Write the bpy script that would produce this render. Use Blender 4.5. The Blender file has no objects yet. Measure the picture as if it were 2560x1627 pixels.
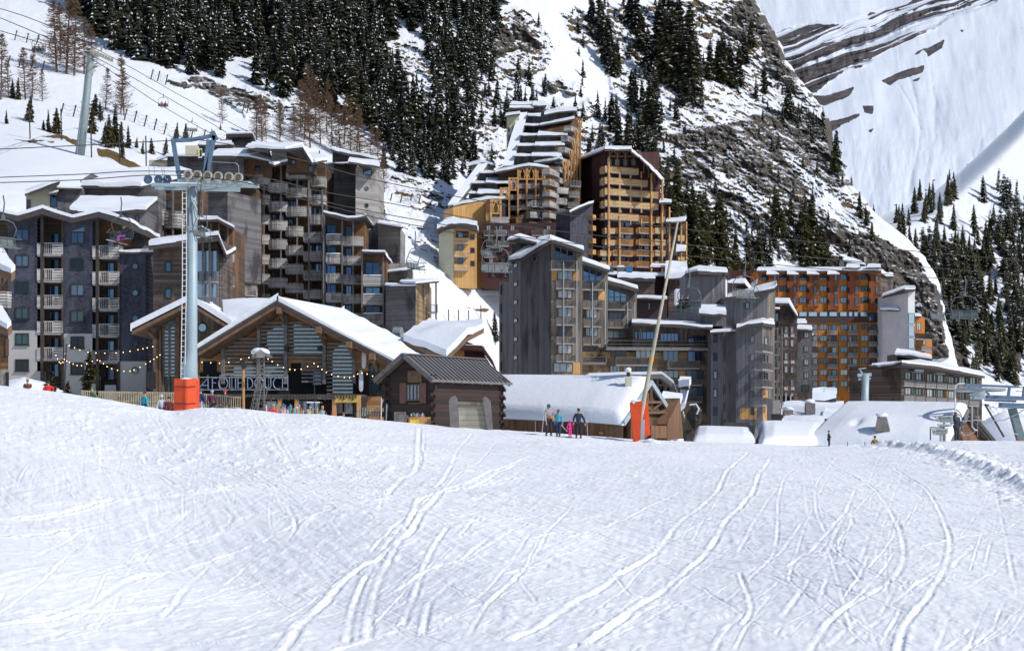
import bpy, math, random
import numpy as np
from mathutils import Vector, Matrix
random.seed(7)
C = bpy.context.scene.collection
FP, HX, HY = 4000.0, 1280.0, 1050.0      # focal length in photo pixels, principal point, horizon row
def P(px, py, Y):
    return Vector(((px-HX)/FP*Y, Y, (HY-py)/FP*Y))
def lerp(a, b, t): return a+(b-a)*t

# ------------------------------------------------------------------ node materials
def newmat(name):
    m = bpy.data.materials.new(name); m.use_nodes = True
    nt = m.node_tree; b = nt.nodes['Principled BSDF']
    return m, nt, b
def N(nt, t, **kw):
    n = nt.nodes.new(t)
    for k, v in kw.items():
        if k in n.inputs: n.inputs[k].default_value = v
        else: setattr(n, k, v)
    return n
def L(nt, a, b): nt.links.new(a, b)
def ramp(nt, stops, fac):
    r = nt.nodes.new('ShaderNodeValToRGB'); e = r.color_ramp.elements
    while len(e) > len(stops): e.remove(e[-1])
    while len(e) < len(stops): e.new(1.0)
    for i, (p, c) in enumerate(stops):
        e[i].position = p
        if isinstance(c, (int, float)): c = (c, c, c)
        e[i].color = (*c[:3], 1)
    L(nt, fac, r.inputs[0]); return r.outputs[0]
def mathn(nt, op, a, b=None, c=None):
    n = nt.nodes.new('ShaderNodeMath'); n.operation = op
    for i, v in enumerate((a, b, c)):
        if v is None: continue
        if isinstance(v, (int, float)): n.inputs[i].default_value = v
        else: L(nt, v, n.inputs[i])
    return n.outputs[0]
def mixc(nt, f, a, b, mode='MIX'):
    n = nt.nodes.new('ShaderNodeMix'); n.data_type = 'RGBA'; n.blend_type = mode
    for s, v in ((n.inputs[0], f), (n.inputs[6], a), (n.inputs[7], b)):
        if isinstance(v, (int, float)): s.default_value = v
        elif isinstance(v, tuple): s.default_value = (*v[:3], 1)
        else: L(nt, v, s)
    return n.outputs[2]
def pos(nt): return N(nt, 'ShaderNodeNewGeometry').outputs['Position']
def scaled(nt, vec, s, rot=None):
    m = nt.nodes.new('ShaderNodeMapping'); m.inputs['Scale'].default_value = s
    if rot: m.inputs['Rotation'].default_value = rot
    L(nt, vec, m.inputs[0]); return m.outputs[0]
def noise(nt, vec, scale, detail=4, rough=.6, dist=0):
    n = N(nt, 'ShaderNodeTexNoise'); n.inputs['Scale'].default_value = scale
    n.inputs['Detail'].default_value = detail; n.inputs['Roughness'].default_value = rough
    n.inputs['Distortion'].default_value = dist
    L(nt, vec, n.inputs['Vector']); return n.outputs['Fac']
def bump(nt, b, h, strength=.4, dist=.05):
    n = N(nt, 'ShaderNodeBump'); n.inputs['Strength'].default_value = strength
    n.inputs['Distance'].default_value = dist
    L(nt, h, n.inputs['Height']); L(nt, n.outputs[0], b.inputs['Normal'])
def plain(name, col, rough=.6, metal=0, var=.15, nscale=3.0, emit=0):
    m, nt, b = newmat(name)
    f = noise(nt, pos(nt), nscale, 5)
    c = ramp(nt, [(.3, tuple(x*(1-var) for x in col)), (.7, tuple(min(1, x*(1+var)) for x in col))], f)
    L(nt, c, b.inputs['Base Color']); b.inputs['Roughness'].default_value = rough
    b.inputs['Metallic'].default_value = metal
    if emit:
        b.inputs['Emission Color'].default_value = (*col, 1); b.inputs['Emission Strength'].default_value = emit
    return m
def snowmat(name='snow', col=(.80, .83, .90), fine=1.0):
    m, nt, b = newmat(name); p = pos(nt)
    n1 = noise(nt, p, .35, 5, .6); n2 = noise(nt, p, 6*fine, 6, .65)
    L(nt, ramp(nt, [(.3, tuple(c*.95 for c in col)), (.7, col)], n1), b.inputs['Base Color'])
    b.inputs['Roughness'].default_value = .75
    b.inputs['Specular IOR Level'].default_value = .15
    bump(nt, b, mathn(nt, 'ADD', mathn(nt, 'MULTIPLY', n1, 2.0), n2), .35, .12)
    return m
def wood(name, c1, c2, board=.18, dirv='z', stain=None, stain_amt=.5, rough=.8, gap=.35, blotch=.35):
    """planks: dirv 'z' -> horizontal boards stacked in z; (ux,uy) -> vertical boards counted along that direction"""
    m, nt, b = newmat(name); p = pos(nt)
    s = nt.nodes.new('ShaderNodeSeparateXYZ'); L(nt, p, s.inputs[0])
    if dirv == 'z':
        co = s.outputs[2]; vec = scaled(nt, p, (.5, .5, 7))
        vst = scaled(nt, p, (blotch, blotch, blotch*.6))
    else:
        co = mathn(nt, 'ADD', mathn(nt, 'MULTIPLY', s.outputs[0], dirv[0]), mathn(nt, 'MULTIPLY', s.outputs[1], dirv[1]))
        vec = scaled(nt, p, (7, 7, .4)); vst = scaled(nt, p, (blotch*1.6, blotch*1.6, blotch*.35))
    k = mathn(nt, 'DIVIDE', co, board)
    idx = mathn(nt, 'FLOOR', k); fr = mathn(nt, 'FRACT', k)
    w = nt.nodes.new('ShaderNodeTexWhiteNoise'); w.noise_dimensions = '1D'; L(nt, idx, w.inputs['W'])
    g = noise(nt, vec, 1.0, 5, .65)
    f = mathn(nt, 'ADD', mathn(nt, 'MULTIPLY', w.outputs['Value'], .55), mathn(nt, 'MULTIPLY', g, .6))
    col = ramp(nt, [(.15, c1), (.95, c2)], f)
    if stain:
        sn = noise(nt, vst, 1.0, 5, .6)
        col = mixc(nt, ramp(nt, [(.62-stain_amt*.35, 0), (.72-stain_amt*.2, 1)], sn), col, stain)
    edge = mathn(nt, 'LESS_THAN', mathn(nt, 'ABSOLUTE', mathn(nt, 'SUBTRACT', fr, .5)), .5-.07)
    col = mixc(nt, mathn(nt, 'SUBTRACT', 1, edge), col, mixc(nt, 1-gap, (0.004, .004, .004), col))
    L(nt, col, b.inputs['Base Color']); b.inputs['Roughness'].default_value = rough
    bump(nt, b, mathn(nt, 'ADD', edge, mathn(nt, 'MULTIPLY', g, .5)), .5, .02)
    return m
def shingle(name, c1, c2, u, w=.32, h=.21):
    m, nt, b = newmat(name); p = pos(nt)
    s = nt.nodes.new('ShaderNodeSeparateXYZ'); L(nt, p, s.inputs[0])
    co = mathn(nt, 'ADD', mathn(nt, 'MULTIPLY', s.outputs[0], u[0]), mathn(nt, 'MULTIPLY', s.outputs[1], u[1]))
    cb = nt.nodes.new('ShaderNodeCombineXYZ'); L(nt, co, cb.inputs[0]); L(nt, s.outputs[2], cb.inputs[1])
    br = nt.nodes.new('ShaderNodeTexBrick'); L(nt, cb.outputs[0], br.inputs['Vector'])
    br.inputs['Color1'].default_value = (*c1, 1); br.inputs['Color2'].default_value = (*c2, 1)
    br.inputs['Mortar'].default_value = (.006, .006, .01, 1); br.inputs['Scale'].default_value = 1
    br.inputs['Mortar Size'].default_value = .022; br.inputs['Brick Width'].default_value = w
    br.inputs['Row Height'].default_value = h; br.inputs['Mortar Smooth'].default_value = .3
    n = noise(nt, scaled(nt, p, (1, 1, .35)), .7, 6, .7)
    col = mixc(nt, ramp(nt, [(.45, 0), (.8, .7)], n), br.outputs['Color'], tuple(x*1.9+.02 for x in c2))
    L(nt, col, b.inputs['Base Color']); b.inputs['Roughness'].default_value = .8
    bump(nt, b, mathn(nt, 'SUBTRACT', 1, br.outputs['Fac']), .6, .03)
    return m
def glassmat(name, tints, rough=.06, metal=.75):
    m, nt, b = newmat(name)
    oi = nt.nodes.new('ShaderNodeObjectInfo')
    r = nt.nodes.new('ShaderNodeValToRGB'); r.color_ramp.interpolation = 'CONSTANT'
    e = r.color_ramp.elements
    while len(e) < len(tints): e.new(1)
    for i, t in enumerate(tints): e[i].position = i/len(tints); e[i].color = (*t, 1)
    L(nt, oi.outputs['Random'], r.inputs[0])
    nz = noise(nt, pos(nt), .8, 3)
    L(nt, mixc(nt, mathn(nt, 'MULTIPLY', nz, .6), r.outputs[0], (.02, .03, .05)), b.inputs['Base Color'])
    b.inputs['Metallic'].default_value = metal; b.inputs['Roughness'].default_value = rough
    return m

# ------------------------------------------------------------------ mesh builder
def root_of(o):
    while o.parent: o = o.parent
    return o
def link(o, parent=None):
    C.objects.link(o)
    if parent: o.parent = parent
    return o
def props(o, label=None, cat=None, group=None, kind=None):
    if label: o['label'] = label
    if cat: o['category'] = cat
    if group: o['group'] = group
    if kind: o['kind'] = kind
    return o
def thing(name, label, cat, loc=(0, 0, 0), group=None):
    o = bpy.data.objects.new(name, None); o.location = loc; o.empty_display_size = .5
    C.objects.link(o); return props(o, label, cat, group)
class MB:
    def __init__(s): s.v = []; s.f = []; s.m = []; s.cur = 0
    def add(s, vs, fs):
        b = len(s.v); s.v += [tuple(v) for v in vs]
        s.f += [tuple(b+i for i in f) for f in fs]; s.m += [s.cur]*len(fs); return s
    def box(s, c, x, y, z):
        """centre and three half-axis vectors"""
        c, x, y, z = map(Vector, (c, x, y, z)); vs = []
        for k in (-1, 1):
            for j in (-1, 1):
                for i in (-1, 1): vs.append(c+x*i+y*j+z*k)
        return s.add(vs, [(0, 2, 3, 1), (4, 5, 7, 6), (0, 1, 5, 4), (2, 6, 7, 3), (0, 4, 6, 2), (1, 3, 7, 5)])
    def abox(s, x0, x1, y0, y1, z0, z1):
        return s.box(((x0+x1)/2, (y0+y1)/2, (z0+z1)/2), ((x1-x0)/2, 0, 0), (0, (y1-y0)/2, 0), (0, 0, (z1-z0)/2))
    def prism(s, poly, d):
        """polygon (list of points) extruded by vector d, capped"""
        n = len(poly); d = Vector(d); a = [Vector(p) for p in poly]
        fs = [tuple(range(n)), tuple(range(2*n-1, n-1, -1))]
        fs += [(i, (i+1) % n, n+(i+1) % n, n+i) for i in range(n)]
        return s.add(a+[p+d for p in a], fs)
    def beam(s, p0, p1, w, h=None, up=(0, 0, 1)):
        p0, p1 = Vector(p0), Vector(p1); h = h or w; t = (p1-p0); l = t.length
        if l < 1e-6: return s
        t /= l; sd = t.cross(Vector(up))
        if sd.length < 1e-3: sd = t.cross(Vector((1, 0, 0)))
        sd.normalize(); u = sd.cross(t)
        return s.box((p0+p1)/2, t*l/2, sd*w/2, u*h/2)
    def tube(s, pts, r, n=8, cap=True):
        pts = [Vector(p) for p in pts]
        if not isinstance(r, (list, tuple)): r = [r]*len(pts)
        vs = []; prev = None
        for i, p in enumerate(pts):
            t = (pts[min(i+1, len(pts)-1)]-pts[max(i-1, 0)]).normalized()
            if prev is None:
                a = t.cross(Vector((0, 0, 1)))
                if a.length < .05: a = t.cross(Vector((1, 0, 0)))
                a.normalize()
            else:
                a = (prev-t*prev.dot(t))
                if a.length < 1e-4: a = t.cross(Vector((0, 0, 1)))
                a.normalize()
            prev = a; b = t.cross(a)
            for k in range(n):
                th = 2*math.pi*k/n; vs.append(p+(a*math.cos(th)+b*math.sin(th))*r[i])
        fs = []
        for i in range(len(pts)-1):
            for k in range(n):
                k2 = (k+1) % n; fs.append((i*n+k, i*n+k2, (i+1)*n+k2, (i+1)*n+k))
        if cap: fs += [tuple(range(n-1, -1, -1)), tuple((len(pts)-1)*n+k for k in range(n))]
        return s.add(vs, fs)
    def disc(s, c, axis, r, t, n=20, r_in=0):
        axis = Vector(axis).normalized(); c = Vector(c)
        if r_in <= 0: return s.tube([c-axis*t/2, c+axis*t/2], r, n)
        a = axis.cross(Vector((0, 0, 1)))
        if a.length < .05: a = axis.cross(Vector((1, 0, 0)))
        a.normalize(); b = axis.cross(a); vs = []
        for k in range(n):
            th = 2*math.pi*k/n; d = a*math.cos(th)+b*math.sin(th)
            for rr, o in ((r, -1), (r, 1), (r_in, 1), (r_in, -1)): vs.append(c+d*rr+axis*o*t/2)
        fs = []
        for k in range(n):
            q = ((k+1) % n)*4
            for j in range(4):
                j2 = (j+1) % 4; fs.append((k*4+j, q+j, q+j2, k*4+j2))
        return s.add(vs, fs)
    def blob(s, c, r, seed=0, nu=12, nv=8, amp=.12):
        """lumpy ellipsoid"""
        rnd = random.Random(seed); c = Vector(c); ph = [rnd.uniform(0, 6.3) for _ in range(6)]; vs = []
        for j in range(nv+1):
            th = math.pi*j/nv
            for i in range(nu):
                fi = 2*math.pi*i/nu
                k = 1+amp*(math.sin(3*fi+ph[0]+2*th)+math.sin(2*fi-3*th+ph[1]))
                vs.append(c+Vector((math.sin(th)*math.cos(fi)*r[0]*k, math.sin(th)*math.sin(fi)*r[1]*k, math.cos(th)*r[2]*k)))
        fs = [(j*nu+i, (j+1)*nu+i, (j+1)*nu+(i+1) % nu, j*nu+(i+1) % nu) for j in range(nv) for i in range(nu)]
        return s.add(vs, fs)
    def mesh(s, name, mats, off=(0, 0, 0), smooth=False):
        me = bpy.data.meshes.new(name); o = Vector(off)
        me.from_pydata([Vector(v)-o for v in s.v], [], s.f)
        if not isinstance(mats, (list, tuple)): mats = [mats]
        for m in mats: me.materials.append(m)
        if len(mats) > 1: me.polygons.foreach_set('material_index', s.m)
        if smooth: me.polygons.foreach_set('use_smooth', [True]*len(me.polygons))
        me.update(); return me
    def build(s, name, mats, parent=None, smooth=False, bevel=0, **pr):
        if not s.v: return None
        if parent: off = root_of(parent).location
        else:
            a = np.array(s.v); off = Vector(((a[:, 0].min()+a[:, 0].max())/2, (a[:, 1].min()+a[:, 1].max())/2, a[:, 2].min()))
        o = bpy.data.objects.new(name, s.mesh(name, mats, off, smooth)); link(o, parent)
        if not parent: o.location = off
        if bevel:
            md = o.modifiers.new('bevel', 'BEVEL'); md.width = bevel; md.segments = 3; md.limit_method = 'ANGLE'
            md.angle_limit = .5; md.harden_normals = False
        return props(o, **pr)

# ------------------------------------------------------------------ numpy value noise
def _h(ix, iy, iz, seed):
    n = (ix*374761393+iy*668265263+iz*2147483647+seed*1274126177) & 0xffffffff
    n = ((n ^ (n >> 13))*1274126177) & 0xffffffff
    n = ((n ^ (n >> 15))*2246822519) & 0xffffffff
    return ((n ^ (n >> 16)) & 0xffffff)/float(0xffffff)*2-1
def vnoise(x, y, z=None, seed=0):
    z = np.zeros_like(x) if z is None else z
    xi, yi, zi = (np.floor(a).astype(np.int64) for a in (x, y, z))
    fx, fy, fz = x-xi, y-yi, z-zi
    fx, fy, fz = (f*f*f*(f*(f*6-15)+10) for f in (fx, fy, fz))
    r = 0
    for dz in ((0, 1) if np.any(z) else (0,)):
        wz = fz if dz else (1-fz)
        a = _h(xi, yi, zi+dz, seed)*(1-fx)+_h(xi+1, yi, zi+dz, seed)*fx
        b = _h(xi, yi+1, zi+dz, seed)*(1-fx)+_h(xi+1, yi+1, zi+dz, seed)*fx
        r = r+(a*(1-fy)+b*fy)*wz
    return r
def fbm(x, y, z=None, o=5, seed=0, gain=.5, ridged=False):
    s = 0; a = 1; t = 0
    for i in range(o):
        v = vnoise(x*2**i+i*17.3, y*2**i-i*9.1, None if z is None else z*2**i, seed+i)
        if ridged: v = 1-2*np.abs(v)
        s = s+v*a; t += a; a *= gain
    return s/t
def sstep(a, b, x):
    t = np.clip((x-a)/(b-a), 0, 1); return t*t*(3-2*t)
def grid_mesh(name, X, Y, Z, mat, attrs=None, smooth=True, flip=False, **pr):
    r, c = X.shape; me = bpy.data.meshes.new(name)
    co = np.stack([X, Y, Z], -1).reshape(-1, 3).astype(np.float32)
    me.vertices.add(r*c); me.vertices.foreach_set('co', co.ravel())
    i = np.arange(r*c).reshape(r, c)
    q = np.stack([i[:-1, :-1], i[:-1, 1:], i[1:, 1:], i[1:, :-1]], -1).reshape(-1, 4)
    if flip: q = q[:, ::-1]
    me.loops.add(q.size); me.polygons.add(len(q))
    me.loops.foreach_set('vertex_index', q.ravel().astype(np.int32))
    me.polygons.foreach_set('loop_start', (np.arange(len(q))*4).astype(np.int32))
    me.polygons.foreach_set('use_smooth', np.full(len(q), smooth))
    for k, v in (attrs or {}).items():
        at = me.attributes.new(k, 'FLOAT', 'POINT'); at.data.foreach_set('value', v.astype(np.float32).ravel())
    me.materials.append(mat); me.update(); me.validate()
    o = bpy.data.objects.new(name, me); C.objects.link(o); return props(o, **pr)
def inpoly(px, py, poly):
    r = np.zeros(px.shape, bool); n = len(poly)
    for i in range(n):
        x1, y1 = poly[i]; x2, y2 = poly[(i+1) % n]
        c = ((y1 > py) != (y2 > py)) & (px < (x2-x1)*(py-y1)/((y2-y1) or 1e-9)+x1); r ^= c
    return r
# ------------------------------------------------------------------ camera, light, world
cam = bpy.data.cameras.new('camera'); co_ = bpy.data.objects.new('camera', cam); C.objects.link(co_)
cam.sensor_width = 36; cam.lens = FP/2560*36; cam.clip_start = .5; cam.clip_end = 9000
co_.rotation_euler = (math.radians(90), 0, 0); cam.shift_y = (HY-813.5)/2560
bpy.context.scene.camera = co_
SUN = Vector((.68, -.38, .64)).normalized()
sd = bpy.data.lights.new('sun', 'SUN'); so = bpy.data.objects.new('sun', sd); C.objects.link(so)
sd.energy = 3.0; sd.angle = math.radians(.5); sd.color = (1, .955, .89)
so.rotation_euler = (-SUN).to_track_quat('-Z', 'Y').to_euler(); so.location = SUN*400
w = bpy.data.worlds.new('World'); bpy.context.scene.world = w; w.use_nodes = True
sk = w.node_tree.nodes.new('ShaderNodeTexSky'); sk.sky_type = 'NISHITA'; sk.sun_disc = False
sk.sun_elevation = math.asin(SUN.z); sk.sun_rotation = math.atan2(SUN.x, SUN.y); sk.altitude = 1800
bg = w.node_tree.nodes['Background']; bg.inputs[1].default_value = .10
w.node_tree.links.new(sk.outputs[0], bg.inputs[0])
vs_ = bpy.context.scene.view_settings; vs_.view_transform = 'Standard'; vs_.look = 'None'; vs_.exposure = .22
cy = bpy.context.scene.cycles; cy.max_bounces = 5; cy.diffuse_bounces = 2; cy.glossy_bounces = 2; cy.transmission_bounces = 2

M = {}
M['snow'] = snowmat('snow')
M['roofsnow'] = snowmat('roof_snow', (.82, .85, .91), .4)

# ------------------------------------------------------------------ piste and village floor (one sheet)
CR = [(-400, 925), (0, 963), (110, 976), (250, 996), (430, 1028), (500, 1020), (611, 1022), (655, 1026), (700, 1035), (780, 1036), (825, 1040), (910, 1047), (1000, 1056), (1200, 1074), (1400, 1083), (1590, 1098), (1800, 1105), (2000, 1113), (2200, 1110), (2400, 1101), (2560, 1102), (2960, 1100)]
crx = np.array([a for a, b in CR], float); cry = np.array([b for a, b in CR], float)
_cx = np.arange(-400, 2961, 10.0); _cy = np.interp(_cx, crx, cry); _k = np.hanning(61); _k /= _k.sum()
_cs = np.convolve(np.pad(_cy, 30, mode='edge'), _k, 'valid')
_k2 = np.hanning(9); _k2 /= _k2.sum(); _cd = np.convolve(np.pad(_cy, 4, mode='edge'), _k2, 'valid')
def crest(px): return np.interp(px, _cx, _cd)
def crest_s(px): return np.interp(px, _cx, _cs)
YC = 90.0
def Gz(px, Y):
    px = np.asarray(px, float); Y = np.asarray(Y, float)
    k_ = sstep(66, YC, Y); zc = (HY-(crest_s(px)*(1-k_)+crest(px)*k_))/FP*YC
    t = np.clip((Y-20)/(YC-20), 0, 1)
    z0 = -3.15+.5*sstep(500, -200, px)
    z = z0+(zc-z0)*(t-.10*np.sin(t*math.pi))
    # soft rolls of the slope
    z = z+sstep(0, .15, t)*sstep(1, .75, t)*(.40*np.sin(t*17+px*.0022+.6)*sstep(1500, 500, px)+.10*np.sin(px*.006+t*5))
    gy = crest(px)+16*sstep(YC, YC+14, Y)
    zf = (HY-gy)/FP*Y
    return np.where(Y > YC, zf, z)
def G(px, Y): return float(Gz(px, Y))
def onG(px, Y, dz=0): return Vector(((px-HX)/FP*Y, Y, G(px, Y)+dz))
def solveY(px, py):
    """distance at which the slope shows at this photo pixel"""
    a, b = 15.0, YC
    for _ in range(40):
        m_ = (a+b)/2
        if HY-G(px, m_)/m_*FP > py: a = m_
        else: b = m_
    return (a+b)/2

nx = 1150
pxs = np.concatenate([np.linspace(-4200, -300, 60), np.linspace(-260, 2820, nx), np.linspace(2860, 6800, 60)])
rows = []
Yv = 14.0
while Yv < 92: rows.append(Yv); Yv *= 1.00245
ys = np.array(rows)
PX, YY = np.meshgrid(pxs, ys)
ZZ = Gz(PX, YY); XX = (PX-HX)/FP*YY
base = ZZ.copy(); disp = np.zeros_like(ZZ)
# ---- ski tracks traced in plan: photo points thrown onto the slope
def to_plan(pts):
    out = []
    for a, b in pts:
        b = max(b, crest(a)+2); y = solveY(a, b); out.append(((a-HX)/FP*y, y))
    return out
def spline(pts, n=14):
    pts = [np.array(p) for p in pts]; p = [2*pts[0]-pts[1]]+pts+[2*pts[-1]-pts[-2]]; o = []
    for i in range(1, len(p)-2):
        for k in range(n):
            t = k/n; o.append(.5*((2*p[i])+(-p[i-1]+p[i+1])*t+(2*p[i-1]-5*p[i]+4*p[i+1]-p[i+2])*t*t+(-p[i-1]+3*p[i]-3*p[i+1]+p[i+2])*t**3))
    o.append(p[-2]); return np.array(o)
def groove(line, w, d, berm=.6, fade=True, seed=0):
    """carve a groove with a raised shoulder along a plan polyline"""
    global disp
    R = w*4
    for i in range(len(line)-1):
        a, b = line[i], line[i+1]
        y0, y1 = min(a[1], b[1])-R, max(a[1], b[1])+R
        r0, r1 = np.searchsorted(ys, y0), np.searchsorted(ys, y1)
        if r1 <= r0: continue
        ym = max(y0, 10); xmn = min(a[0], b[0])-R; xmx = max(a[0], b[0])+R
        pc = [HX+x/yy*FP for x in (xmn, xmx) for yy in (max(y0, 15), max(y1, 15))]
        c0, c1 = np.searchsorted(pxs, min(pc)), np.searchsorted(pxs, max(pc))
        if c1 <= c0: continue
        sx, sy = XX[r0:r1, c0:c1], YY[r0:r1, c0:c1]
        ab = b-a; l2 = float(ab@ab)+1e-9
        t = np.clip(((sx-a[0])*ab[0]+(sy-a[1])*ab[1])/l2, 0, 1)
        dx, dy = sx-(a[0]+t*ab[0]), sy-(a[1]+t*ab[1])
        side = np.sign(dx*ab[1]-dy*ab[0]); r = np.sqrt(dx*dx+dy*dy)/w
        prof = -d*np.exp(-(r*1.3)**2)+d*berm*np.exp(-((r-1.35)*1.8)**2)*(1+.35*side)
        jit = (1+.35*vnoise(sx*3+seed, sy*3))*(.85+.4*vnoise(sx*7+seed, sy*2.6))*np.clip(.75+.9*vnoise(sx*.8+seed*3, sy*.5), .4, 1.25)
        s = disp[r0:r1, c0:c1]; disp[r0:r1, c0:c1] = np.where(np.abs(prof*jit) > np.abs(s), prof*jit, s)
TR = [
 ([(2010,1130),(2110,1180),(2190,1230),(2240,1300),(2262,1380),(2240,1450),(2180,1490),(2110,1530),(2050,1600),(2020,1640)], .16, .09),
 ([(2120,1125),(2230,1170),(2320,1230),(2372,1330),(2365,1420),(2320,1500),(2270,1560),(2245,1640)], .16, .09),
 ([(1930,1140),(1900,1190),(1880,1240),(1820,1300),(1780,1360),(1720,1430),(1640,1490),(1560,1550),(1470,1610)], .20, .11),
 ([(1870,1130),(1820,1180),(1790,1240),(1700,1310),(1640,1380),(1560,1430),(1470,1490),(1380,1550),(1280,1600)], .20, .10),
 ([(1430,1270),(1380,1320),(1350,1370),(1310,1420),(1230,1500),(1170,1590)], .13, .05),
 ([(2060,1130),(1980,1180),(1950,1240),(1945,1330),(1930,1400)], .12, .05),
 ([(2090,1150),(2050,1200),(2040,1260),(2070,1340),(2110,1400),(2150,1460)], .12, .05),
 ([(1330,1140),(1200,1190),(1110,1230),(1060,1280),(1030,1330),(960,1390),(890,1430),(840,1480),(780,1530),(730,1600),(700,1640)], .22, .14),
 ([(1290,1160),(1170,1220),(1060,1240),(1040,1280),(1005,1350),(960,1430),(935,1500),(925,1590)], .20, .13),
 ([(1050,1070),(1048,1110),(1045,1165),(1000,1200),(970,1230)], .30, .14),
 ([(1060,1070),(1060,1120),(1052,1165)], .16, .10),
 ([(1180,1085),(1150,1120),(1130,1160),(1090,1220)], .20, .08),
 ([(1240,1100),(1200,1150),(1130,1200),(1080,1260),(1000,1310),(930,1380)], .14, .07),
 ([(1000,1240),(860,1260),(780,1290),(700,1330),(560,1400),(420,1440),(250,1490),(60,1560),(-80,1580)], .18, .09),
 ([(900,1250),(760,1280),(650,1310),(540,1340),(420,1370)], .16, .08),
 ([(-60,1300),(120,1290),(260,1260),(400,1240),(560,1220),(760,1210),(900,1220),(1080,1230),(1290,1190)], .30, .12),
 ([(-60,1350),(90,1340),(260,1310),(430,1290),(620,1260),(780,1240),(930,1240)], .26, .10),
 ([(-40,1280),(180,1260),(330,1240)], .18, .08),
 ([(200,1130),(330,1100),(500,1070),(620,1050)], .28, .08), ([(320,1130),(480,1090),(640,1060)], .25, .08),
 ([(640,1040),(690,1090),(720,1145)], .22, .09), ([(655,1040),(705,1090),(735,1145)], .16, .08),
 ([(370,1030),(410,1080),(450,1130)], .2, .08), ([(390,1030),(430,1080),(470,1135)], .2, .08),
 ([(360,1140),(420,1200),(490,1225)], .2, .07), ([(400,1140),(480,1190),(560,1215)], .2, .07),
 ([(500,1145),(600,1190),(700,1220)], .2, .07), ([(560,1150),(640,1190),(740,1225)], .2, .06),
 ([(1000,1330),(930,1420),(890,1500),(870,1600)], .16, .09), ([(1120,1320),(1070,1400),(1040,1480),(1010,1560)], .16, .08),
 ([(1250,1330),(1160,1390),(1080,1420),(940,1500)], .15, .07), ([(1130,1450),(1080,1500),(1060,1580)], .16, .08),
 ([(720,1260),(740,1310),(720,1350)], .18, .09), ([(560,1270),(580,1300),(530,1330)], .18, .07),
 ([(1280,1270),(1200,1300),(1150,1340)], .14, .06), ([(2560,1340),(2400,1330),(2280,1310)], .1, .04),
 ([(2050,1270),(2110,1320),(2100,1370),(2190,1440),(2300,1490)], .10, .05), ([(1850,1440),(1880,1520),(1860,1570)], .13, .07),
 ([(2420,1450),(2300,1430),(2190,1410)], .08, .04), ([(1340,1240),(1480,1180),(1640,1160)], .12, .05),
 ([(1480,1380),(1540,1440),(1590,1500)], .10, .05), ([(1300,1440),(1345,1510)], .10, .06),
]
for i, (pts, w_, d_) in enumerate(TR): groove(spline(to_plan(pts)), w_*.40, d_*.32, seed=i*3.1)
rnd = random.Random(3)
for i in range(430):       # faint older tracks, gently curved
    x0 = rnd.uniform(-100, 2650); y0 = 1095+rnd.random()**1.4*520
    ln = rnd.uniform(80, 620); an = rnd.choice((rnd.gauss(2.75, .16), rnd.gauss(2.35, .2), rnd.gauss(2.9, .1), rnd.gauss(.5, .25)))
    if x0 > 1900: an = rnd.choice((rnd.gauss(.35, .15), rnd.gauss(2.0, .25)))
    if x0 < 1000 and y0 < 1260: an = rnd.gauss(1.4, .3); ln *= .3
    cv = rnd.gauss(0, .22); pts = []
    for k in range(5):
        a_ = an+cv*k/4; pts.append((x0, y0)); x0 += math.cos(a_)*ln/4; y0 += math.sin(a_)*ln/4*.6
    pts = [p for p in pts if p[1] < 1640]
    if len(pts) > 2:
        l_ = spline(to_plan(pts), 8); groove(l_, rnd.uniform(.022, .06), rnd.uniform(.005, .017), seed=i)
        if i % 3 == 0: groove(l_+np.array([.3, .1]), .035, .010, seed=i+.5)
# ---- churned lumps, ruts and ploughed edge on the right
nse = fbm(XX*.9, YY*.9, o=5, seed=4)*.028+fbm(XX*.2, YY*.16, o=3, seed=9)*.13
chop = np.maximum(0, fbm(XX*2.4, YY*2.0, o=4, seed=21, gain=.62)-.12)
patch = sstep(-.1, .35, fbm(XX*.12+5, YY*.12, o=3, seed=31))
leftm = sstep(1300, 700, PX)*sstep(40, 60, YY)
disp += nse+chop*(.012+.06*patch+.12*leftm)+np.maximum(0, fbm(XX*4.5-YY*1.2, YY*1.5, o=3, seed=61)-.25)*.03
disp += (fbm((XX+YY*.30)*6, YY*.30, o=3, seed=64)*.016+fbm((XX+YY*.55)*3.2, YY*.22, o=3, seed=65)*.020)*sstep(-.3, .3, fbm(XX*.1, YY*.08, o=2, seed=68))
disp += fbm((XX-YY*.12)*7, YY*.4, o=2, seed=69)*.008
disp += fbm(XX*7, YY*5, o=2, seed=77)*.012
pl = spline(to_plan([(2210,1112),(2290,1120),(2370,1135),(2430,1158),(2490,1180),(2560,1213),(2640,1250)]))
rmin = np.full(XX.shape, 9.0)
for i in range(len(pl)-1):
    a, b = pl[i], pl[i+1]; ab = b-a
    t = np.clip(((XX-a[0])*ab[0]+(YY-a[1])*ab[1])/(ab@ab+1e-9), 0, 1)
    d_ = np.hypot(XX-(a[0]+t*ab[0]), YY-(a[1]+t*ab[1])); rmin = np.minimum(rmin, d_)
disp += .26*np.exp(-(rmin/.5)**2)*(1+1.1*fbm(XX*2.2, YY*2.2, o=4, seed=55))+.12*np.exp(-((rmin-1.2)/.8)**2)*fbm(XX*3, YY*3, o=3, seed=56)
fade = sstep(92, 88.5, YY)
ZZ = base+disp*fade
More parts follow.
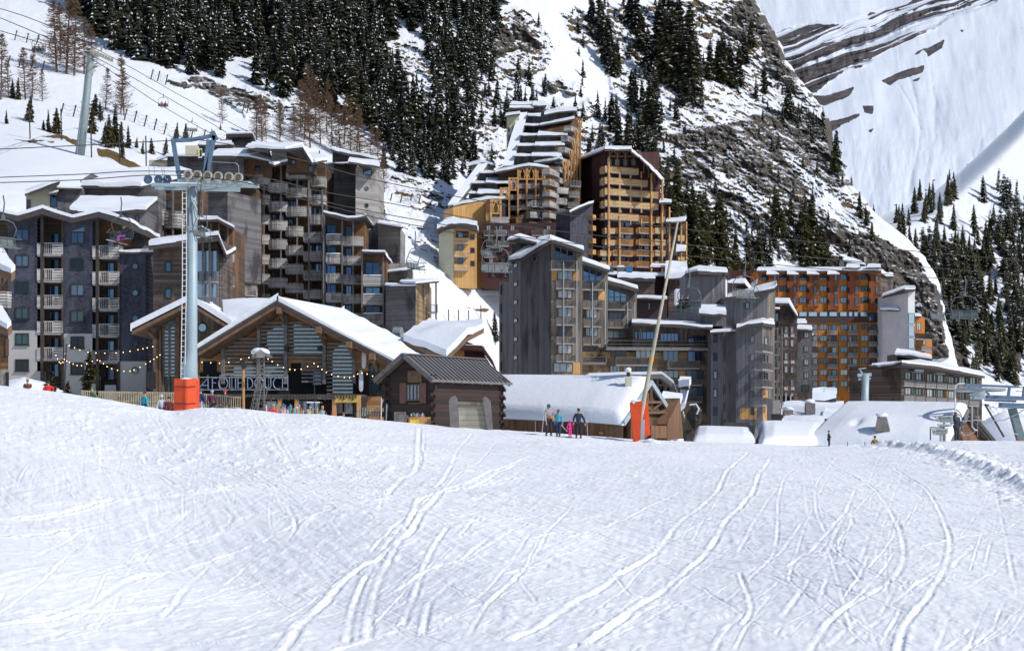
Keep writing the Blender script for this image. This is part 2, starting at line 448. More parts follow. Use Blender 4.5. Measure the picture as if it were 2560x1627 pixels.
# rear rows: village floor out to the horizon, and front rows behind the camera
def sheet_rows(yl):
    PXb, Yb = np.meshgrid(pxs, np.array(yl)); return (PXb-HX)/FP*Yb, Yb, Gz(PXb, Yb)
xb, yb, zb = sheet_rows([93, 95, 98, 101, 104, 110, 120, 140, 170, 200, 240, 300, 400, 600, 1200, 3000])
XX2 = np.vstack([XX, xb]); YY2 = np.vstack([YY, yb]); ZZ2 = np.vstack([ZZ, zb])
snowp, nt, b = newmat('piste_snow'); p = pos(nt)
n1 = noise(nt, scaled(nt, p, (1, .7, 1)), .5, 6, .6); n2 = noise(nt, scaled(nt, p, (1, .6, 1)), 9, 6, .7); n3 = noise(nt, p, 45, 3, .6)
L(nt, ramp(nt, [(.25, (.84, .86, .91)), (.75, (.90, .91, .94))], n1), b.inputs['Base Color'])
b.inputs['Roughness'].default_value = .7; b.inputs['Specular IOR Level'].default_value = .2
bump(nt, b, mathn(nt, 'ADD', n2, mathn(nt, 'MULTIPLY', n3, .35)), .30, .05)
grid_mesh('snow_piste', XX2, YY2, ZZ2, snowp, kind='structure', label='groomed snow slope crossed by ski tracks')
mb = MB(); mb.add([(-600, -500, -3.4), (600, -500, -3.4), (600, 20, -3.4), (-600, 20, -3.4)], [(0, 1, 2, 3)])
mb.build('snow_ground', M['snow'], kind='structure', label='snow field behind the viewpoint')
# ------------------------------------------------------------------ mountains
def rockmat(name, snow, dark, mid, tan, scale, rot, stretch, nz_lo, nz_hi, thr=.5):
    """snow lies on the flatter ledges; rock and dry grass show on steep and broken ground (vertex value 'rock')"""
    m, nt, b = newmat(name); g = N(nt, 'ShaderNodeNewGeometry'); p = g.outputs['Position']
    at = N(nt, 'ShaderNodeAttribute'); at.attribute_name = 'rock'
    ag = N(nt, 'ShaderNodeAttribute'); ag.attribute_name = 'tan'
    v = scaled(nt, scaled(nt, p, (1, 1, 1), rot), stretch)
    a = noise(nt, v, scale, 8, .72, .4); c = noise(nt, v, scale*4.5, 6, .75)
    s = nt.nodes.new('ShaderNodeSeparateXYZ'); L(nt, g.outputs['Normal'], s.inputs[0])
    steep = ramp(nt, [(nz_lo, 1), (nz_hi, 0)], s.outputs[2])
    f = mathn(nt, 'ADD', mathn(nt, 'MULTIPLY', a, .9), mathn(nt, 'MULTIPLY', c, .5))
    f = mathn(nt, 'ADD', f, mathn(nt, 'SUBTRACT', at.outputs['Fac'], .5))
    f = mathn(nt, 'ADD', f, mathn(nt, 'MULTIPLY', mathn(nt, 'SUBTRACT', steep, .5), .45))
    mask = ramp(nt, [(thr+.22, 0), (thr+.26, 1)], mathn(nt, 'MULTIPLY', f, 1.0))
    k = noise(nt, v, scale*2.2, 8, .7); k2 = noise(nt, p, scale*.8, 5, .6)
    rc = ramp(nt, [(.3, dark), (.62, mid)], k)
    tm = mathn(nt, 'ADD', k2, ag.outputs['Fac'])
    rc = mixc(nt, ramp(nt, [(.78, 0), (.92, .9)], tm), rc, tan)
    sc = ramp(nt, [(.3, tuple(x*.95 for x in snow)), (.7, snow)], a)
    L(nt, mixc(nt, mask, sc, rc), b.inputs['Base Color'])
    b.inputs['Roughness'].default_value = .85; b.inputs['Specular IOR Level'].default_value = .1
    h = mathn(nt, 'ADD', mathn(nt, 'MULTIPLY', c, mathn(nt, 'ADD', mathn(nt, 'MULTIPLY', mask, 1.2), .15)), mathn(nt, 'MULTIPLY', mask, -.25))
    bump(nt, b, h, .8, 1.4/scale*.12)
    return m
# --- main mountainside: distance grid (rows: photo rows, columns: photo columns)
RP = np.array([-120, 100, 200, 350, 450, 550, 650, 800, 1000, 1130], float)
CP = np.array([-250, 0, 300, 600, 1000, 1300, 1700, 2100, 2420], float)
DG = np.array([
 [560,545,550,560,560,575,640,720,760],
 [450,450,470,490,510,535,590,660,700],
 [400,405,425,455,485,515,560,620,660],
 [330,335,360,405,440,475,520,560,600],
 [232,240,290,365,410,450,490,530,560],
 [215,222,250,335,380,430,475,505,540],
 [208,212,240,305,345,410,462,490,520],
 [204,206,235,282,300,385,450,480,500],
 [202,204,232,275,280,370,440,470,480],
 [201,203,230,272,278,365,435,460,470]], float)
def bil(px, py):
    px = np.clip(px, CP[0], CP[-1]); py = np.clip(py, RP[0], RP[-1])
    i = np.clip(np.searchsorted(RP, py)-1, 0, len(RP)-2); j = np.clip(np.searchsorted(CP, px)-1, 0, len(CP)-2)
    fy = (py-RP[i])/(RP[i+1]-RP[i]); fx = (px-CP[j])/(CP[j+1]-CP[j]); fx = fx*fx*(3-2*fx)
    return (DG[i, j]*(1-fx)+DG[i, j+1]*fx)*(1-fy)+(DG[i+1, j]*(1-fx)+DG[i+1, j+1]*fx)*fy
RD = [(-120, 1830), (0, 1886), (50, 1915), (100, 1948), (150, 1966), (200, 2004), (250, 2040), (300, 2072), (340, 2082), (380, 2092), (430, 2110), (490, 2150), (540, 2195), (590, 2260), (640, 2310), (700, 2345), (800, 2370), (900, 2390), (1130, 2430)]
def ridge(py): return np.interp(py, [a for a, b in RD], [b for a, b in RD])
nr, nc = 560, 1150
pyr = np.linspace(-115, 1128, nr); uu = np.linspace(0, 1.0, nc)
UU, PY = np.meshgrid(uu, pyr)
rj = ridge(PY)+9*fbm(PY*.02, PY*0+3.3, o=5, seed=5, gain=.6)
TX = -240+UU*(rj+240)
YM = bil(TX, PY)
def boxblur(A, k, ax):
    pad = [(0, 0), (0, 0)]; pad[ax] = (k+1, k); B = np.cumsum(np.pad(A, pad, mode='edge'), ax)
    n_ = A.shape[ax]; a = np.take(B, np.arange(2*k+1, 2*k+1+n_), ax); b_ = np.take(B, np.arange(0, n_), ax)
    return (a-b_)/(2*k+1)
for k_, ax_ in ((50, 1), (50, 1), (22, 0), (22, 0)): YM = boxblur(YM, k_, ax_)      # relax the kinks of the grid
wrap = sstep(.993, 1.0, UU)
YM = YM+wrap**2*60
# zones in photo space -> fixed to the ground once built
def zone(polys, soft=18, PXa=None, PYa=None, seed=0, amp=22):
    X_ = TX if PXa is None else PXa; Y_ = PY if PYa is None else PYa
    jx = X_+amp*fbm(X_*.012, Y_*.012, o=4, seed=seed+1, gain=.6); jy = Y_+amp*fbm(X_*.012, Y_*.012, o=4, seed=seed+2, gain=.6)
    r = np.zeros(X_.shape)
    for p_ in polys: r = np.maximum(r, inpoly(jx, jy, p_).astype(float))
    for _ in range(4):
        r[1:-1, 1:-1] = (r[1:-1, 1:-1]*2+r[:-2, 1:-1]+r[2:, 1:-1]+r[1:-1, :-2]+r[1:-1, 2:])/6
    return r
cliff = zone([
 [(1660,330),(1760,320),(1900,290),(2010,270),(2060,310),(2085,380),(2095,450),(2060,500),(2010,480),(1960,470),(1900,500),(1840,450),(1760,400),(1700,370)],
 [(1640,400),(1700,380),(1800,450),(1700,470),(1650,440)],
 [(1840,0),(1890,0),(1960,140),(2010,210),(1990,230),(1930,180),(1900,120),(1860,110),(1800,60)],
 [(1290,20),(1345,90),(1350,120),(1300,110),(1270,60)], [(1120,110),(1180,120),(1200,180),(1150,200),(1110,160)],
 [(870,120),(930,110),(990,140),(985,180),(900,175)], [(1180,60),(1260,50),(1290,110),(1230,130)],
 [(1000,240),(1090,230),(1100,300),(1030,330),(990,300)], [(1130,330),(1190,330),(1190,400),(1140,400)],
 [(2060,540),(2230,600),(2300,640),(2345,720),(2370,900),(2300,900),(2200,720),(2100,640)],
 [(1780,470),(1860,500),(1900,540),(1840,560),(1790,520)], [(1700,480),(1780,500),(1840,545),(1780,560),(1700,520)],
 [(1960,500),(2010,500),(2020,560),(1975,560)],
 [(1350,190),(1400,200),(1470,215),(1450,235),(1370,225)],
 [(400,190),(560,205),(660,230),(690,260),(600,255),(520,235),(430,215)],
 [(950,330),(1010,330),(1040,400),(980,390)],
 [(1000,560),(1060,570),(1120,620),(1130,660),(1080,650),(1010,600)],
], seed=3)
mixz = zone([   # broken ground: half snow, half rock and yellow grass
 [(1130,40),(1330,20),(1400,120),(1330,200),(1200,230),(1130,200)],
 [(1400,20),(1560,0),(1880,0),(2080,330),(2200,560),(2300,700),(2150,720),(1900,640),(1700,600),(1640,380),(1560,250),(1480,140)],
 [(1000,220),(1200,200),(1300,260),(1500,250),(1650,400),(1250,420),(1080,420),(1000,330)],
 [(850,100),(1050,100),(1100,240),(950,260)], [(900,440),(1130,440),(1180,640),(1000,600)],
 [(500,200),(720,230),(800,330),(650,300)],
], seed=11, amp=40)
openz = zone([  # clean snow couloirs
 [(1330,30),(1380,0),(1440,120),(1560,250),(1590,330),(1540,340),(1480,260),(1400,200),(1350,120)],
 [(1480,20),(1530,80),(1600,180),(1560,160),(1500,80)], [(1600,170),(1700,290),(1640,330),(1590,250)],
 [(1750,560),(1850,540),(2020,650),(1960,720),(1800,640)], [(1960,380),(2100,500),(2160,600),(2080,540),(1980,420)],
 [(1700,470),(1900,560),(1830,570),(1690,500)], [(1740,100),(1830,120),(1800,200),(1730,150)],
 [(950,450),(1250,640),(1250,860),(950,860)], [(1280,330),(1380,300),(1380,330)],
 [(-240,-110),(130,-20),(330,190),(560,260),(760,330),(560,380),(-240,330)], [(1050,560),(1180,620),(1200,600),(1100,520)],
], seed=17, amp=16)
brush = zone([[(80,340),(140,334),(210,352),(214,372),(160,352)], [(84,342),(60,350),(150,360),(200,372),(150,358)], [(235,370),(300,385),(370,425),(350,432),(290,405),(240,392)], [(1150,690),(1240,705),(1200,715)], [(1140,765),(1230,772),(1215,782)]], seed=23, amp=8)
rock = np.clip(.16+.63*cliff+.51*mixz*(1-cliff)-.35*openz+1.15*brush, -.3, 1.1)
rock = np.clip(rock-.1*wrap, -.3, 1.1)
tan_ = .08+.22*mixz-.12*cliff-1.0*wrap+.7*brush-.35*sstep(1000, 600, TX)*(1-brush)
Xw = (TX-HX)/FP*YM; Zw = (HY-PY)/FP*YM
# relief: gullies running down right, cliffs with ledges
dg = Xw*.8+Zw*.62; dp = Xw*.62-Zw*.8       # along / across the fall of the strata
gul = fbm(dg*.035, dp*.010, o=5, seed=40, gain=.55, ridged=True)
ldg = fbm(Xw*.12, Zw*.19, o=5, seed=50, gain=.6)
fine = fbm(Xw*.22, Zw*.22, YM*.05, o=6, seed=60, gain=.62)
amp = .25+.75*np.clip(mixz+cliff, 0, 1)
YM2 = YM-(gul*6*amp+ldg*cliff*3.6+fine*(1.0+3.6*np.clip(mixz*.8+cliff, 0, 1)))
YM2 = YM2-np.clip(mixz*.7+cliff*1.2, 0, 1.4)*(fbm(Xw*.55, Zw*.55, YM*.2, o=4, seed=66, gain=.6, ridged=True)*1.5)-cliff*np.maximum(0, fbm(dg*.12, dp*.05, o=3, seed=67))*5
Xw = (TX-HX)/FP*YM2; Zw = (HY-PY)/FP*YM2
Zw = Zw-wrap*0
mrock = rockmat('mountain_snow_rock', (.78, .81, .87), (.020, .018, .018), (.175, .155, .135), (.19, .125, .05), .22, (0, math.radians(-48), 0), (.55, .9, 1.5), .25, .72)
grid_mesh('mountainside', Xw, YM2, Zw, mrock, {'rock': rock, 'tan': tan_}, kind='structure', flip=True, label='steep snowy mountainside with dark cliffs and dry grass')
def onM(px, py):
    i = np.interp(py, pyr, np.arange(nr)); i = int(round(float(i)))
    row = TX[i]; j = int(np.clip(np.searchsorted(row, px), 0, nc-1))
    return Vector((Xw[i, j], YM2[i, j], Zw[i, j]))

# --- right-hand wooded slope
T2 = [(1900, 640), (2100, 590), (2180, 548), (2250, 520), (2320, 490), (2400, 430), (2460, 375), (2520, 318), (2600, 235), (2760, 90)]
cc = np.linspace(1950, 2860, 420); vv = np.linspace(0, 1, 380)
CX, VV = np.meshgrid(cc, vv)
top = np.interp(CX, [a for a, b in T2], [b for a, b in T2])
PY2 = top+(1130-top)*VV
e2 = (HY-PY2)/FP
YR = 555+360*np.clip((1130-PY2)/900, 0, 1.2)**1.1+(CX-2300)*.16
YR += 70*sstep(75, -5, PY2-top)**2
XR = (CX-HX)/FP*YR; ZR = e2*YR
sv = (TX, PY); TXb, PYb = CX, PY2
cl2 = zone([[(2280,560),(2340,600),(2460,620),(2480,680),(2420,720),(2360,660)], [(2320,620),(2400,640),(2420,700),(2370,700)], [(2430,820),(2560,840),(2560,930),(2470,900)], [(2330,800),(2420,860),(2440,960),(2350,900)], [(2290,480),(2340,520),(2330,560)]], PXa=CX, PYa=PY2, seed=71, amp=40)
lo2 = sstep(500, 620, PY2+.25*(CX-2300))*sstep(30, 110, PY2-top)
YR2 = YR-(fbm(XR*.02, ZR*.02, o=5, seed=80, ridged=True)*8*lo2+fbm(XR*.12, ZR*.12, o=5, seed=81, gain=.6)*(1+5*lo2)+cl2*6*fbm(XR*.3, ZR*.3, o=3, seed=83))
rk2 = np.clip(.08+.6*cl2+.46*lo2, -.2, 1)
XR = (CX-HX)/FP*YR2; ZR = e2*YR2
grid_mesh('wooded_mountain_slope', XR, YR2, ZR, mrock, {'rock': rk2, 'tan': rk2*0-.2}, kind='structure', flip=True, label='snowy mountain slope on the right')
def onR(px, py):
    j = int(np.clip(np.searchsorted(cc, px), 0, len(cc)-1)); t_ = top[0, j]
    i = int(np.clip(round((py-t_)/(1130-t_)*(len(vv)-1)), 0, len(vv)-1))
    return Vector((XR[i, j], YR2[i, j], ZR[i, j]))

# --- far mountain with strata
cc3 = np.linspace(1700, 2900, 620); rr3 = np.linspace(-170, 720, 460)
FX, FY = np.meshgrid(cc3, rr3)
YF = 1750+(560-FY)*1.15+(FX-2200)*.10
s_ = FY+FX*.36      # strata coordinate: constant along bands rising to the right
main = zone([[(1880,110),(1960,75),(2040,62),(2110,70),(2180,30),(2260,10),(2330,-20),(2520,-60),(2490,0),(2440,22),(2390,35),(2340,75),(2270,100),(2210,125),(2180,150),(2120,180),(2080,215),(2040,232),(1980,235),(1900,200)]], PXa=FX, PYa=FY, seed=91, amp=14)
core = zone([[(1890,150),(2000,135),(2090,110),(2180,70),(2260,40),(2340,15),(2470,-30),(2430,10),(2330,40),(2250,85),(2190,100),(2150,150),(2090,195),(2020,225),(1960,220),(1920,190)]], PXa=FX, PYa=FY, seed=92, amp=12)
minor = zone([[(2010,245),(2090,228),(2142,212),(2120,238),(2060,262),(2030,268)], [(2060,300),(2110,290),(2150,278),(2148,290),(2080,318)], [(2200,205),(2240,188),(2315,165),(2312,185),(2250,205),(2230,218)], [(2310,130),(2365,95),(2360,120),(2320,148)], [(2150,262),(2185,260),(2180,284),(2158,282)], [(2165,325),(2195,312),(2180,333)], [(2270,150),(2330,110),(2300,140)], [(1935,262),(2030,240),(2050,246),(1990,268),(1945,276)], [(1990,300),(2050,282),(2075,285),(2020,308)], [(2035,325),(2090,308),(2100,316),(2050,338)], [(2390,70),(2415,72),(2410,82)], [(2275,205),(2310,190),(2300,205)]], PXa=FX, PYa=FY, seed=93, amp=9)
band = fbm(s_*.062+.6*fbm(FX*.01, FY*.01, o=3, seed=94), FX*.0028, o=4, seed=95, gain=.55)
rk3 = np.clip(.03+main*(.14+.70*sstep(-.16, .03, band))+.34*core*sstep(-.32, -.05, band)+1.0*minor, -.4, 1.1)
# small scattered outcrops
rk3 += .30*np.maximum(0, fbm(FX*.045, FY*.08, o=3, seed=96)-.34)*6*sstep(-.05, .2, fbm(FX*.006, FY*.006, o=2, seed=97))
und = fbm(FX*.006, FY*.0035, o=4, seed=98)*22
flut = fbm((FX-.15*FY)*.02, FY*.005, o=4, seed=99)*3.2*(1-main)+fbm((FX-.15*FY)*.07, FY*.02, o=3, seed=104, ridged=True)*.6*(1-main)
rel = band*main*30+core*10*fbm(FX*.06, FY*.02, o=4, seed=101)
chute = 0
for pts, w_ in ((((2262,150),(2290,250),(2300,330),(2290,400),(2270,470)), 5), (((2322,160),(2338,260),(2336,340),(2318,420)), 6), (((2240,200),(2275,260),(2300,320)), 4)):
    cxx = np.interp(FY, [b for a, b in pts], [a for a, b in pts]); on = sstep(pts[0][1], pts[0][1]+30, FY)*sstep(pts[-1][1]+30, pts[-1][1], FY)
    chute = chute+4*np.exp(-((FX-cxx)/w_)**2)*on*(1+.8*fbm(FX*.1, FY*.1, o=3, seed=102))
low = sstep(250, 380, FY)*fbm((FX+FY*.1)*.09, FY*.03, o=4, seed=103)*1.6
YF2 = YF-(und+flut+rel+low)+chute*.45
XF = (FX-HX)/FP*YF2; ZF = (HY-FY)/FP*YF2
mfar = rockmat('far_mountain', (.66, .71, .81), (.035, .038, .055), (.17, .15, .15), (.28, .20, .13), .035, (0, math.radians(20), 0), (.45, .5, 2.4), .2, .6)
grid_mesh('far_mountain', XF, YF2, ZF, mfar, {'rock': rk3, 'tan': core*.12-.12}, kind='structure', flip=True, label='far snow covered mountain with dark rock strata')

# ------------------------------------------------------------------ trees
def needlemat(name, c1, c2, snowy):
    m, nt, b = newmat(name); g = N(nt, 'ShaderNodeNewGeometry')
    n = noise(nt, g.outputs['Position'], .9, 4, .7)
    oi = nt.nodes.new('ShaderNodeObjectInfo')
    col = ramp(nt, [(.35, c1), (.68, c2)], n)
    col = mixc(nt, ramp(nt, [(.35, 0), (1, .75)], oi.outputs['Random']), col, (.075, .068, .026))
    L(nt, col, b.inputs['Base Color']); b.inputs['Roughness'].default_value = .8
    b.inputs['Specular IOR Level'].default_value = .2
    return m
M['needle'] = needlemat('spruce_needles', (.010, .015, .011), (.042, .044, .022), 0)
M['needle2'] = needlemat('sunlit_spruce_needles', (.020, .025, .009), (.085, .075, .024), 0)  # lighter olive copy of the needles, with sunshine put into the colour
M['treesnow'] = plain('branch_snow', (.78, .81, .88), .8, var=.05)
M['bark'] = plain('bark', (.035, .028, .022), .9, var=.3)
M['twig'] = plain('larch_twig', (.13, .075, .042), .9, var=.35)
def spruce_mesh(seed, h=1.0, R=.17, snow=.3, bare=.06, whorls=34, per=9, mats=None, droop=.35):
    """unit height crown: whorls of drooping boughs made of small needle sprays, some carrying snow"""
    r = random.Random(seed); mb = MB()
    sec = [r.uniform(.55, 1.2) for _ in range(7)]; pw = r.uniform(.6, 1.05); ln_ = r.uniform(-.03, .03)
    for i in range(whorls):
        t = (i+r.random()*.6)/whorls; z = bare+(1-bare)*t
        rad = R*(1-t)**pw*(.65+.65*r.random())+.006
        if t < .12: rad *= .6+3*t
        for k in range(per if t < .8 else 5):
            a = r.random()*6.283; ln = rad*(.5+.6*r.random())*sec[int((a+i*.35)*1.1) % 7]; d = Vector((math.cos(a), math.sin(a), 0)); s = Vector((-d.y, d.x, 0))
            dr = droop*(1-t*.7)+r.uniform(-.1, .15)
            n = 3 if ln < .05 else 5
            for q in range(n):
                f0 = (q+.2)/n; f1 = min(1.12, f0+1.5/n); wv = (1.05-f0)*.055*(.7+.6*r.random())+.008; j = r.uniform(-.012, .012)
                p0 = d*ln*f0+Vector((0, 0, z-dr*ln*f0*f0*1.2)); p1 = d*ln*f1+Vector((0, 0, z-dr*ln*f1*f1*1.2-.006))
                mb.cur = 0
                tw = s*wv
                mb.add([p0+s*j, p0*.35+p1*.65+tw+Vector((0, 0, -.012)), p1+s*j, p0*.35+p1*.65-tw+Vector((0, 0, -.012))], [(0, 1, 2, 3)])
                mb.add([p0, p1, p1*.6+p0*.4+Vector((0, 0, -.030-.02*r.random()))], [(0, 1, 2)])
                if r.random() < snow:
                    mb.cur = 1; up = Vector((0, 0, .006)); c_ = .62*(.6+.6*r.random())
                    mb.add([p0+s*j+up, (p0*.35+p1*.65)+tw*c_+up*.6, p1*.85+p0*.15+up, (p0*.35+p1*.65)-tw*c_+up*.6], [(0, 1, 2, 3)])
    tb = MB(); tb.tube([(0, 0, -.06), (0, 0, .3), (.002, 0, .95)], [.016, .012, .002], 6)
    return mb, tb
def larch_mesh(seed, R=.2):
    r = random.Random(seed); mb = MB()
    lean = r.uniform(-.05, .05)
    for i in range(150):
        t = r.random()**.9; z = .12+.88*t; rad = R*1.25*(1-t)**.75*(.5+.6*r.random())+.015; a = r.random()*6.283
        d = Vector((math.cos(a), math.sin(a), 0)); b0 = Vector((lean*z, 0, z)); pts = [b0]
        for q in range(1, 5):
            f = q/4; pts.append(b0+d*rad*f+Vector((0, 0, rad*(-.25*f+.5*f*f))))
        mb.tube(pts, [.0042, .0032, .0025, .0018, .0009], 3, cap=False)
        for q in range(16):
            f = r.uniform(.25, 1); c = b0+d*rad*f+Vector((0, 0, rad*(-.25*f+.5*f*f)))
            e = c+Vector((r.uniform(-.035, .035), r.uniform(-.035, .035), r.uniform(-.03, .02)))
            s_ = Vector((0, 0, .0030)); mb.add([c-s_, c+s_, e], [(0, 1, 2)])
    tb = MB(); tb.tube([(0, 0, -.06), (lean*.4, 0, .4), (lean, 0, 1)], [.015, .010, .002], 6)
    return mb, tb
PROTO = {}
def proto(kind):
    out = []
    if kind == 'larch':
        for s in range(3):
            a, b = larch_mesh(500+s); out.append((a.mesh('larch_crown', M['twig']), b.mesh('larch_trunk', M['twig'])))
    else:
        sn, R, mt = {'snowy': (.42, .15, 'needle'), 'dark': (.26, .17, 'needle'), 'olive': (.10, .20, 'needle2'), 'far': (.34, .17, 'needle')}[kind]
        for s in range(5 if kind != 'far' else 3):
            a, b = spruce_mesh(s*7+len(kind), R=R*(.85+.3*random.random()), snow=sn, whorls=20 if kind == 'far' else 36, per=7 if kind == 'far' else 10)
            out.append((a.mesh('spruce_crown', [M[mt], M['treesnow']]), b.mesh('spruce_trunk', M['bark'])))
    PROTO[kind] = out
for k in ('snowy', 'dark', 'olive', 'far', 'larch'): proto(k)
NT = {}
rt = random.Random(11)
def tree(kind, base, h, label, group, name='spruce_tree', wide=1.0):
    cm, tm = PROTO[kind][rt.randrange(len(PROTO[kind]))]
    r = bpy.data.objects.new(name, None); C.objects.link(r); r.location = base
    r.rotation_euler = (rt.uniform(-.06, .06), rt.uniform(-.06, .06), rt.random()*6.28); wv = h*wide*rt.uniform(.85, 1.15); r.scale = (wv, wv, h)
    props(r, label, 'tree', group)
    link(bpy.data.objects.new('crown', cm), r); link(bpy.data.objects.new('trunk', tm), r)
    NT[kind] = NT.get(kind, 0)+1; return r
LMK = [  # landmarks used to say where a tree stands
 (0, 0, 260, 'left of the tall thin lift pylon'), (260, 0, 420, 'right of the tall thin lift pylon'),
 (420, 0, 700, 'above the grey balcony block'), (700, 0, 1000, 'above the tower with portholes'),
 (1000, 0, 1240, 'left of the stepped building'), (1240, 0, 1480, 'straight above the stepped building'),
 (1480, 0, 1760, 'above the brown tower'), (1760, 0, 2250, 'near the ridge above the orange building')]
def wher(px, py):
    s = [t for a, _, b, t in LMK if a <= px < b] or ['on the right slope']
    q = 'high' if py < 190 else ('midway up' if py < 360 else 'low')
    return q+' '+s[0]
def scatter(poly, n, kind, h, group, desc, seed, surf=onM, mind=16, name='spruce_tree', wide=1.0, gr=None):
    r = random.Random(seed); pts = []; xs = [p[0] for p in poly]; ys_ = [p[1] for p in poly]; tries = 0
    while len(pts) < n and tries < n*60:
        tries += 1; x = r.uniform(min(xs), max(xs)); y = r.uniform(min(ys_), max(ys_))
        if not bool(inpoly(np.array([x]), np.array([y]), poly)[0]): continue
        if any((x-a)**2+((y-b)*1.2)**2 < mind*mind for a, b in pts): continue
        pts.append((x, y))
    for x, y in pts:
        b = surf(x, y); b.z -= .3; tree(kind, b, h*r.uniform(.55, 1.25), desc+' '+wher(x, y), group, name, wide)
FG = 'spruces of the dense forest on the slope'
scatter([(150,-40),(1050,-40),(1060,60),(930,130),(700,110),(560,190),(430,175),(330,160),(240,95)], 62, 'snowy', 21, FG, 'tall snowy spruce', 1, mind=26)
scatter([(240,60),(480,60),(560,200),(430,190),(300,150)], 16, 'dark', 19, FG, 'dark dense spruce', 2, mind=20)
scatter([(560,60),(860,60),(980,240),(1180,400),(1000,390),(900,330),(760,250),(640,240)], 30, 'dark', 19, FG, 'dark dense spruce', 3, mind=22)
scatter([(1070,-30),(1180,-30),(1260,30),(1230,100),(1190,260),(1200,420),(1120,420),(1080,240),(1060,100)], 18, 'snowy', 18, 'spruces in the band above the stepped building', 'narrow snowy spruce', 4, mind=24)
fmn, fms = MB(), MB(); rf = random.Random(5)
def fullish(bs, h):
    """background conifer of the forest mass"""
    for i in range(15):
        t = i/15; rad = .215*h*(1-t)**.8*rf.uniform(.6, 1.2); z = h*(.03+.97*t)
        for k in range(8):
            a = rf.random()*6.283; l = rad*(.6+.6*rf.random()); d = Vector((math.cos(a), math.sin(a), 0)); s = Vector((-d.y, d.x, 0))*rad*.33
            o = bs+Vector((0, 0, z)); tip = o+d*l+Vector((0, 0, -.09*h*(1-t*.6))); q = o*.45+tip*.55
            fmn.add([o+Vector((0, 0, .06*h)), q+s-Vector((0, 0, .02*h)), tip, q-s-Vector((0, 0, .02*h))], [(0, 1, 2, 3)])
            if rf.random() < .34:
                u = Vector((0, 0, .12)); w_ = rf.uniform(.25, .6)
                fms.add([o*.5+tip*.5+Vector((0, 0, .03*h)), q+s*w_+u*.5, tip*.9+o*.1+u, q-s*w_+u*.5], [(0, 1, 2, 3)])
def mass(poly, n, h):
    xs = [p[0] for p in poly]; ys_ = [p[1] for p in poly]; k = 0
    while n > 0 and k < 9000:
        k += 1; x = rf.uniform(min(xs), max(xs)); y = rf.uniform(min(ys_), max(ys_))
        if inpoly(np.array([x]), np.array([y]), poly)[0]: fullish(onM(x, y)-Vector((0, 0, .4)), h*rf.uniform(.4, 1.2)); n -= 1
mass([(110,-80),(1250,-80),(1250,-10),(1080,60),(960,110),(700,100),(560,180),(430,170),(330,150),(220,80)], 430, 18)
mass([(560,60),(900,60),(1000,240),(1190,400),(1000,385),(900,330),(770,250),(640,230)], 170, 15)
mass([(1070,-30),(1260,-30),(1250,100),(1200,260),(1210,420),(1120,420),(1080,240)], 95, 15)
mass([(1210,230),(1300,260),(1300,330),(1180,330)], 14, 7)
mass([(950,330),(1130,380),(1240,430),(1130,470),(1000,440)], 42, 9)
mass([(1130,100),(1330,180),(1340,290),(1220,260)], 16, 9)
mass([(1300,180),(1640,300),(1660,430),(1480,400),(1330,330)], 20, 8)
mass([(1620,380),(1720,520),(1830,640),(1830,700),(1700,700),(1650,520)], 30, 10)
mass([(1840,560),(2100,600),(2150,690),(1900,690)], 26, 9)
mass([(1330,60),(1560,0),(1880,20),(2060,330),(1900,330),(1640,330),(1400,200)], 60, 6)
mass([(1640,330),(2090,300),(2200,560),(1950,600),(1700,520)], 46, 6)
mass([(1750,120),(1960,200),(2080,380),(1980,330)], 14, 7)
fmn.build('background_forest', M['needle'], kind='stuff', label='dark mass of forest filling in behind the single spruces')
fms.build('snow_on_background_forest', M['treesnow'], kind='stuff', label='snow caught in the mass of forest')
def row(pts, kind, group, desc, surf=onM, name='spruce_tree', wide=1.0):
    """(px, base row, height in photo pixels)"""
    for x, y, hp in pts:
        b = surf(x, y); h = hp/FP*b.y*(1.2 if kind == 'larch' else 1); b.z -= .3; wide = 1.25 if kind == 'dark' else wide
        tree(kind, b, h, desc+' '+wher(x, y), group, name, wide)
ST = 'spruces in strips down the bright slope'
row([(1500,110,110),(1520,165,130),(1500,90,120),(1535,195,110),(1480,60,90),(1515,140,110),(1540,180,90)], 'dark', ST, 'spruce of the left strip')
row([(1590,90,130),(1600,130,110),(1575,60,120),(1620,190,120),(1640,150,150),(1660,210,190),(1690,225,210),(1710,235,170),(1735,240,140),(1700,120,150),(1720,160,160),(1680,80,150),(1650,70,130),(1745,190,110)], 'dark', ST, 'spruce of the wide middle strip')
row([(1770,200,110),(1800,210,130),(1825,220,130),(1845,215,110),(1860,160,90),(1875,120,80),(1910,235,80),(1965,300,110),(1975,280,60),(1790,185,90)], 'dark', ST, 'spruce near the ridge')
row([(1580,270,100),(1605,300,110),(1620,330,150),(1640,350,120),(1585,240,80),(1630,310,140),(1700,270,70),(1720,255,60),(1750,270,60),(1690,300,70)], 'dark', ST, 'spruce amid yellow grass')
row([(1330,300,90),(1300,270,60),(1360,240,60),(1530,330,100),(1545,370,110),(1570,390,130),(1600,390,120),(1540,300,70),(1500,390,90),(1470,420,80),(1490,440,90),(1520,430,80),(1620,420,110),(1640,440,120)], 'dark', 'spruces behind the stepped building', 'wide dark spruce')
row([(1665,520,140),(1690,560,160),(1640,470,110),(1680,640,180),(1720,630,150),(1745,660,190),(1760,600,130),(1770,650,170),(1800,655,180),(1815,690,140),(1700,700,200),(1740,700,170),(1730,560,100),(1840,680,120),(1870,690,110),(1900,680,110)], 'olive', 'spruces beside the brown tower with yellow balconies', 'green spruce', wide=1.0)
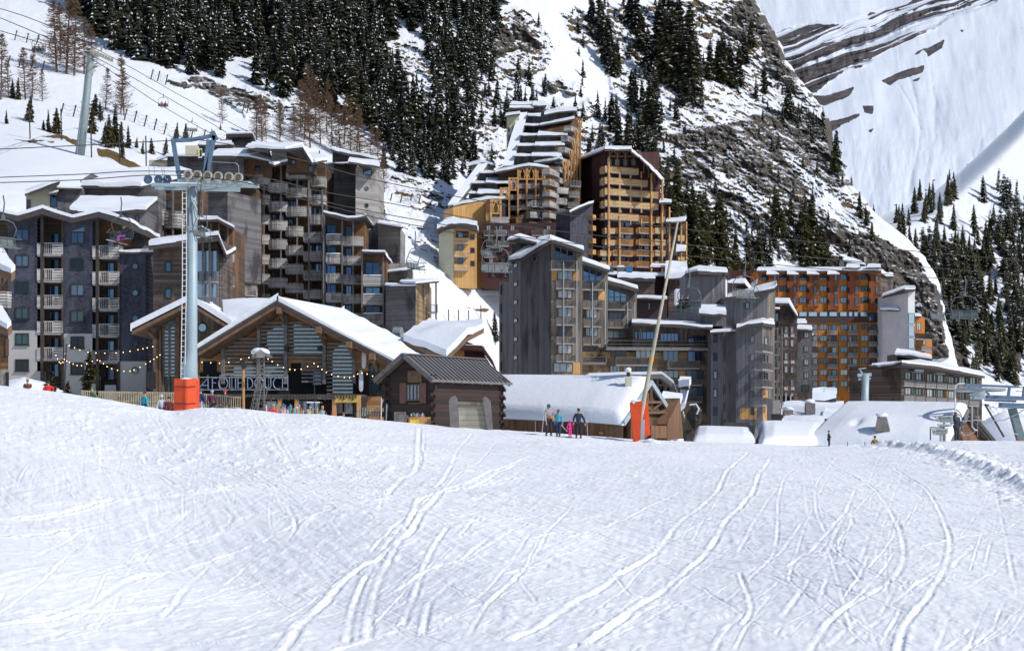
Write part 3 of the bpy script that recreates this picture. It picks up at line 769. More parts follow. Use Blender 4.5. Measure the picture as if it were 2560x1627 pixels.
row([(1945,590,110),(1940,560,100),(1955,600,80),(2015,640,140),(2025,600,120),(2030,660,150),(2000,590,90),(2050,670,120),(1975,560,80),(1935,620,60),(1980,640,70),(2010,670,110),(2060,690,110),(1910,600,40),(2180,600,50),(2150,545,70),(2090,430,110),(2165,560,50)], 'olive', 'spruces on the slope above the orange building', 'olive spruce')
row([(1240,260,70),(1380,310,70),(1430,330,60),(1260,320,80),(1300,310,60)], 'dark', 'spruces behind the stepped building', 'small spruce')
row([(1000,430,90),(1030,440,80),(980,400,70),(1055,420,100),(960,420,70),(1110,400,110),(1090,410,90),(1180,400,80)], 'dark', 'spruces in the gap between the grey block and stepped building', 'dark spruce')
row([(956,540,60)], 'olive', 'small spruces on snow banks', 'small bushy spruce')
row([(1236,852,78)], 'dark', 'small spruces on snow banks', 'lone spruce on the snow bank', wide=1.0)
row([(15,310,38),(70,300,55),(75,305,80),(45,250,60),(30,245,50),(120,330,60),(140,335,70),(108,325,30),(235,290,60),(250,300,50),(230,335,70),(260,360,60),(285,365,110),(300,370,70),(320,370,60),(270,370,90),(305,395,60),(440,350,48),(465,350,46),(380,385,45),(412,390,50),(355,385,40),(340,370,30),(528,335,18),(550,325,20),(435,390,40)], 'olive', 'young spruces on the left snow slope', 'young bushy spruce')
LG = 'bare larches on the left slope'
row([(140,180,150),(165,185,170),(185,190,160),(210,185,120),(230,190,110),(150,150,120),(62,250,110),(80,245,100),(105,255,70),(262,275,90),(300,285,100),(310,290,130),(555,310,72),(2,250,140),(20,245,80)], 'larch', LG, 'bare brown larch', name='larch_tree')
row([(640,350,90),(655,355,100),(665,350,80),(700,355,90),(735,370,90),(760,350,110),(775,370,120),(800,360,110),(830,380,120),(850,390,110),(875,400,110),(900,420,120),(920,440,110),(945,450,110),(790,330,120),(750,330,110),(860,360,100),(960,480,80),(700,340,70),(815,330,110),(890,390,110),(770,300,120)], 'larch', 'bare larches behind the grey balcony block', 'bare rusty larch', name='larch_tree')
# right slope: the nearer ones one by one, the rest as one far-off wood
RG = 'spruces on the right-hand slope'
def wr(x, y):
    return ('by the smooth snow shoulder' if y < 560 else 'beside the small rocks' if y < 720 else 'above the dark flat-roofed house') + (' at the right edge' if x > 2460 else ' behind the empty chairs')
def rowR(poly, n, h, seed, mind):
    r = random.Random(seed); pts = []; k = 0
    while len(pts) < n and k < n*80:
        k += 1; x = r.uniform(2230, 2600); y = r.uniform(440, 960)
        if inpoly(np.array([x]), np.array([y]), poly)[0] and all((x-a)**2+(y-b)**2 > mind**2 for a, b in pts): pts.append((x, y))
    for x, y in pts:
        b = onR(x, y); b.z -= .3; tree('far', b, h*r.uniform(.65, 1.15), 'snowy spruce '+wr(x, y), RG, wide=1.35)
rowR([(2440,470),(2500,470),(2600,520),(2600,640),(2540,660),(2470,600)], 20, 15, 5, 15)
rowR([(2300,640),(2420,700),(2460,800),(2420,860),(2330,820)], 20, 19, 6, 16)
rowR([(2500,640),(2600,650),(2600,900),(2540,860),(2500,760)], 12, 17, 7, 17)
mbn, mbs = MB(), MB()
r = random.Random(77)
def cheap(bs, h, mb=mbn, ms=mbs):
    """small distant conifer as tiers of sprays"""
    for i in range(9):
        t = i/9; rad = .25*h*(1-t)**.8; z = h*(.08+.92*t)
        for k in range(7):
            a = r.random()*6.283; l = rad*(.6+.5*r.random()); d = Vector((math.cos(a), math.sin(a), 0)); s = Vector((-d.y, d.x, 0))*rad*.38
            o = bs+Vector((0, 0, z)); tip = o+d*l+Vector((0, 0, -.12*h*(1-t*.6)))
            mb.add([o+Vector((0, 0, .1*h)), o*.4+tip*.6+s, tip, o*.4+tip*.6-s], [(0, 1, 2, 3)])
            if r.random() < .35: ms.add([o*.5+tip*.5+Vector((0, 0, .09*h*.3)), o*.3+tip*.7+s*.6+Vector((0, 0, .15)), tip+Vector((0, 0, .15))], [(0, 1, 2)])
def far_wood(poly, n, h):
    for _ in range(n*8):
        x = r.uniform(2200, 2620); y = r.uniform(380, 990)
        if n > 0 and inpoly(np.array([x]), np.array([y]), poly)[0]:
            cheap(onR(x, y)-Vector((0, 0, .3)), h*r.uniform(.6, 1.2)); n -= 1
far_wood([(2220,520),(2300,490),(2360,470),(2390,500),(2350,560),(2300,560),(2240,600)], 80, 12)
far_wood([(2240,600),(2300,590),(2340,760),(2300,800),(2260,720)], 50, 14)
far_wood([(2330,560),(2600,560),(2600,960),(2420,960),(2330,800)], 190, 13)
far_wood([(2380,400),(2400,440),(2370,460),(2368,420)], 6, 8)
mbn.build('distant_wood', M['needle'], kind='stuff', label='far-off spruce wood scattered over the right slope')
mbs.build('snow_on_distant_wood', M['treesnow'], kind='stuff', label='snow lying on the far-off wood')
# ------------------------------------------------------------------ building kit
VD = (1, .37)
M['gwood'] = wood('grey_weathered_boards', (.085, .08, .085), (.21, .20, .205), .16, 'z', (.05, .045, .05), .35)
M['gwoodlit'] = wood('sunlit_grey_boards', (.22, .20, .19), (.42, .40, .38), .20, 'z', (.10, .09, .09), .3)  # brighter copy of the grey boards: sunlight put into the colour
M['bwood'] = wood('dark_brown_boards', (.030, .020, .016), (.13, .075, .042), .20, 'z', (.20, .095, .035), .42)
M['owood'] = wood('orange_brown_boards', (.14, .065, .025), (.42, .20, .07), .20, 'z', (.03, .02, .016), .5)
M['rail'] = wood('bleached_railing_boards', (.30, .28, .27), (.66, .63, .61), .20, 'z', (.12, .10, .095), .3, gap=.8)
M['clad'] = wood('grey_vertical_cladding', (.070, .070, .082), (.150, .148, .165), .55, VD, (.045, .04, .045), .42)
M['clad2'] = wood('pale_grey_vertical_cladding', (.11, .11, .125), (.20, .20, .22), .5, VD, (.07, .065, .07), .3)
M['vwood'] = wood('brown_vertical_boards', (.17, .085, .045), (.30, .165, .09), .22, VD, (.10, .05, .03), .35)
M['tanv'] = wood('old_tan_vertical_boards', (.11, .095, .08), (.28, .235, .18), .2, VD, (.07, .06, .055), .45)
M['tanh'] = wood('tan_horizontal_boards', (.20, .13, .07), (.46, .31, .16), .22, 'z', (.07, .05, .035), .45)
M['gold'] = wood('golden_vertical_boards', (.50, .27, .085), (.66, .38, .14), .5, VD, (.38, .20, .07), .3)
M['goldh'] = wood('yellow_railing_boards', (.52, .33, .15), (.74, .52, .28), .22, 'z', (.38, .24, .11), .25, gap=.7)
M['timber'] = plain('orange_timber', (.52, .27, .10), .7, var=.3, nscale=.6)
M['maroon'] = wood('maroon_cladding', (.045, .012, .012), (.075, .022, .02), .5, VD, (.03, .01, .01), .3)
M['dkpost'] = plain('dark_timber', (.055, .045, .04), .8, var=.35)
M['beam'] = plain('brown_beam', (.17, .10, .06), .8, var=.35, nscale=2)
M['gpost'] = plain('grey_timber_post', (.17, .155, .15), .8, var=.3)
M['fascia'] = plain('roof_edge', (.06, .05, .048), .8, var=.3)
M['plaster'] = plain('off_white_plaster', (.42, .40, .385), .85, var=.07, nscale=.5)
M['cream'] = plain('cream_plaster', (.52, .49, .36), .85, var=.06, nscale=.5)
M['conc'] = plain('pale_concrete', (.55, .55, .56), .85, var=.10, nscale=.4)
M['orange'] = wood('orange_cladding', (.42, .135, .014), (.49, .165, .02), 1.1, VD, (.38, .12, .012), .3, gap=.15)
M['rust'] = wood('rust_brown_cladding', (.20, .05, .012), (.26, .07, .018), .6, VD, (.16, .04, .012), .3, gap=.2)
M['dbrown'] = plain('dark_band', (.045, .022, .022), .7)
M['shing'] = shingle('dark_wood_shingles', (.028, .030, .050), (.060, .062, .090), (1, 0))
M['shing2'] = shingle('grey_wood_shingles', (.07, .07, .08), (.13, .125, .14), (1, .3))
M['bshing'] = wood('rough_brown_cladding', (.045, .032, .028), (.20, .14, .11), .22, 'z', (.03, .022, .02), .4)
M['void'] = plain('shaded_interior', (.010, .009, .009), .9)  # near-black colour stands in for the shade inside openings
M['slab'] = plain('balcony_slab', (.33, .32, .31), .85, var=.15)
M['frame'] = plain('dark_window_frame', (.022, .02, .02), .5)
M['wframe'] = plain('brown_window_frame', (.13, .07, .045), .6)
M['gl'] = glassmat('window_glass', [(.15, .23, .33), (.09, .15, .24), (.04, .055, .075), (.20, .27, .35), (.11, .18, .28), (.03, .04, .05)])  # blue tints stand in for the sky reflected in the panes
M['glc'] = glassmat('curtained_window_glass', [(.42, .48, .52), (.20, .30, .40), (.55, .58, .60), (.10, .13, .17), (.35, .42, .48), (.07, .08, .10)], .25, .35)
M['glb'] = glassmat('sky_tinted_window_glass', [(.10, .19, .36), (.06, .11, .22), (.15, .26, .42), (.04, .07, .12)])  # stronger blue base: reflected sky put into the tint
M['glk'] = glassmat('green_curtained_glass', [(.04, .09, .09), (.06, .13, .13), (.02, .025, .03)], .2, .3)
M['lodge'] = wood('honey_brown_logs', (.26, .125, .05), (.52, .28, .12), .3, 'z', (.14, .07, .035), .3)
M['gld'] = glassmat('dark_window_glass', [(.03,.035,.045), (.02,.02,.025)], .25, .2)
M['skyglass'] = plain('pale_sky_glass', (.36, .46, .58), .12, .6, .05)  # sky reflection painted into the pale blue base colour
M['steel'] = plain('galvanised_steel', (.36, .40, .43), .45, .35, .12)
M['bluesteel'] = plain('grey_blue_painted_steel', (.34, .43, .47), .5, .1, .10, .5)
M['dksteel'] = plain('dark_blue_grey_steel', (.12, .19, .27), .5, .2, .15)
M['black'] = plain('black_rubber', (.018, .018, .02), .6)
M['mroof'] = plain('grey_sheet_roof', (.19, .185, .19), .5, .3, .08, .8)
M['stone'] = plain('grey_stone', (.30, .28, .26), .9, var=.3)
M['red'] = plain('red_orange_padding', (.72, .075, .014), .55, var=.12, nscale=1.2)
M['white'] = plain('white_paint', (.72, .72, .72), .5, var=.04)
M['yellow'] = plain('yellow_paint', (.75, .55, .05), .5, var=.05)

class F:
    """a vertical facade plane through two photo columns at given distances; pixel boxes land on it"""
    def __init__(s, root, ax, aY, bx, bY):
        s.root = root; s.ax, s.aY, s.bx, s.bY = ax, aY, bx, bY
        s.a = P(ax, HY, aY); b = P(bx, HY, bY); s.u = (b-s.a).normalized(); s.n = Vector((s.u.y, -s.u.x, 0)); s.id = (id(root), ax, aY, bx, bY); s.d = 0
    def off(s, d):
        g = F(s.root, s.ax, s.aY, s.bx, s.bY); g.a = s.a+s.n*d; g.u = s.u; g.n = s.n; g.id = s.id; g.d = s.d+d; return g
    def Y(s, px):
        k = (px-HX)/FP; # a.x+u.x t = k (a.y+u.y t)
        t = (k*s.a.y-s.a.x)/(s.u.x-k*s.u.y); return t, s.a.y+s.u.y*t
    def pt(s, px, py, o=0):
        t, y = s.Y(px); v = s.a+s.u*t; return Vector((v.x, v.y, (HY-py)/FP*y))+s.n*o
    def sz(s, px, py):
        t, y = s.Y(px); return t, (HY-py)/FP*y
    def wall(s, pts, mat, back=8, front=0, name='wall', vec=None):
        mb = MB(); mb.prism([s.pt(x, y, front) for x, y in pts], vec if vec is not None else -s.n*back); return mb.build(name, mat, s.root)
    def rect(s, x0, y0, x1, y1, mat, back=8, front=0, name='wall'):
        t0, _ = s.sz(x0, y0); t1, _ = s.sz(x1, y1); _, z1 = s.sz((x0+x1)/2, y0); _, z0 = s.sz((x0+x1)/2, y1)
        mb = MB(); A = s.a+s.u*((t0+t1)/2)+s.n*(front-back)/2+Vector((0, 0, (z0+z1)/2)); 
        mb.box(A+s.n*0, s.u*(t1-t0)/2, s.n*(back+front)/2, Vector((0, 0, (z1-z0)/2))); return mb.build(name, mat, s.root)
    def frame(s, x0, y0, x1, y1):
        t0, _ = s.sz(x0, y0); t1, _ = s.sz(x1, y1); _, z1 = s.sz((x0+x1)/2, y0); _, z0 = s.sz((x0+x1)/2, y1)
        return s.a+s.u*((t0+t1)/2)+Vector((0, 0, (z0+z1)/2)), t1-t0, z1-z0
MC = {}
def snap(v): return max(.1, round(v*5)/5)
def place(f, key, c, builder, names, mats, parent=None):
    """build the meshes of a repeat once, then link copies that share them"""
    if key not in MC: MC[key] = [mb.mesh(n_, m_) for mb, n_, m_ in zip(builder(), names, mats)]
    root = f.root; o = None
    for i, (me, n_) in enumerate(zip(MC[key], names)):
        ob = bpy.data.objects.new(n_, me)
        if i == 0: link(ob, root); ob.location = c-root.location; o = ob
        else: link(ob, o)
    return o
def win(f, x0, y0, x1, y1, panes=2, glass='gl', fr='frame', sill=False, ft=.09, trans=0):
    c, w_, h_ = f.frame(x0, y0, x1, y1); w_, h_ = snap(w_), snap(h_)
    def bld():
        a, g = MB(), MB(); u, n, z = f.u, f.n, Vector((0, 0, 1))
        for sx in (-1, 1): a.box(u*sx*(w_/2-ft/2)+n*.03, u*ft/2, n*.07, z*h_/2)
        for sz_ in (-1, 1): a.box(z*sz_*(h_/2-ft/2)+n*.028, u*(w_/2-ft-.002), n*.068, z*ft/2)
        for i in range(1, panes): a.box(u*(-w_/2+w_*i/panes)+n*.026, u*ft*.4, n*.06, z*(h_/2-ft-.002))
        if trans: a.box(z*(h_/2-h_*trans)+n*.022, u*(w_/2-ft-.004), n*.05, z*ft*.4)
        if sill: a.box(-z*(h_/2+.06)+n*.1, u*(w_/2+.08), n*.12, z*.04)
        g.box(n*.012, u*(w_/2-.02), n*.018, z*(h_/2-.02)); return a, g
    return place(f, ('w', f.id, w_, h_, panes, glass, fr, sill, trans), c, bld, ('window', 'pane'), (M[fr], M[glass]))
def bal(f, x0, y0, x1, y1, style='boards', d=1.5, mat='rail', post='gpost', bulge=0, snow=False, slabt=.16):
    """pixel box = railing front as seen; f is the wall plane the balcony hangs on"""
    g = f.off(d); c, w_, h_ = g.frame(x0, y0, x1, y1); w_, h_ = snap(w_), round(h_*10)/10
    def bld():
        u, n, z = f.u, f.n, Vector((0, 0, 1)); sl, rl = MB(), MB()
        K = 8 if bulge else 1
        def pf(t, o=0): return u*(-w_/2+w_*t)+n*(bulge*math.sin(math.pi*(t*.85+.07))-bulge*.25+o if bulge else o)
        edge = [pf(i/K) for i in range(K+1)]
        low = [e+z*(-h_/2) for e in edge]; bk = [u*w_/2-n*d+z*(-h_/2), -u*w_/2-n*d+z*(-h_/2)]
        sl.prism(low+bk, z*-slabt)
        chain = [(-u*w_/2-n*d)]+edge+[u*w_/2-n*d]
        for i in range(len(chain)-1):
            a, b = chain[i], chain[i+1]
            if style in ('boards', 'mix'):
                nb = 4
                for j in range(nb):
                    zz = -h_/2+h_*(j+.5)/nb*.92; rl.beam(a+z*zz, b+z*zz, .05, h_/nb*.72)
                rl.beam(a+z*(h_/2), b+z*(h_/2), .09, .06)
            elif style == 'solid': rl.beam(a+z*(-.02), b+z*(-.02), .06, h_*.9); rl.beam(a+z*(h_/2), b+z*(h_/2), .1, .05)
            elif style == 'bars':
                rl.beam(a+z*(h_/2), b+z*(h_/2), .08, .07); rl.beam(a-z*(h_/2-.08), b-z*(h_/2-.08), .06, .06)
                l_ = (b-a).length; k = max(2, int(l_/.17))
                for q in range(k+1): p = a.lerp(b, q/k); rl.beam(p-z*h_/2, p+z*h_/2, .045, .09, up=n)
            elif style == 'rails':
                for q in (-.3, .05, .5): rl.beam(a+z*h_*q, b+z*h_*q, .06, .05)
                rl.beam(a-z*h_*.42, b-z*h_*.42, .05, .3)
        for i in (range(1, len(chain)-1, 2 if bulge else 1)): rl.beam(chain[i]-z*h_/2, chain[i]+z*(h_/2+.02), .10, .10, up=n)
        sn = MB()
        if snow: sn.prism([e+z*(h_/2+.04)+n*.05 for e in edge]+[e+z*(h_/2+.04)-n*.12 for e in reversed(edge)], z*.12)
        return sl, rl, sn
    k = ('b', f.id, w_, h_, style, d, mat, bulge, snow)
    return place(f, k, c, bld, ('balcony', 'railing') + (('snow',) if snow else ()), (M['slab'], M[mat], M['roofsnow'])[:3 if snow else 2])
def porthole(f, px, py, r, glass='gl'):
    c = f.pt(px, py)
    def bld():
        a, g = MB(), MB(); a.disc(f.n*.04, f.n, r, .12, 20, r*.76); g.disc(f.n*.015, f.n, r*.8, .03, 18); return a, g
    return place(f, ('p', f.id, round(r, 2)), c, bld, ('window', 'pane'), (M['frame'], M[glass]))
def roughen(o, th):
    """settle a snow layer: uneven thickness and a wandering edge"""
    import bmesh
    bm_ = bmesh.new(); bm_.from_mesh(o.data); bmesh.ops.triangulate(bm_, faces=bm_.faces[:])
    for _ in range(3):
        lg = [e for e in bm_.edges if e.calc_length() > 1.6]
        if not lg or len(bm_.verts) > 1500: break
        bmesh.ops.subdivide_edges(bm_, edges=lg, cuts=1); bmesh.ops.triangulate(bm_, faces=[f_ for f_ in bm_.faces if len(f_.verts) > 3])
    co = np.array([v.co[:] for v in bm_.verts]); w_ = co+np.array(root_of(o).location)[None]
    n1 = fbm(w_[:, 0]*.35, w_[:, 1]*.35, w_[:, 2]*.2+.5, o=2, seed=7); n2 = fbm(w_[:, 0]*1.1+9, w_[:, 1]*1.1, w_[:, 2]*.6+.5, o=2, seed=8)
    for v, a_, b_ in zip(bm_.verts, n1, n2): v.co.z += th*.55*a_+th*.25*b_; v.co.y += .16*b_; v.co.x += .12*a_
    for e in bm_.edges: e.smooth = e.calc_face_angle(3) < .7
    for f_ in bm_.faces: f_.smooth = True
    bm_.to_mesh(o.data); bm_.free()
def slab(root, pts, th=.35, snow=.35, mat='fascia', inset=0.06, name='roof', bev=.12):
    """roof plate through 3D points (photo column, row, distance) with its snow"""
    q = [P(*p) for p in pts]; mb = MB(); mb.prism(q, (0, 0, -th)); o = mb.build(name, M[mat], root)
    if snow:
        c = sum(q, Vector())/len(q); q2 = [p+(p-c)*-.004+Vector((0, 0, .004)) for p in q]
        sb = MB(); sb.prism(q2, (0, 0, snow)); s = sb.build('snow', M['roofsnow'], o); roughen(s, snow)
    return o
def strip(root, pl, Y0, Y1, th=.35, snow=.35, mat='fascia'):
    """folded roof: photo polyline on the front edge at Y0, running level to Y1"""
    fr = [P(x, y, Y0) for x, y in pl]; d = Vector((0, Y1-Y0, 0)); mb = MB(); sb = MB()
    n = len(fr); up = Vector((0, 0, 1))
    mb.prism(fr+[p-up*th for p in reversed(fr)], d); o = mb.build('roof', M[mat], root)
    if snow:
        f2 = [p+up*.004 for p in fr]
        top = [p+up*snow for p in f2]; c = 0.12
        sb.prism(f2+list(reversed(top)), d); roughen(sb.build('snow', M['roofsnow'], o), snow)
    return o
def tower(root, chain, tops, bot, mats, back=10, name='wall'):
    """faces between successive (column, distance) corners, each running down to row `bot`; closed behind"""
    mats = mats if isinstance(mats, list) else [mats]*(len(chain)-1)
    pts = [P(x, HY, y) for x, y in chain]; zt = [(HY-t)/FP*y for (x, y), t in zip(chain, tops)]
    zb = min((HY-bot)/FP*y for x, y in chain)
    bp = [pts[-1]+Vector((0, back, 0)), pts[0]+Vector((0, back, 0))]
    ring = pts+bp; zr = zt+[zt[-1], zt[0]]; fs = []
    for i, m in enumerate(mats):
        mb = MB(); a, b = ring[i], ring[i+1]
        mb.add([a+Vector((0, 0, zb)), b+Vector((0, 0, zb)), b+Vector((0, 0, zr[i+1])), a+Vector((0, 0, zr[i]))], [(0, 1, 2, 3)])
        if i == len(mats)-1:
            k = len(ring); v = [p+Vector((0, 0, zb)) for p in ring]+[p+Vector((0, 0, z)) for p, z in zip(ring, zr)]
            fs = [(j, (j+1) % k, (j+1) % k+k, j+k) for j in range(len(mats), k)]+[tuple(range(k, 2*k))]
            mb.add(v, fs)
        mb.build(name, M[m] if isinstance(m, str) else m, root)
def R0(name, label, px, Y, cat='building', group=None):
    return thing(name, label, cat, P(px, HY, Y), group)
def posts(root, f, xs, y0, y1, w_=.16, mat='gpost', name='post', o=0):
    for x in xs:
        mb = MB(); mb.beam(f.pt(x, y0, o), f.pt(x, y1, o), w_, w_, up=f.n); mb.build(name, M[mat], root)
# ================================================================== left shingled block
r = R0('apartment_building', 'dark shingled apartment block with zigzag snowy roof and pale plaster base', 190, 165)
f = F(r, 0, 165, 400, 165); fb = f.off(-1.9)
fb.wall([(-60,520),(44,548),(105,532),(180,552),(246,538),(298,556),(298,1062),(-60,1062)], M['bwood'], 9)
for pts in ([(20,548),(44,553),(93,540),(93,1062),(20,1062)], [(158,548),(180,557),(231,545),(231,1062),(158,1062)]): f.wall(pts, M['shing'], 1.86)
tower(r, [(298,165),(365,165),(383,168.5)], [629,629,629], 1062, ['shing', 'shing'])
f.rect(298, 903, 365, 985, M['plaster'], .5, .008, 'plinth'); f.rect(20, 826, 93, 985, M['plaster'], .5, .008, 'plinth'); f.rect(158, 834, 231, 990, M['plaster'], .5, .008, 'plinth')
strip(r, [(-60,514),(44,539),(105,522),(180,544),(246,529),(326,557)], 163.4, 177, .55, .34)
slab(r, [(296,630,164.4),(384,630,164.4),(386,628,172),(300,628,172)], .2, .2)
for i in range(6):
    gk = 'glk' if i > 2 else 'gl'
    win(f, 38, 573+65*i, 73, 602+65*i, 2, gk, sill=i > 2); win(f, 176, 580+65.3*i, 211, 609+65.3*i, 2, gk, sill=i > 2)
    yd = 583+65*i
    win(fb, 124, yd, 148, yd+34, 2, 'glb'); win(fb, 262, yd+8, 287, yd+42, 2, 'glb')
    y = 607+65.4*i
    if i < 5:
        bal(f.off(-1.8), 108, y, 131, y+30, 'bars', 1.9); bal(f.off(-1.8), 133, y, 155, y+30, 'boards', 1.9)
        bal(f.off(-1.8), 249, y+7, 272, y+36, 'bars', 1.9); bal(f.off(-1.8), 274, y+7, 296, y+36, 'boards', 1.9)
        bal(f.off(-1.8), 93.5, y+1, 104, y+30, 'solid', 1.9); bal(f.off(-1.8), 232, y+8, 242, y+37, 'solid', 1.9)
for pts in ([(39,572),(73,572),(73,560)], [(177,579),(211,579),(211,567)]):
    f.wall(pts, M['gl'], .02, .04, 'window')
posts(r, f, (106, 244), 530, 985, .32, 'dkpost'); posts(r, f, (157, 297.5), 545, 985, .22, 'dkpost')
for y in (666, 732, 796, 860, 926): porthole(f, 338, y, .36)
f.rect(93.5, 928, 105, 1062, M['plaster'], 1.5, .02, 'plinth'); f.rect(231.5, 935, 243, 1062, M['plaster'], 1.5, .02, 'plinth')
f.rect(262, 962, 290, 1062, M['plaster'], 1.5, .02, 'plinth')
# upper storeys behind
g = F(r, 0, 181, 400, 181)
g.wall([(65,487),(143,464),(143,560),(65,560)], M['cream'], 8); g.rect(143, 468, 163, 560, M['shing2'], 8, .05)
g.rect(163, 470, 204, 560, M['gwood'], 8)
win(g, 126, 489, 143, 518, 1, 'gl'); win(g, 67, 500, 77, 530, 1, 'gl', 'wframe')
slab(r, [(62,484,179.5),(147,456,179.5),(150,452,188),(66,480,188)], .3, .35); slab(r, [(122,486,180),(145,480,180),(146,477,183),(124,482,183)], .15, .2)
slab(r, [(140,470,180.2),(205,472,180.2),(205,470,190),(142,468,190)], .15, .12)
g = F(r, 0, 183, 600, 183); g.rect(203, 466, 396, 640, M['gwood'], 10)
slab(r, [(201,467,182),(352,467,182),(485,438,197),(450,424,200),(232,433,194)], .2, .5)
g.wall([(200,452),(225,436),(232,434),(206,466)], M['gwood'], 8)
g = F(r, 0, 173, 600, 173); g.rect(176, 526, 362, 760, M['gwood'], 6)
slab(r, [(173,526,172),(364,526,172),(394,500,179),(200,499,179)], .25, .4); win(g, 338, 538, 348, 558, 1, 'gl')
gb = F(r, 0, 187, 600, 187); gb.rect(362, 470, 500, 700, M['bwood'], 5)
for b_ in ((399,525,410,560), (411,530,453,566), (362,576,376,606), (377,577,409,606), (410,590,452,615)): bal(gb, *b_, 'boards', 1.8, bulge=.5)
win(gb, 408, 500, 432, 520, 2, 'gl'); posts(r, gb, (393, 441, 397), 470, 640, .2, 'gpost', o=1.9); win(gb, 400, 470, 425, 480, 2, 'gl')

# ================================================================== brown timber wing behind the big pylon
r = R0('timber_building', 'brown boarded wing with tall glass corner behind the big lift pylon', 470, 158)
f = F(r, 380, 158, 560, 158)
f.wall([(383,606),(542,592),(542,1062),(383,1062)], M['bshing'], 9)
slab(r, [(372,612,155.2),(545,590,155.2),(548,588,166),(376,609,166)], .5, .42)
slab(r, [(545,590,155.2),(566,636,155.2),(566,636,166),(548,588,166)], .4, .25); slab(r, [(566,637,155.2),(589,625,157),(586,622,166),(566,636,166)], .3, .3)
for y in (654, 720, 786): win(f, 414, y, 428, y+27, 1, 'glb')
fb = F(r, 541, 157.6, 562, 163); fb.rect(541, 634, 561, 800, M['skyglass'], 2)
for x in (541, 548, 555, 561): posts(r, fb, (x,), 634, 800, .14, 'gpost', o=.1)
for y in (660, 690, 720): 
    mb = MB(); mb.beam(fb.pt(541, y, .1), fb.pt(561, y, .1), .1); mb.build('transom', M['gpost'], r)
for y in (640, 705): bal(f, 490, y+40, 541, y+62, 'bars', 1.2, 'gpost')
for y in (655, 720): win(f, 493, y-15, 504, y+35, 1, 'glb')
posts(r, f, (513, 530), 598, 980, .2, 'gpost', o=1.2)
g = F(r, 480, 177, 600, 177); g.wall([(490,548),(543,548),(582,570),(582,990),(490,990)], M['bwood'], 8)
slab(r, [(486,549,174),(544,549,174),(545,547,184),(488,547,184)], .25, .3); slab(r, [(544,549,174),(585,571,174),(585,569,184),(545,547,184)], .25, .22)
posts(r, g, (508, 530, 550, 572), 560, 720, .2, 'gpost', o=.6); bal(g, 545, 690, 582, 712, 'bars', 1.2, 'gpost'); win(g, 555, 650, 570, 690, 2, 'gl')
bal(g, 548, 632, 582, 650, 'boards', 1.2); win(g, 556, 720, 574, 745, 2, 'gl')

# ================================================================== tall balcony block
r = R0('apartment_building', 'tall stepped timber block stacked with curved bleached balconies', 700, 226)
f = F(r, 500, 227, 830, 227)
f.wall([(560,420),(617,395),(672,392),(718,376),(756,364),(783,403),(813,408),(813,1062),(490,1062),(490,470)], M['bwood'], 10)
for x0, x1, y0, y1 in ((714,760,560,800), (630,672,640,800), (759,776,420,800)): f.rect(x0, y0, x1, y1, M['owood'], .3, .05)
g = F(r, 400, 232, 560, 232); g.rect(418, 388, 535, 440, M['gwood'], 6); slab(r, [(414,390,230),(534,390,230),(534,387,240),(416,387,240)], .2, .2)
g.rect(372, 400, 418, 440, M['cream'], 6); slab(r, [(388,402,230),(417,393,230),(417,390,236),(392,398,236)], .15, .2)
g = F(r, 500, 223, 640, 223); g.rect(531, 392, 609, 470, M['gwood'], 7)
g.wall([(609,396),(672,385),(676,400),(676,440),(609,440)], M['bwood'], .3, -1.6); win(g.off(-1.6), 636, 415, 652, 428, 1, 'gl')
slab(r, [(528,391,221),(623,392,221),(674,377,226),(546,377,229)], .35, .40); slab(r, [(623,392,221),(684,405,222),(674,377,226.5)], .3, .2)
f2 = F(r, 700, 222, 790, 222); f2.wall([(716,376),(756,366),(782,404),(782,430),(716,430)], M['bwood'], 5); f2.rect(679, 375, 716, 400, M['gwoodlit'], 5)
win(f2, 728, 400, 740, 412, 1, 'gl'); win(f2, 771, 415, 783, 432, 2, 'glb')
slab(r, [(615,371,220),(715,373,219),(759,362,224),(630,362,229)], .35, .40); slab(r, [(715,373,219),(759,362,224),(786,406,221),(780,408,219),(756,368,219)], .3, .15)
slab(r, [(672,409,221),(685,413,219),(720,401,221),(680,396,226)], .25, .35); slab(r, [(776,405,221),(788,407,220),(818,400,222),(808,386,228),(771,386,228)], .25, .4)
g = F(r, 560, 247, 640, 247); tower(r, [(568,247),(632,245),(642,252)], [338,338,362], 400, ['gwood', 'gwood']); slab(r, [(565,336,245),(632,334,244),(646,368,250),(640,366,258),(630,331,254),(566,332,254)], .5, .2)
g = F(r, 480, 240, 600, 240); g.rect(497, 362, 583, 400, M['gwood'], 6); slab(r, [(494,362,238),(584,364,238),(578,356,246),(530,352,247),(500,358,246)], .25, .3)
g = F(r, 490, 206, 575, 204); g.rect(493, 480, 569, 700, M['gwood'], 8); slab(r, [(490,481,203),(571,476,203),(574,472,212),(492,476,212)], .25, .25); win(g, 509, 503, 516, 512, 1, 'gl')
slab(r, [(592,461,216),(625,459,216),(642,472,216),(642,468,225),(624,455,225),(594,457,225)], .3, .25)
f3 = F(r, 560, 219, 640, 219); f3.rect(571, 470, 640, 1062, M['bwood'], 7)
CW = f.off(0)
def col(ff, x0, x1, ys_, h=25, st='boards', bg=.75, d=1.9, glass='gl'):
    for i, y in enumerate(ys_):
        bal(ff, x0, y, x1, y+h-3, st, d, bulge=bg); w_ = (x1-x0)
        win(ff, x0+w_*.18, y-24, x0+w_*.40, y+6, 1, glass); 
        if (i+int(x0)) % 3: win(ff, x0+w_*.55, y-24, x0+w_*.82, y+6, 2, glass)
col(f3, 583, 638, (517,569,619,668,716,765)); col(f, 625, 673, (438,488,537,587,637,686,735,784)); col(f, 672, 718, (457,505,552,599,647,695,743))
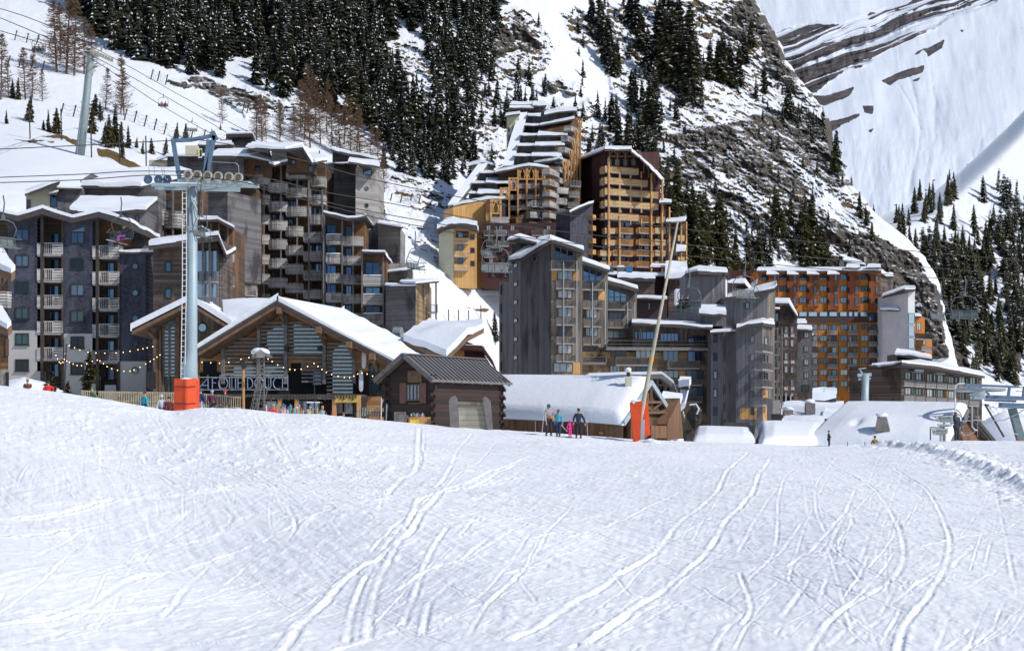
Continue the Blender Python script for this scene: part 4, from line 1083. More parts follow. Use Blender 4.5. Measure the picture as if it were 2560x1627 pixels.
col(f, 715, 777, (423,470,517)); col(f, 714, 758, (567,614,661,708,755)); col(f, 777, 813, (442,488,537), bg=.4); col(f, 759, 813, (582,629,676,723,770), bg=.6, glass='glb')
posts(r, f, (666, 708, 748, 777), 395, 860, .2, 'gpost', o=2.2); posts(r, f, (622, 811), 480, 800, .2, 'gpost', o=2.2); posts(r, f, (690, 730, 801), 380, 860, .14, 'dkpost', o=1.2)
# lower right wings of the balcony block
g = F(r, 800, 218, 970, 218); g.wall([(812,532),(868,548),(912,540),(912,1062),(812,1062)], M['bwood'], 6)
strip(r, [(808,531),(868,546),(916,539)], 214.5, 226, .3, .28)
for i, y in enumerate((588, 636, 684, 732, 780)):
    bal(g, 815, y, 857, y+20, 'boards', 1.6, bulge=.4, snow=i < 2); bal(g, 859, y+3, 906, y+24, 'boards' if i % 2 else 'mix', 1.6, bulge=.4)
    win(g, 812, y-26, 840, y+4, 2, 'glb'); win(g, 864, y-22, 880, y+6, 2, 'glb')
posts(r, g, (859, 886, 813), 545, 860, .18, 'gpost', o=1.8)
g = F(r, 900, 214, 970, 214); g.rect(906, 630, 966, 1062, M['bwood'], 6); strip(r, [(905,629),(962,630),(966,640)], 211, 222, .2, .25)
for y in (690, 737, 785): bal(g, 908, y, 958, y+22, 'boards', 1.5, snow=True); win(g, 914, y-34, 950, y-2, 2, 'glb')
posts(r, g, (961, 908), 632, 860, .2, 'gpost', o=1.6)

# ================================================================== porthole tower
r = R0('stair_tower', 'windowless grey boarded tower with a column of portholes', 890, 236)
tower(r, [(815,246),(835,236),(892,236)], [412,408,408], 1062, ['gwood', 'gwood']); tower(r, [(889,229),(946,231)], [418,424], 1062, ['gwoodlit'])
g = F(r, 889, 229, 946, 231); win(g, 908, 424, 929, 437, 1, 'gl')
for y in (472, 514, 556, 598): porthole(g, 916, y, .32)
h = F(r, 830, 246, 945, 246); h.wall([(831,374),(940,402),(940,440),(831,440)], M['gwood'], 7)
slab(r, [(828,374,243),(943,400,243),(944,397,254),(830,370,254)], .35, .3); slab(r, [(871,404,226.5),(950,416,227.5),(946,406,236),(874,398,236)], .3, .3); slab(r, [(814,411,240),(838,408,234),(888,410,234),(888,406,244),(816,408,246)], .15, .15)

r = R0('apartment_building', 'low grey boarded block with open balconies beside the white snow bank', 1062, 210)
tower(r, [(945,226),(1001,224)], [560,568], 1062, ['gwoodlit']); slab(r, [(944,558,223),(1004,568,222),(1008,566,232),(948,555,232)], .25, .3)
tower(r, [(964,206),(1039,203),(1069,213)], [712,712,706], 1062, ['gwood', 'tanh']); slab(r, [(961,714,204),(1041,714,201.5),(1042,711,212),(964,711,214)], .15, .2)
g = F(r, 1062, 212, 1100, 212); slab(r, [(1000,706,205),(1040,708,202),(1097,703,208),(1098,700,216),(1004,703,216)], .2, .25)
posts(r, g, (1072, 1090), 706, 850, .22, 'gpost'); bal(g, 1071, 762, 1092, 780, 'bars', .8, 'gpost'); bal(g, 1071, 802, 1092, 820, 'bars', .8, 'gpost')
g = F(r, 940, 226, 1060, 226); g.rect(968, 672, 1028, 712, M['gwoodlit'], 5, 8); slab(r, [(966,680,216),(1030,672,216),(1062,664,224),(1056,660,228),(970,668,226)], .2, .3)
# ================================================================== stepped building with snow chutes (far)
r = R0('stepped_apartment_building', 'tall stepped building with white snow chutes and orange timber trusses', 1280, 392)
def step(xl, xr, ytl, ytr, yb, Y, mat='clad', th=.5, lean=9, snow=.5, dy=11, w2=0):
    """a terrace: grey wall with a snowy lean-to roof falling towards the viewer"""
    f = F(r, xl, Y, xr, Y); f.wall([(xl,ytl),(xr,ytr),(xr,yb),(xl,yb)], M[mat], 10)
    slab(r, [(xl-1,ytl,Y-2.2),(xr+6,ytr,Y-2.2),(xr+5-w2,ytr-dy,Y+lean),(xl+4,ytl-dy,Y+lean)], th, snow)
# summit blocks
f = F(r, 1270, 404, 1400, 404)
f.rect(1275, 270, 1333, 330, M['clad'], 6); f.rect(1333, 262, 1364, 330, M['clad'], 6, .38)
slab(r, [(1273,270,402),(1335,270,402),(1332,264,410),(1276,264,410)], .4, .42); slab(r, [(1276,262,405),(1334,262,405),(1334,257,412),(1280,257,412)], .3, .4); slab(r, [(1332,264,402),(1366,264,402),(1360,256,410),(1334,256,410)], .4, .42)
f = F(r, 1262, 396, 1310, 396); f.wall([(1267,292),(1298,284),(1298,330),(1282,440),(1266,440)], M['cream'], 8)
win(f, 1269, 318, 1274, 330, 1); win(f, 1270, 338, 1275, 352, 1); win(f, 1268, 370, 1272, 384, 1); win(f, 1281, 318, 1285, 330, 1)
slab(r, [(1263,291,394),(1300,285,394),(1300,281,402),(1265,286,402)], .3, .35)
f = F(r, 1300, 399, 1440, 399); f.wall([(1312,288),(1360,288),(1362,282),(1438,276),(1438,600),(1256,600),(1260,430)], M['clad'], 9)
slab(r, [(1318,290,396),(1352,290,396),(1352,286,402),(1320,286,402)], .25, .35); slab(r, [(1360,287,396),(1400,279,396),(1443,277,396),(1440,271,406),(1400,272,406),(1362,281,406)], .35, .42)
slab(r, [(1350,313,393),(1437,297,393),(1432,291,402),(1356,308,402)], .4, .42); slab(r, [(1310,314,395),(1352,314,395),(1352,310,400),(1312,310,400)], .2, .35)
for i, (xl, xm, xr, y) in enumerate(((1304,1344,1420,338), (1297,1337,1413,363), (1289,1329,1406,389))):
    Y = 391-i*3.2
    step(xl-3, xm, y+1, y+1, 600, Y, 'clad', .25, 2, .35, 3); step(xm, xr-7, y+1, y+1, 600, Y-.8, 'clad', .3, 7, .36, 13, 8)
    f = F(r, xr-26, Y-1.2, xr, Y-1.2); f.rect(xr-26, y+2, xr-8, y+22, M['timber' if i % 2 else 'maroon'], 1, 0)
# chutes: planked aprons carrying smooth snow
slab(r, [(1256,416,382),(1282,414,382),(1319,283,399),(1296,285,399)], 1.2, .4, 'gpost', name='snow_chute'); slab(r, [(1120,513,374),(1140,513,374),(1218,413,388),(1196,413,388)], 1.2, .4, 'gpost', name='snow_chute')
f = F(r, 1170, 392, 1240, 392); f.rect(1179, 414, 1234, 470, M['cream'], 6); slab(r, [(1170,415,389),(1204,407,389),(1239,415,389),(1236,410,398),(1204,402,398),(1174,410,398)], .4, .42)
# lower terraces
f = F(r, 1180, 386, 1300, 386); f.rect(1204, 430, 1300, 560, M['clad'], 6)
step(1200, 1234, 433, 433, 560, 385, 'clad', .2, 2, .35, 3); step(1181, 1215, 459, 459, 560, 382, 'clad', .2, 2, .35, 3); step(1215, 1288, 457, 457, 560, 381, 'clad', .3, 6, .5, 12, 4)
step(1172, 1196, 484, 484, 560, 379, 'clad', .2, 2, .3, 3); step(1194, 1266, 484, 484, 560, 378, 'clad', .3, 6, .5, 12, 4)
slab(r, [(1133,515,373),(1215,498,373),(1264,496,373),(1262,490,380),(1216,491,380),(1136,508,382)], .4, .42)
slab(r, [(1238,430,378),(1322,413,378),(1374,421,378),(1368,414,388),(1322,406,392),(1246,424,392)], .5, .42)
f = F(r, 1240, 381, 1370, 381); f.wall([(1245,432),(1322,416),(1368,421),(1368,600),(1245,600)], M['bwood'], 7)
f.rect(1362, 424, 1374, 560, M['maroon'], 7, .38)
def truss(f, xs, y0, y1, o, mat='timber', w_=.32):
    """posts with fans of braces under the eave"""
    for i, x in enumerate(xs):
        mb = MB(); mb.beam(f.pt(x, y0, o), f.pt(x, y1, o), w_*1.3, w_*1.3, up=f.n); mb.build('post', M[mat], r)
    mb = MB()
    for a, b in zip(xs[:-1], xs[1:]):
        yb = y0+34*(b-a)/24; m_ = (a+b)/2; mb.beam(f.pt(a, yb, o), f.pt(b, yb, o), w_); mb.beam(f.pt(a, yb, o), f.pt(m_, y0, o), w_*.8); mb.beam(f.pt(b, yb, o), f.pt(m_, y0, o), w_*.8)
        mb.beam(f.pt(a+(b-a)*.3, yb, o), f.pt(a+(b-a)*.1, y0, o), w_*.7); mb.beam(f.pt(b-(b-a)*.3, yb, o), f.pt(b-(b-a)*.1, y0, o), w_*.7); mb.beam(f.pt(a, y0+2, o), f.pt(b, y0+2, o), w_)
    mb.build('truss', M[mat], r)
truss(f, (1295,1317,1339,1361), 421, 545, 2.6)
truss(F(r, 1272, 379, 1300, 379), (1273,1295), 448, 560, 2.4); truss(F(r, 1250, 377, 1280, 377), (1252,1272), 472, 500, 2.2)
for y in (459, 486, 513, 540): bal(f, 1276, y, 1296, y+12, 'boards', 2.2); bal(f, 1297, y-2, 1358, y+11, 'boards', 2.2); win(f, 1300, y-15, 1318, y-2, 2); win(f, 1330, y-15, 1350, y-2, 2)
# main oblique front with tall timber posts
f = F(r, 1372, 378, 1446, 400); f.wall([(1372,425),(1404,400),(1414,330),(1432,300),(1446,290),(1450,660),(1372,660)], M['bwood'], 7)
slab(r, [(1335,408,383),(1398,396,381),(1407,400,381),(1404,394,390),(1396,390,390),(1336,404,390)], .4, .55)
for k in range(10):
    y = 320+27*k; x0 = 1428-8*k if k < 4 else 1374
    for xa, xb in ((x0, min(x0+24, 1446)), (min(x0+25, 1444), 1447)):
        if xb-xa > 6: bal(f, xa, y, xb, y+11, 'boards', 1.8, bulge=.5)
    if x0 < 1400: bal(f, 1374, y-6, 1388, y+9, 'solid', 1.5, 'timber'); win(f, 1392, y-14, 1404, y-2, 1)
for x, y0 in ((1388,405),(1396,402),(1404,396),(1412,362),(1419,336),(1427,308)): posts(r, f, (x,), y0, 535 if x < 1410 else 505, .42, 'timber', o=2.4)
for x, y0 in ((1390,408),(1406,380),(1413,354),(1420,328),(1428,300)):
    mb = MB(); 
    for dx in (-6, -2, 3): mb.beam(f.pt(x+dx*.3, y0+22, 2.4), f.pt(x+dx*1.5, y0-2, 2.4), .28)
    mb.build('truss', M['timber'], r)
# scalloped stack of balconies below and to the right
f = F(r, 1290, 374, 1450, 384); f.wall([(1290,545),(1450,470),(1450,720),(1290,720)], M['bwood'], 7)
for k in range(6):
    for i in range(4):
        x = 1452-i*32-k*3; y = 452+k*27+i*17
        if x > 1300 and y < 640: bal(f, x-26, y, x, y+14, 'boards' if (i+k) % 3 else 'bars', 2.0, 'rail' if i % 2 else 'gpost', bulge=.6)
# gold flank and dark front
f = F(r, 1130, 370, 1215, 373); f.wall([(1133,518),(1215,501),(1215,566),(1133,566)], M['gold'], 7); f.rect(1190, 560, 1206, 720, M['gold'], 5, .3)
f = F(r, 1215, 370, 1245, 370); f.rect(1215, 500, 1245, 560, M['bwood'], 5); bal(f, 1216, 530, 1228, 560, 'solid', .6, 'gold')
truss(f, (1228,1252), 502, 560, 1.8); bal(f, 1229, 543, 1272, 556, 'boards', 2)
f = F(r, 1205, 368, 1390, 368); f.wall([(1205,560),(1390,556),(1390,720),(1205,720)], M['maroon'], 6)
for j, y in enumerate((574, 601, 628, 655)):
    for i in range(6):
        x = 1216+i*30+(j % 2)*6; win(f, x, y-11, x+11, y+3, 2, 'glc'); 
        if (i+j) % 4 != 3: bal(f, x-6, y+2, x+20, y+14, 'bars', 1.3, 'rail' if i % 2 else 'gpost')
# small yellow wing at the left foot
f = F(r, 1097, 361.5, 1135, 360); f.rect(1097, 572, 1134, 720, M['cream'], 4); f2 = F(r, 1135, 360, 1192, 361); f2.rect(1135, 570, 1192, 720, M['gold'], 5)
strip(r, [(1093,572),(1112,562),(1140,557),(1165,560),(1193,568)], 355, 368, .5, 1.3)
for y in (594, 627, 660): bal(f2, 1137, y, 1172, y+15, 'boards', 1.2, 'goldh'); win(f2, 1144, y-16, 1158, y, 1); win(f2, 1176, y-8, 1187, y+6, 1, 'gl', 'wframe')
f2.rect(1140, 578, 1172, 594, M['bwood'], .1, .02)

# ================================================================== brown tower with yellow balconies
r = R0('apartment_tower', 'dark brown apartment tower with full-width yellow timber balconies', 1570, 388)
tower(r, [(1395,418),(1511,384),(1648,391)], [410,380,380], 770, ['maroon', 'maroon'], 8)
f = F(r, 1511, 384, 1650, 391)
f.wall([(1511,376),(1579,376),(1600,398),(1626,420),(1650,448),(1650,500),(1511,500)], M['maroon'], 6, .1)
slab(r, [(1436,405,399),(1476,388,388),(1512,374,380),(1514,369,392),(1480,382,398),(1440,400,408)], .4, .45); slab(r, [(1512,374,380),(1579,374,381.5),(1579,369,392),(1514,369,392)], .4, .4)
for a, b in (((1576,378),(1603,398)), ((1600,396),(1627,420)), ((1624,418),(1655,450))): slab(r, [(*a,381.5),(*b,382),(b[0]+3,b[1]-4,392),(a[0]+3,a[1]-4,392)], .35, .35)
truss_y = [((1513,1595), 380, 416)]
mb = MB(); o = 1.8
for i in range(4):
    a = 1514+i*20; mb.beam(f.pt(a, 378, o), f.pt(a, 418, o), .3); mb.beam(f.pt(a, 392, o), f.pt(a+10, 378, o), .25); mb.beam(f.pt(a+20, 392, o), f.pt(a+10, 378, o), .25)
for x, y in ((1600,402),(1612,412),(1626,424),(1638,440)): mb.beam(f.pt(x, y, o), f.pt(x+10, y+24, o), .28); mb.beam(f.pt(x, y, o), f.pt(x, y+34, o), .3)
mb.beam(f.pt(1514, 394, o), f.pt(1595, 394, o), .3); mb.build('truss', M['beam'], r)
for i in range(4): win(f.off(.1), 1517+i*20, 398, 1529+i*20, 415, 2, 'glc')
for y, x0, x1 in ((418,1513,1596),(447,1513,1618),(475,1513,1645),(504,1513,1645),(534,1513,1596)):
    bal(f, x0, y, x1, y+15, 'boards', 1.8, 'goldh'); bal(f, 1504, y, 1512, y+15, 'boards', 1.0, 'goldh')
    for i in range(int((x1-1516)/27)): win(f.off(.1), 1518+27*i, y+19, 1528+27*i, y+29, 2, 'glc')
    for i in range(0, int((x1-1505)/27)+1): posts(r, f, (1513+27*i,), y+14, y+30, .3, 'timber', o=1.7)
bal(f, 1598, 541, 1635, 556, 'bars', 1.5, 'timber'); bal(f, 1641, 542, 1662, 556, 'boards', 1.5, 'goldh')
for j, y in enumerate((564, 593, 620, 648)):
    for i, (a, b) in enumerate(((1513,1537),(1545,1582),(1598,1635),(1639,1663))):
        if j > 1: a, b = a-12 if i < 2 else a-6 if i == 2 else a, b-(10 if i == 0 else 0)
        bal(f, a, y+6, b, y+19, 'boards' if i in (0, 3) else 'bars', 1.6, 'goldh' if i in (0, 3) else 'timber'); win(f.off(.1), a+4, y-9, a+14, y+4, 2, 'glc')
        if b-a > 28: win(f.off(.1), a+18, y-9, a+30, y+4, 2, 'gl')
for x, y0 in ((1512,396),(1539,540),(1618,436),(1645,450),(1663,520)): posts(r, f, (x,), y0, 690, .36, 'timber', o=1.9)
g = F(r, 1650, 392, 1715, 394); g.rect(1650, 512, 1664, 770, M['maroon'], 7, .1); g.rect(1664, 558, 1712, 770, M['bshing'], 7)
slab(r, [(1648,506,386),(1679,507,386),(1678,502,396),(1650,501,396)], .4, .4); slab(r, [(1664,556,388),(1712,553,388),(1716,547,398),(1668,550,398)], .4, .5); slab(r, [(1690,630,384),(1714,626,384),(1716,618,392),(1690,620,392)], .3, .9)
for y in (588, 642, 668): bal(g, 1695, y, 1711, y+13, 'boards', 1.5, 'goldh')
posts(r, g, (1697, 1710), 556, 700, .3, 'timber', o=1.5)
for y in (540, 568, 596, 626): win(g, 1667, y+30, 1675, y+42, 1)
h = F(r, 1425, 374, 1475, 382); h.wall([(1425,531),(1482,509),(1482,720),(1425,720)], M['shing'], 6); slab(r, [(1424,531,370),(1427,531,374),(1484,508,384),(1470,510,372)], .3, .5)
for y in (538, 565, 597, 625): h.rect(1471, y, 1479, y+12, M['timber'], 1, 1.2, 'balcony')

# brown low block and dark roofs between the grey block and the brown tower
r = R0('low_building', 'low dark brown flat-roofed block with thin snow lines under the brown tower', 1600, 330)
f = F(r, 1520, 330, 1720, 330); f.rect(1518, 686, 1720, 900, M['maroon'], 8); slab(r, [(1516,686,328),(1664,690,328),(1664,686,338),(1520,682,338)], .25, .4)
f = F(r, 1540, 322, 1640, 322); f.rect(1541, 698, 1636, 900, M['bshing'], 8); slab(r, [(1543,694,320),(1638,699,320),(1636,692,330),(1546,687,330)], .45, .55)
f = F(r, 1590, 312, 1660, 312); f.rect(1592, 744, 1668, 900, M['dbrown'], 6); slab(r, [(1592,745,310),(1668,748,310),(1668,744,318),(1594,741,318)], .25, .35); win(f, 1620, 757, 1626, 774, 1, 'glc')
f = F(r, 1665, 326, 1720, 326); f.rect(1671, 694, 1718, 900, M['bshing'], 8); slab(r, [(1662,696,322),(1722,696,322),(1716,664,336),(1664,664,336)], .3, .9)
slab(r, [(1626,667,336),(1664,669,336),(1664,665,342),(1630,663,342)], .25, .4)
g = F(r, 1690, 300, 1720, 300); g.rect(1690, 722, 1716, 760, M['roofsnow'], 3, name='snow_drift')
for i, (x, w_) in enumerate(((1526,18),(1552,20),(1573,18))):
    t = thing('waste_container', ('dark', 'grey', 'blue')[i]+' waste container in the row below the brown tower, '+('first','second','third')[i]+' from the left', 'container', P(x, 681, 329), 'waste containers below the brown tower')
    a = P(x, 680, 329); mb = MB(); s_ = w_/FP*329/2; mb.prism([a+Vector((-s_*.85, 0, 0)), a+Vector((s_*.85, 0, 0)), a+Vector((s_, 0, 1.0)), a+Vector((-s_, 0, 1.0))], (0, 1.2, 0)); mb.build('bin', plain('bin_paint', ((.05,.06,.08), (.1,.11,.13), (.03,.14,.30))[i], .5), t)
    mb = MB(); mb.prism([a+Vector((-s_, -.05, 1.02)), a+Vector((s_, -.05, 1.02)), a+Vector((s_*.7, -.05, 1.35)), a+Vector((-s_*.7, -.05, 1.35))], (0, 1.3, 0)); mb.build('lid', M['roofsnow' if i == 1 else 'dksteel'], t)

# ================================================================== grey clad stepped block (centre)
r = R0('apartment_building', 'grey vertically clad block stepping down in three glazed gables', 1420, 238)
tower(r, [(1248,256),(1276,248)], [704,704], 1090, ['clad']); tower(r, [(1272,248),(1300,240),(1378,236)], [648,646,600], 1090, ['clad', 'clad'])
f = F(r, 1300, 242, 1378, 238); f.wall([(1272,600),(1300,594),(1340,606),(1340,660),(1272,660)], M['clad'], 6, -.6)
slab(r, [(1268,602,240),(1300,594,238),(1342,606,238),(1338,598,248),(1300,588,248),(1274,596,248)], .3, .3)
slab(r, [(1271,648,238),(1302,645,235),(1352,612,233),(1379,600,232.5),(1380,592,243),(1350,598,244),(1296,636,246)], .45, .4)
f = F(r, 1276, 247, 1300, 240)
for y in (663, 710, 755, 801, 847, 893): win(F(r, 1272, 247.8, 1300, 239.8), 1284, y-5, 1294, y+6, 1, 'gld')
win(F(r, 1300, 239.8, 1378, 235.8), 1332, 641, 1342, 653, 1, 'gld', 'gpost'); win(F(r, 1272, 247.8, 1300, 239.8), 1282, 615, 1286, 636, 1, 'gld')
for y in (725, 772, 820, 868, 915): win(F(r, 1248, 255.8, 1276, 247.8), 1251, y-12, 1254, y+12, 1, 'gld')
def gab(xl, xr, ytl, ytr, Yv, wins, bals, glz):
    f = F(r, xl, Yv, xr, Yv+1); f.wall([(xl,ytl),(xr,ytr),(xr,1090),(xl,1090)], M['tanv'], 8)
    slab(r, [(xl-3,ytl-1,Yv-2.6),(xr+4,ytr-2,Yv-2),(xr+2,ytr-7,Yv+7),(xl-2,ytl-6,Yv+7)], .5, .3)
    x0, y0, x1, y1, drop = glz
    f.wall([(x0,y0),(x1,y0+drop),(x1,y1),(x0,y1)], M['glb'], .03, .05, 'window'); mb = MB(); o = .1
    for k in range(4): x = x0+(x1-x0)*k/3; mb.beam(f.pt(x, y0+drop*k/3, o), f.pt(x, y1, o), .14, .14, up=f.n)
    mb.beam(f.pt(x0, y0, o), f.pt(x1, y0+drop, o), .14); mb.beam(f.pt(x0, y1, o), f.pt(x1, y1, o), .14); mb.beam(f.pt(x0, (y0+y1)/2+drop*.5, o), f.pt(x1, (y0+y1)/2+drop*.5, o), .12); mb.build('window_frame', M['gpost'], r)
    for a, b, c, d in wins: win(f, a, b, c, d, 3, 'glc', 'wframe')
    for a, b, c, d in bals: bal(f, a, b, c, d, 'bars', 1.3, 'gpost')
    return f
f = gab(1378,1456,597,628,236, [(1394,677,1432,699),(1394,725,1430,746),(1394,770,1430,792),(1394,815,1430,838),(1394,862,1430,884),(1384,908,1432,930)], [(1379,653,1447,673),(1392,702,1440,720),(1392,750,1438,766),(1392,794,1438,811),(1392,842,1438,858),(1392,887,1438,903)], (1385,615,1433,652,14))
posts(r, f, (1403, 1436), 656, 905, .12, 'steel', o=1.45)
for x0, x1, y0, y1 in ((1379,1393,676,702), (1433,1448,676,702), (1430,1450,906,935)): f.rect(x0, y0, x1, y1, M['gold'], .1, .03)
f = gab(1456,1520,652,676,240, [(1460,727,1496,750),(1464,773,1494,795),(1463,818,1495,841),(1456,868,1505,890),(1458,910,1495,934)], [(1450,703,1513,723),(1458,751,1506,770),(1459,797,1505,815),(1459,843,1503,860),(1450,893,1515,908)], (1457,668,1505,702,12))
f.rect(1450, 862, 1500, 867, M['timber'], .1, .05); f.rect(1450, 727, 1459, 750, M['gold'], .1, .03); f.rect(1496, 728, 1512, 750, M['timber'], .1, .03); posts(r, f, (1474, 1506), 706, 862, .12, 'steel', o=1.45)
f = gab(1520,1592,702,724,244, [(1522,780,1556,801),(1518,826,1566,846)], [(1516,755,1580,773),(1516,800,1580,818)], (1520,720,1566,754,12))
f.rect(1516, 820, 1578, 825, M['timber'], .1, .05); posts(r, f, (1562, 1580), 758, 820, .12, 'steel', o=1.45)
f = F(r, 1500, 240, 1785, 242); f.rect(1582, 812, 1776, 880, M['tanv'], 8); f.rect(1440, 880, 1776, 1090, M['tanh'], 8, .4)
slab(r, [(1580,806,237),(1782,818,238),(1780,810,250),(1582,800,250)], .35, .35)
for a, b, c, d in ((1587,829,1635,848),(1650,832,1696,853),(1720,837,1766,857)): win(f, a, b, c, d, 5, 'glb', 'wframe')
bal(f, 1517, 852, 1777, 872, 'rails', 2.4, 'gpost'); posts(r, f, (1598, 1700, 1711), 822, 850, .2, 'gpost', o=1)
f = f.off(.4)
for a, b, c, d in ((1525,868,1566,893),(1588,871,1628,896),(1657,876,1696,902),(1719,878,1758,904)): win(f, a, b, c, d, 3, 'glb' if a > 1700 else 'glc', 'wframe')
for a, b, c, d in ((1540,893,1626,912),(1670,901,1750,920)): bal(f, a, b, c, d, 'bars', 1.4, 'gpost')
for a, b, c, d in ((1525,914,1550,933),(1556,914,1566,933),(1590,914,1628,932),(1657,925,1696,946),(1716,925,1758,948),(1716,966,1758,990),(1657,968,1690,990)): win(f, a, b, c, d, 3, 'glc', 'frame')
for a, b, c, d in ((1676,948,1756,962),(1690,990,1756,1004)): bal(f, a, b, c, d, 'bars', 1.2, 'gpost')
f.rect(1686, 928, 1710, 944, M['timber'], .05, .01)
g = F(r, 1444, 239, 1520, 239); bal(f, 1449, 893, 1516, 908, 'rails', 1.2, 'gpost'); bal(f, 1380, 933, 1450, 946, 'rails', 1.2, 'gpost')

# ================================================================== grey clad cluster right of centre
r = R0('apartment_building', 'windowless grey metal clad cluster of blocks with sloping snowy tops', 1800, 236)
tower(r, [(1655,262),(1720,252)], [805,760], 1095, ['clad2']); tower(r, [(1716,250),(1744,246),(1814,247)], [682,676,680], 1095, ['clad2', 'clad2'])
slab(r, [(1712,684,247),(1745,677,243),(1820,681,244),(1816,674,254),(1748,668,254),(1718,678,256)], .5, .35)
tower(r, [(1806,243),(1918,243)], [744,724], 1095, ['clad2'], 8); slab(r, [(1818,744,241),(1935,722,240),(1942,715,240),(1940,708,250),(1925,712,252),(1822,738,252)], .5, .35)
f = F(r, 1918, 243, 1936, 248); f.wall([(1918,724),(1938,718),(1936,1095),(1918,1095)], M['tanv'], 4)
f = F(r, 1750, 241, 1820, 241); f.rect(1752, 782, 1814, 815, M['clad2'], 4, .3); slab(r, [(1748,783,238),(1816,787,238),(1812,772,243),(1754,768,243)], .35, .5)
f = F(r, 1806, 242.9, 1918, 242.9)
win(f, 1864, 756, 1873, 773, 1); win(f, 1800, 800, 1811, 815, 1); f.rect(1806, 683, 1811, 690, M['void'], .1, .02)
tower(r, [(1778,236),(1842,235)], [830,828], 1095, ['clad2'], 8); slab(r, [(1776,830,234),(1843,828,234),(1842,824,244),(1778,825,244)], .2, .2)
tower(r, [(1841,233),(1906,232),(1934,240)], [820,812,814], 1095, ['clad2', 'tanv'], 8)
slab(r, [(1841,820,230),(1868,810,230),(1908,807,230),(1936,812,238),(1934,803,246),(1902,798,244),(1866,804,244),(1842,814,244)], .4, .35)
f = F(r, 1778, 236, 1842, 235); g = F(r, 1841, 233, 1906, 232); h = F(r, 1906, 232, 1934, 240)
for i, y in enumerate((847, 892, 937, 983, 1028)): win(f, 1783, y-10, 1793, y+10, 1, 'gld' if i < 2 else 'glc'); win(g, 1877, y-8 if y < 1000 else y-12, 1886, y+10, 1, 'glc', 'wframe')
g.rect(1850, 1020, 1892, 1048, M['gold'], .05, .01)
for y in (862, 907, 950, 995): bal(h, 1907, y, 1932, y+17, 'bars', 1.2, 'gpost', bulge=.3); win(h, 1911, y-20, 1918, y+2, 1, 'glc')
h.rect(1906, 975, 1918, 1060, M['timber'], .1, .1); posts(r, h, (1920, 1931), 818, 1050, .2, 'gpost', o=1.4)
posts(r, F(r, 1700, 234, 1900, 234), (1811, 1845), 830, 1060, .35, 'dkpost')
# brown pair of narrow houses
r = R0('apartment_building', 'narrow brown rough-boarded house with a steep snowy gable and pale shutters', 1960, 266)
f = F(r, 1930, 266, 1994, 266); f.wall([(1950,770),(1972,756),(1993,793),(1993,1095),(1925,1095),(1925,775)], M['bshing'], 9)
slab(r, [(1924,757,262),(1972,758,262),(1975,750,272),(1940,750,272)], .35, .4); slab(r, [(1971,757,262),(1995,792,262),(1995,789,272),(1974,751,272)], .4, .3)
slab(r, [(1921,770,262),(1950,772,262),(1950,768,268),(1923,766,268)], .25, .3); f.rect(1925, 775, 1949, 1095, M['dbrown'], 5, .3)
for i in range(7):
    y = 782+33*i
    if i > 0: win(f, 1961, y, 1970, y+18, 1, 'glc', 'wframe')
    win(f, 1976, y+1, 1985, y+19, 1, 'glc', 'wframe')
    if i in (1, 3, 5):
        f.rect(1960, y+20, 1969, y+28, M['plaster'], .06, .08, 'shutter'); f.rect(1977, y+20, 1986, y+28, M['plaster'], .06, .08, 'shutter')
    bal(f.off(.3), 1934, y+22, 1948, y+38, 'bars', 1.2, 'gpost'); win(f.off(.3), 1937, y, 1947, y+22, 1, 'gl')
f.rect(1936, 1004, 1988, 1020, M['plaster'], 2, .4, 'parapet'); f.rect(1940, 990, 1984, 1003, M['void'], 1, .2); 
for x in (1950, 1962, 1974): f.rect(x, 988, x+3, 1004, M['plaster'], .2, .5, 'pillar')
r = R0('apartment_building', 'dark narrow house with shuttered windows between brown house and orange block', 2012, 275)
f = F(r, 1992, 275, 2032, 275); f.rect(1992, 820, 2031, 1095, M['shing2'], 9); f.rect(1990, 980, 2030, 1095, M['bshing'], 1, .2)
slab(r, [(1992,808,282),(2018,808,282),(2014,800,290),(1994,800,290)], .3, .3); slab(r, [(1990,822,272),(2030,824,272),(2030,816,282),(1996,814,282)], .3, .25)
for y in (830, 865, 898, 931): win(f, 2010, y, 2022, y+14, 2, 'glc', 'wframe')
win(f, 2006, 962, 2022, 978, 1, 'gl')
# ================================================================== orange block
r = R0('apartment_building', 'long orange apartment block with rust-brown bays and dark window band', 2080, 390)
f = F(r, 1885, 390, 2260, 392)
f.wall([(1893,676),(2200,676),(2200,1095),(1893,1095)], M['orange'], 14); f.rect(2196, 782, 2244, 1095, M['orange'], 14, -.1)
slab(r, [(1891,677,388.5),(2202,677,388.5),(2200,671,402),(1895,671,402)], .3, .35)
f2 = F(r, 2200, 392, 2236, 402); f2.wall([(2200,680),(2215,688),(2232,688),(2232,790),(2200,790)], M['bshing'], 5); slab(r, [(2200,680,390),(2216,690,394),(2234,690,400),(2232,684,404),(2216,684,400),(2202,674,396)], .3, .3)
WX = (1898,1948,1998,2049,2100,2152); BX = ((1916,1944),(1967,1994),(2017,2045),(2068,2096),(2118,2148),(2171,2199))
for i, (a, b) in enumerate(BX):
    f.rect(a, 676, b, 775 if i > 2 else 768, M['rust'], .5, .7, 'bay'); g = f.off(.7)
    for y in (686, 715, 744):
        win(g, b-11, y+1, b-2, y+15, 1, 'gl'); f.rect(b-12, y+15, b-1, y+22, M['beam'], .1, .82, 'panel'); g.rect(a+1, y+4, a+6, y+17, M['void'], .1, .02, 'niche')
    if i < 4: slab(r, [(a,686,386.5),(b+3,686,386.5),(b-10,679,389),(a+1,678,389)], .15, .25, 'rust', name='skylight')
for i, x in enumerate(WX):
    for y in (685, 714, 743): win(f, x, y, x+19, y+15, 2, 'gl')
